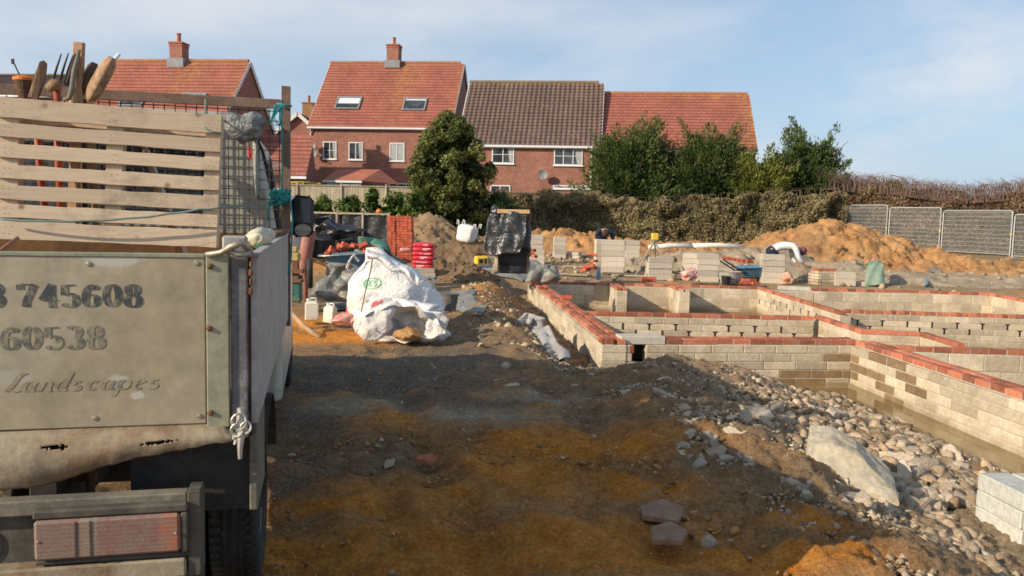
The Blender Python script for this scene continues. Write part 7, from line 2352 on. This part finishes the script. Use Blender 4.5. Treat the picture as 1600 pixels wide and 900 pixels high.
# rear window and black seals
b = MB(); b.box(-1.55, -.50, YC0 - .012, YC0 + .01, 1.62, 1.98, ch=.006); rw = b.build('rear_window', M['glass'], trk)
b = MB()
for bx in ((-1.6, -.45, 1.98, 2.02), (-1.6, -.45, 1.58, 1.62), (-1.6, -1.55, 1.62, 1.98), (-.50, -.45, 1.62, 1.98)): b.box(bx[0], bx[1], YC0 - .018, YC0 + .01, bx[2], bx[3])
b.build('seal', M['black_plastic'], rw)
b = MB(); b.tube([Vector((x + .012, YC0 + .10, z)) for x, z in sec[1:]], .010, 6); b.build('door_seal', M['black_plastic'], cab)
b = MB(); b.prism([(CX - .012, YC0 + .35, 1.45), (CX - .012, YC1 - .05, 1.45), (CX - .10, YC1 - .2, 2.0), (CX - .10, YC0 + .4, 2.0)], (.016, 0, 0)); b.build('side_window', M['glass'], trk)
# mirror
q = hit(473, 338, 3.9)
b = MB(); b.box(-.082, .082, -.04, .05, -.155, .155, ch=.035)
mi = b.build('wing_mirror', M['black_plastic'], trk, bevel=.01); mi.location = q
b = MB(); b.box(-.062, .062, -.046, -.041, -.05, .135, ch=.002); b.build('mirror_glass', M['mirror_glass'], mi)
b = MB(); b.lathe([(.001, .002), (.058, .0), (.062, -.006)], 20, Matrix.Translation((.0, -.044, -.105)) @ Matrix.Rotation(R(90), 4, 'X') @ Matrix.Scale(.8, 4, (0, 1, 0))); b.build('round_glass', M['zinc'], mi)
b = MB(); b.tube([(q.x, q.y + .03, q.z - .12), (q.x - .1, q.y + .05, q.z - .14), (CX - .01, q.y + .1, q.z - .16)], .014, 8); b.tube([(q.x, q.y + .03, q.z + .1), (CX - .04, q.y + .1, q.z + .1)], .012, 8); b.build('mirror_arm', M['black_plastic'], trk)
# rack behind the cab: rusty posts, rail and weld mesh
YP = BED - .04
p0 = hit(446, 362, YP); p1 = hit(446, 135, YP)
b = MB(); b.box(p0.x - .022, p0.x + .03, YP - .02, YP + .02, .95, p1.z, ch=.002); b.build('rack_post', M['rust_pole'], trk)
b = MB(); b.box(xl + .05, xl + .1, YP - .02, YP + .02, .95, p1.z - .1, ch=.002); b.build('rack_post', M['rust_pole'], trk)
zr_ = hit(300, 156, YP).z
b = MB(); b.box(xl - .1, p0.x - .024, YP - .025, YP - .005, zr_ - .028, zr_ + .028, ch=.002); b.build('rack_rail', M['rust_pole'], trk)
b = MB(); x = xl + .1
while x < p0.x - .01: b.box(x - .0028, x + .0028, YP - .004, YP + .001, ZTOP + .01, zr_ - .03); x += .0585
z = ZTOP + .03
while z < zr_ - .03: b.box(xl + .1, p0.x, YP - .0085, YP - .0035, z - .0028, z + .0028); z += .0585
b.build('rack_mesh', M['wire'], trk)

# ------------------------------------------------------------------ load on the truck (things of their own)
def at(px, py, y): return TF.o + TF.R @ hit(px, py, y)
def tthing(name, label, cat, loc): return thing(name, label, cat, loc, TH)
# pallet
c4 = [at(-2, 152, 2.0), at(347, 181, 2.0), at(339, 386, 1.95), at(-4, 372, 1.95)]
PT = c4[3]
pal = thing('wooden_pallet', 'worn wooden pallet propped upright on the truck bed', 'pallet', PT)
ex = (c4[1] - c4[0]); ey = (c4[0] - c4[3])
def pv(u, v, w):
    p = (c4[3] * (1 - u) + c4[2] * u) * (1 - v) + (c4[0] * (1 - u) + c4[1] * u) * v
    nn = ex.cross(ey).normalized(); 
    if nn.y > 0: nn = -nn
    return p + nn * w - PT
def pbox(u0, u1, v0, v1, w0, w1, mat='wood_pallet', name='slat', wob=.004):
    m_ = MB(); nseg = 10 if u1 - u0 > .5 else 1
    vs = []
    for i in range(nseg + 1):
        u = u0 + (u1 - u0) * i / nseg; d = random.uniform(-wob, wob) if nseg > 1 else 0; e_ = random.uniform(-wob, wob) if nseg > 1 else 0
        vs += [pv(u, v0 + d, w0), pv(u, v1 + e_, w0), pv(u, v1 + e_, w1), pv(u, v0 + d, w1)]
    fs = [(0, 1, 2, 3), tuple(4 * nseg + k for k in (3, 2, 1, 0))]
    for i in range(nseg):
        for k in range(4): a = 4 * i + k; c_ = 4 * i + (k + 1) % 4; fs.append((a, a + 4, c_ + 4, c_))
    m_.add(vs, fs); return m_.build(name, M[mat], pal, bevel=.002)
rows_ = [(152, 184), (192, 214), (224, 246), (257, 279), (289, 312), (320, 341), (346, 375)]
for (a, b_) in rows_:
    v1 = 1 - (a - 152) / 222.; v0 = 1 - (b_ - 152) / 222.
    pbox(0, 1, v0, v1, .0, .018)
for (u0, u1) in ((.0, .085), (.47, .545), (.925, .998)):
    pbox(u0, u1, -.0, 1.0, -.085, -.002, name='bearer')
for (a, b_) in ((155, 185), (245, 275), (345, 374)):
    v1 = 1 - (a - 152) / 222.; v0 = 1 - (b_ - 152) / 222.
    pbox(0, 1, v0, v1, -.103, -.087, name='back_slat') if a != 245 else None
nl = MB()
for (a, b_) in rows_:
    for u in (.03, .06, .5, .52, .955, .98):
        for f_ in (.3, .7):
            v = 1 - ((a * f_ + b_ * (1 - f_)) - 152) / 222.
            q = pv(u + random.uniform(-.008, .008), v, .019); nn = (pv(0, 0, 1) - pv(0, 0, 0)).normalized()
            nl.add([q + Vector((.0025 * math.cos(t_), 0, .0025 * math.sin(t_))) + nn * .0 for t_ in (0, 1.57, 3.14, 4.71)], [(0, 1, 2, 3)])
nl.build('nails', M['rust'], pal)

# tools standing behind the pallet (their frames: pixel columns at bed depth y = 2.15 and on)
def tool(name, label, cat, base):
    return thing(name, label, cat, at(*base))
def rel(t, px, py, y): return at(px, py, y) - Vector(t.location)
# 1 dark spade at the left
t = tool('spade', 'dark flat spade blade standing upright, leftmost tall tool above the pallet', 'spade', (75, 372, 2.25))
def blade(t, pts, y, thick, mat, name='blade', bend=0.0):
    m_ = MB(); n = len(pts)
    cx = sum(p[0] for p in pts) / n
    # fan grid for a slight dish
    vs = [rel(t, px, py, y + bend * ((px - cx) / 30.0) ** 2) for px, py in pts]
    c_ = rel(t, cx, sum(p[1] for p in pts) / n, y + 0)
    nn = TF.R @ Vector((0, 1, 0)) * thick
    m_.add(vs + [c_] + [v_ + nn for v_ in vs] + [c_ + nn], [(i, (i + 1) % n, n) for i in range(n)] + [((i + 1) % n + n + 1, i + n + 1, 2 * n + 1) for i in range(n)] + [(i, i + n + 1, (i + 1) % n + n + 1, (i + 1) % n) for i in range(n)])
    return m_.build(name, M[mat], t, bevel=.002)
blade(t, [(43, 152), (52, 120), (62, 96), (68, 94), (73, 99), (72, 112), (65, 140), (58, 158)], 2.12, .012, 'wood_dark', bend=.02)
blade(t, [(43, 153), (61, 97), (63, 95), (50, 152)], 2.105, .005, 'spade_wood', name='worn_edge')
m_ = MB(); m_.tube([rel(t, 55, 150, 2.16), rel(t, 62, 260, 2.2), rel(t, 75, 372, 2.25)], .018, 8); m_.build('shaft', M['red_handle'], t, smooth=True)
# 2 orange capped cone/bucket
t = tool('traffic_cone', 'orange topped dark tub at the far left above the pallet', 'tub', (41, 165, 2.3)); t.scale = (.75, .75, .75)
m_ = MB(); m_.lathe([(.035, 0), (.06, .10), (.075, .17), (.001, .17)], 20, Matrix.Identity(4)); m_.build('body', M['wood_dark'], t, smooth=False)
m_ = MB(); m_.lathe([(.078, .17), (.08, .19), (.06, .2), (.001, .2)], 20); m_.build('rim', M['orange'], t)
m_ = MB(); m_.lathe([(.055, .02), (.052, .0), (.06, .03)], 20); m_.build('band', M['orange'], t)
t.name = 'small_tub'
# aerial
m_ = MB(); m_.tube([at(33, 122, 2.9), at(19, 93, 2.9)], .004, 6); m_.obox(at(20, 96, 2.9), (.012, .012, .03)); tag(m_.build('whip_aerial', M['black_steel']), 'thin whip aerial slanting up at the far left', 'aerial')
# 3 fork with wooden head
t = tool('garden_fork', 'fork with three thin upright tines and a worn wooden grip between the spades', 'fork', (98, 372, 2.25))
m_ = MB()
for (a, b_) in (((82, 128), (96, 84)), ((93, 128), (107, 83)), ((100, 130), (115, 84))): m_.tube([rel(t, *a, 2.12), rel(t, (a[0] + b_[0]) / 2, (a[1] + b_[1]) / 2 - 1, 2.11), rel(t, *b_, 2.12)], [.007, .0055, .003], 6)
m_.build('tines', M['black_steel'], t)
m_ = MB(); m_.tube([rel(t, 76, 138, 2.10), rel(t, 84, 132, 2.09), rel(t, 97, 134, 2.1)], [.022, .03, .026], 10); m_.build('socket', M['spade_wood'], t, smooth=True)
m_ = MB(); m_.tube([rel(t, 88, 136, 2.14), rel(t, 92, 260, 2.2), rel(t, 98, 372, 2.25)], .02, 8); m_.build('shaft', M['red_handle'], t, smooth=True)
# 4 tall timber post
t0 = at(112, 372, 2.22)
m_ = MB(); m_.beam(at(113, 372, 2.2), at(124, 66, 2.12), .05, .03, up=(0, 1, 0), ch=.003); tag(m_.build('timber_stake', M['wood_stake']), 'tallest pale timber stake sticking up above the pallet', 'stake')
# 5 curved iron bar (pick)
t = tool('pickaxe', 'curved iron pick head hooked over the pallet top beside the tall stake', 'pickaxe', (118, 372, 2.3))
m_ = MB(); m_.tube([rel(t, 100, 155, 2.02), rel(t, 108, 154, 2.0), rel(t, 112, 140, 2.04), rel(t, 116, 110, 2.07), rel(t, 124, 78, 2.08)], [.009, .012, .013, .012, .008], 8); m_.build('head', M['bumper'], t, smooth=True)
m_ = MB(); m_.tube([rel(t, 106, 134, 2.1), rel(t, 112, 110, 2.1), rel(t, 118, 84, 2.1)], [.016, .012, .006], 8); m_.build('prong', M['black_steel'], t, smooth=True)
m_ = MB(); m_.tube([rel(t, 118, 372, 2.3), rel(t, 113, 145, 2.08)], .017, 8); m_.build('shaft', M['wood_handle'], t, smooth=True)
# 6 big muddy shovel, and the dark one behind
def dish(t, ctr, axis_px, wpx, y, mat, name='blade'):
    # ctr line from (x0,y0) to (x1,y1) in photo columns; width profile, dished
    (x0, y0), (x1, y1) = axis_px
    dx, dy = x1 - x0, y1 - y0; L_ = math.hypot(dx, dy); nx_, ny_ = -dy / L_, dx / L_
    m_ = MB()
    prof = [(0, .55), (.1, .8), (.3, 1), (.7, 1.0), (.88, .85), (1, .45)]
    def f_(u, v):
        w = np.interp(v, [p[0] for p in prof], [p[1] for p in prof]) * wpx / 2
        s = (u - .5) * 2
        return rel(t, x0 + dx * v + nx_ * w * s, y0 + dy * v + ny_ * w * s, y - .055 * (1 - s * s) - .03 * math.sin(v * 3.14))
    m_.grid(f_, 15, 17)
    return m_.build(name, M[mat], t, smooth=True, solid=.006)
t = tool('shovel', 'large muddy brown shovel blade leaning right above the pallet', 'shovel', (150, 372, 2.3))
dish(t, None, ((138, 158), (176, 90)), 27, 2.08, 'spade_wood')
m_ = MB(); m_.tube([rel(t, 141, 156, 2.05), rel(t, 146, 260, 2.2), rel(t, 150, 372, 2.3)], .018, 8); m_.build('shaft', M['wood_handle'], t, smooth=True)
m_ = MB(); m_.tube([rel(t, 180, 92, 2.06), rel(t, 187, 84, 2.06)], [.010, .008], 8); m_.build('chipped_tip', M['white_paint'], t)
t = tool('shovel', 'dark shovel blade half hidden behind the muddy brown one', 'shovel', (132, 372, 2.4))
dish(t, None, ((128, 150), (148, 98)), 22, 2.2, 'wood_dark')
m_ = MB(); m_.tube([rel(t, 130, 150, 2.2), rel(t, 132, 372, 2.4)], .017, 8); m_.build('shaft', M['wood_dark'], t, smooth=True)
# pale pole and bars seen through the pallet
m_ = MB(); m_.tube([at(212, 190, 2.17), at(283, 402, 2.12)], .016, 8); tag(m_.build('wooden_pole', M['wood_handle'], smooth=True), 'pale pole slanting down behind the right half of the pallet', 'pole')
m_ = MB(); m_.tube([at(230, 235, 2.2), at(292, 402, 2.11)], .013, 8); tag(m_.build('wooden_pole', M['white_pipe'], smooth=True), 'thin whitish pole beside the slanting pale pole behind the pallet', 'pole')
m_ = MB(); m_.tube([at(-6, 396, .9), at(28, 372, 1.0)], .008, 8); tag(m_.build('copper_rod', M['red_prop'], smooth=True), 'thin red rod poking up at the left end of the bed', 'rod')
# bundled grey plastic tied on the rail
gb = MB()
bgv, bgf = rockshape(3, 77, 0)
bgv = bgv * (.115, .05, .085); rg = 1 - np.abs(fbm(bgv[:, 0] * 22, bgv[:, 1] * 22, bgv[:, 2] * 22, 3, 3)) * 2
bgv = bgv * (1 + .35 * crumple(bgv[:, 0], bgv[:, 1], bgv[:, 2], 16, 3)[:, None])
gb.add([TF.R @ Vector(q) for q in bgv], [tuple(q) for q in bgf]); o = gb.build('plastic_sack', M['sack_grey'], smooth=True, recentre=False); o.location = at(383, 196, BED - .14); tag(o, 'bunched grey plastic sack tied to the rack mesh right of the pallet', 'sack')
gb = MB(); 
def hang(u, v):
    px = 392 + 9 * u + 8 * v; py = 205 + 105 * v
    return at(px, py, BED - .05 + .008 * math.sin(u * 5 + v * 5))
gb.grid(hang, 10, 16); tag(gb.build('plastic_strip', M['poly_strip'], smooth=True, solid=.004), 'translucent plastic strip hanging below the bunched sack', 'plastic strip')
m_ = MB(); m_.tube([at(388, 228, BED - .1), at(390, 246, BED - .1)], .008, 6); m_.tube([at(393, 232, BED - .1), at(393, 250, BED - .1)], .006, 6); tag(m_.build('clothes_peg', M['redplas']), 'small red tag hanging on the weld mesh', 'tag')
# cream bag in the bed corner
v, f = ico(3); v = v * (.05, .16, .035); v = v + .012 * fbm(v[:, 0] * 18, v[:, 1] * 18, v[:, 2] * 18, 3, 2)[:, None]
gb = MB(); Mz = TF.R @ Matrix.Rotation(.0, 3, 'Z')
gb.add([Mz @ Vector(q) for q in v], [tuple(q) for q in f]); o = gb.build('cream_sack', M['cream_sack'], smooth=True, recentre=False); o.location = at(405, 372, .75); tag(o, 'cream sack with green print wedged in the bed corner', 'sack')
bpy.context.view_layer.update()
decal(o, 'SE', at(396, 384, .55) + Vector((0, 0, -.01)), (TF.R @ Vector((1, .0, 0))), (0, .2, 1), .03, 'green_ink', w=.25, t=.15)
m_ = MB(); m_.beam(at(396, 372, 1.3), at(440, 360, 2.3), .10, .02, ch=.003); tag(m_.build('loose_board', M['rust']), 'rusty flat board lying along the inside of the right drop side', 'board')
# ropes
def rope(pts, r, lab, mat='rope'):
    m_ = MB(); P_ = [at(*p) for p in pts]
    out = []
    for i in range(len(P_) - 1):
        for k in range(6): out.append(P_[i].lerp(P_[i + 1], k / 6) + Vector((0, 0, -.004 * math.sin(math.pi * k / 6))))
    out.append(P_[-1]); m_.tube(out, r, 6)
    return m_
rp = rope([(0, 342, 1.9), (60, 345, 1.88), (130, 345, 1.87), (200, 341, 1.87), (262, 334, 1.87), (310, 327, 1.87), (345, 324, 1.9), (395, 320, 2.3), (432, 312, 2.52)], .0055, '')
tag(rp.build('tie_rope', M['rope_old'], smooth=True), 'faded teal rope slung across the lower pallet to the post', 'rope')
rp = MB(); r3 = random.Random(4)
for k in range(9):
    a0 = r3.uniform(0, 6.28)
    pts = []
    for i in range(14):
        a = a0 + i * .55; c_ = hit(437 + r3.uniform(-6, 6), 308 + r3.uniform(-9, 9), YP - .05)
        pts.append(TF.o + TF.R @ (c_ + Vector((.045 * math.cos(a), .035 * math.sin(a), .02 * math.sin(a * 1.3 + k)))))
    rp.tube(pts, .006, 6)
rp.tube([at(425, 316, BED - .1), at(418, 330, BED - .1), at(420, 345, BED - .1)], .006, 6)
tag(rp.build('rope_knot', M['rope'], smooth=True), 'tangled knot of bright teal rope round the rusty post', 'rope')
rp = MB()
for k in range(4):
    rp.tube([at(430 + k * 3, 163 + k, YP - .06), at(426 - k * 2, 180 + 5 * k, YP - .07), at(436 + k, 196, YP - .06), at(442, 165, YP - .05)], .0045, 6)
rp.tube([at(439, 165, YP - .05), at(441, 230, YP - .05), at(440, 300, YP - .05)], .006, 6)
rp.tube([at(452, 300, YP - .05), at(457, 340, YP - .1), at(455, 400, YP - .1), at(450, 430, YP - .1)], .006, 6)
rp.tube([at(432, 162, YP - .04), at(456, 166, YP - .04)], .007, 6)
tag(rp.build('tie_rope', M['rope'], smooth=True), 'bright teal rope tying the rail to the top of the rusty post and trailing down', 'rope')
rp = MB(); rp.tube([at(321, 155, YP - .05), at(321, 168, YP - .06), at(319, 200, 1.96), at(330, 206, 1.96), at(345, 208, 1.96)], .005, 6)
tag(rp.build('tie_rope', M['rope_old'], smooth=True), 'short faded cord tying the right end of the pallet to the rail', 'rope')
# ------------------------------------------------------------------ light and sky
LD = Vector((1.0, .61, -.535)).normalized()
sun_d = bpy.data.lights.new('sun', 'SUN'); sun_d.energy = 5.2; sun_d.angle = R(.5); sun_d.color = (1, .86, .67)
sun = bpy.data.objects.new('sun', sun_d); col.objects.link(sun)
sun.rotation_euler = LD.to_track_quat('-Z', 'Y').to_euler(); sun.location = (-30, -15, 30)
world = bpy.data.worlds.new('World'); scene.world = world; world.use_nodes = True
nt = world.node_tree; bg = nt.nodes['Background']; bg.inputs['Strength'].default_value = .138
sky = N(nt, 'ShaderNodeTexSky', sky_type='NISHITA'); sky.sun_disc = False
S = -LD; sky.sun_elevation = math.asin(S.z); sky.sun_rotation = math.atan2(S.x, S.y) % (2 * math.pi)
sky.air_density = 1.1; sky.dust_density = 1.0; sky.ozone_density = 2.0
tc = N(nt, 'ShaderNodeTexCoord').outputs['Generated']
mp = N(nt, 'ShaderNodeMapping'); mp.inputs['Scale'].default_value = (1, 1, 3.2); nt.links.new(tc, mp.inputs['Vector'])
mp.inputs['Location'].default_value = (CLX, CLY, CLZ) if 'CLX' in globals() else (.3, .2, .1)
n1 = noise(nt, mp.outputs[0], 2.0, 6, .5, .2)
n2 = noise(nt, mp.outputs[0], .9, 3, .5)
f = math_(nt, 'MULTIPLY', ramp(nt, n1, [(.42, 0), (.72, 1)]), ramp(nt, n2, [(.42, .08), (.58, .8)]))
c0_ = sky.outputs[0]
sz = N(nt, 'ShaderNodeSeparateXYZ'); nt.links.new(tc, sz.inputs[0])
hz_ = ramp(nt, sz.outputs[2], [(0.0, .85), (.12, .6), (.45, .25)])
c = mix(nt, hz_, c0_, (3.25, 4.35, 5.95))
c = mix(nt, f, c, (5.9, 6.0, 6.3))
for (px, py, w_, am) in ((1440, 140, .992, .75), (1560, 60, .994, .5), (950, 20, .992, .45), (1130, 255, .997, .3), (120, 30, .97, .5), (730, 20, .99, .4)):
    d0 = ray(px, py).normalized()
    vm = N(nt, 'ShaderNodeVectorMath', operation='DOT_PRODUCT'); nt.links.new(tc, vm.inputs[0]); vm.inputs[1].default_value = d0
    nz_ = N(nt, 'ShaderNodeMapping'); nz_.inputs['Scale'].default_value = (5, 5, 13); nt.links.new(tc, nz_.inputs['Vector'])
    pf = noise(nt, nz_.outputs[0], 1.5, 7, .58)
    fm = math_(nt, 'MULTIPLY', ramp(nt, vm.outputs['Value'], [(w_, 0), (1.0, 1)]), ramp(nt, pf, [(.42, 0), (.74, am * .75)]))
    c = mix(nt, fm, c, (6.0, 6.0, 6.2))
nt.links.new(c, bg.inputs['Color'])
scene.view_settings.view_transform = 'Standard'; scene.view_settings.look = 'None'; scene.view_settings.exposure = 0
scene.render.resolution_x = 1024; scene.render.resolution_y = 576
scene.render.engine = 'CYCLES'
scene.cycles.max_bounces = 6
scene.cycles.pixel_filter_type = 'BLACKMAN_HARRIS'; scene.cycles.filter_width = 1.65
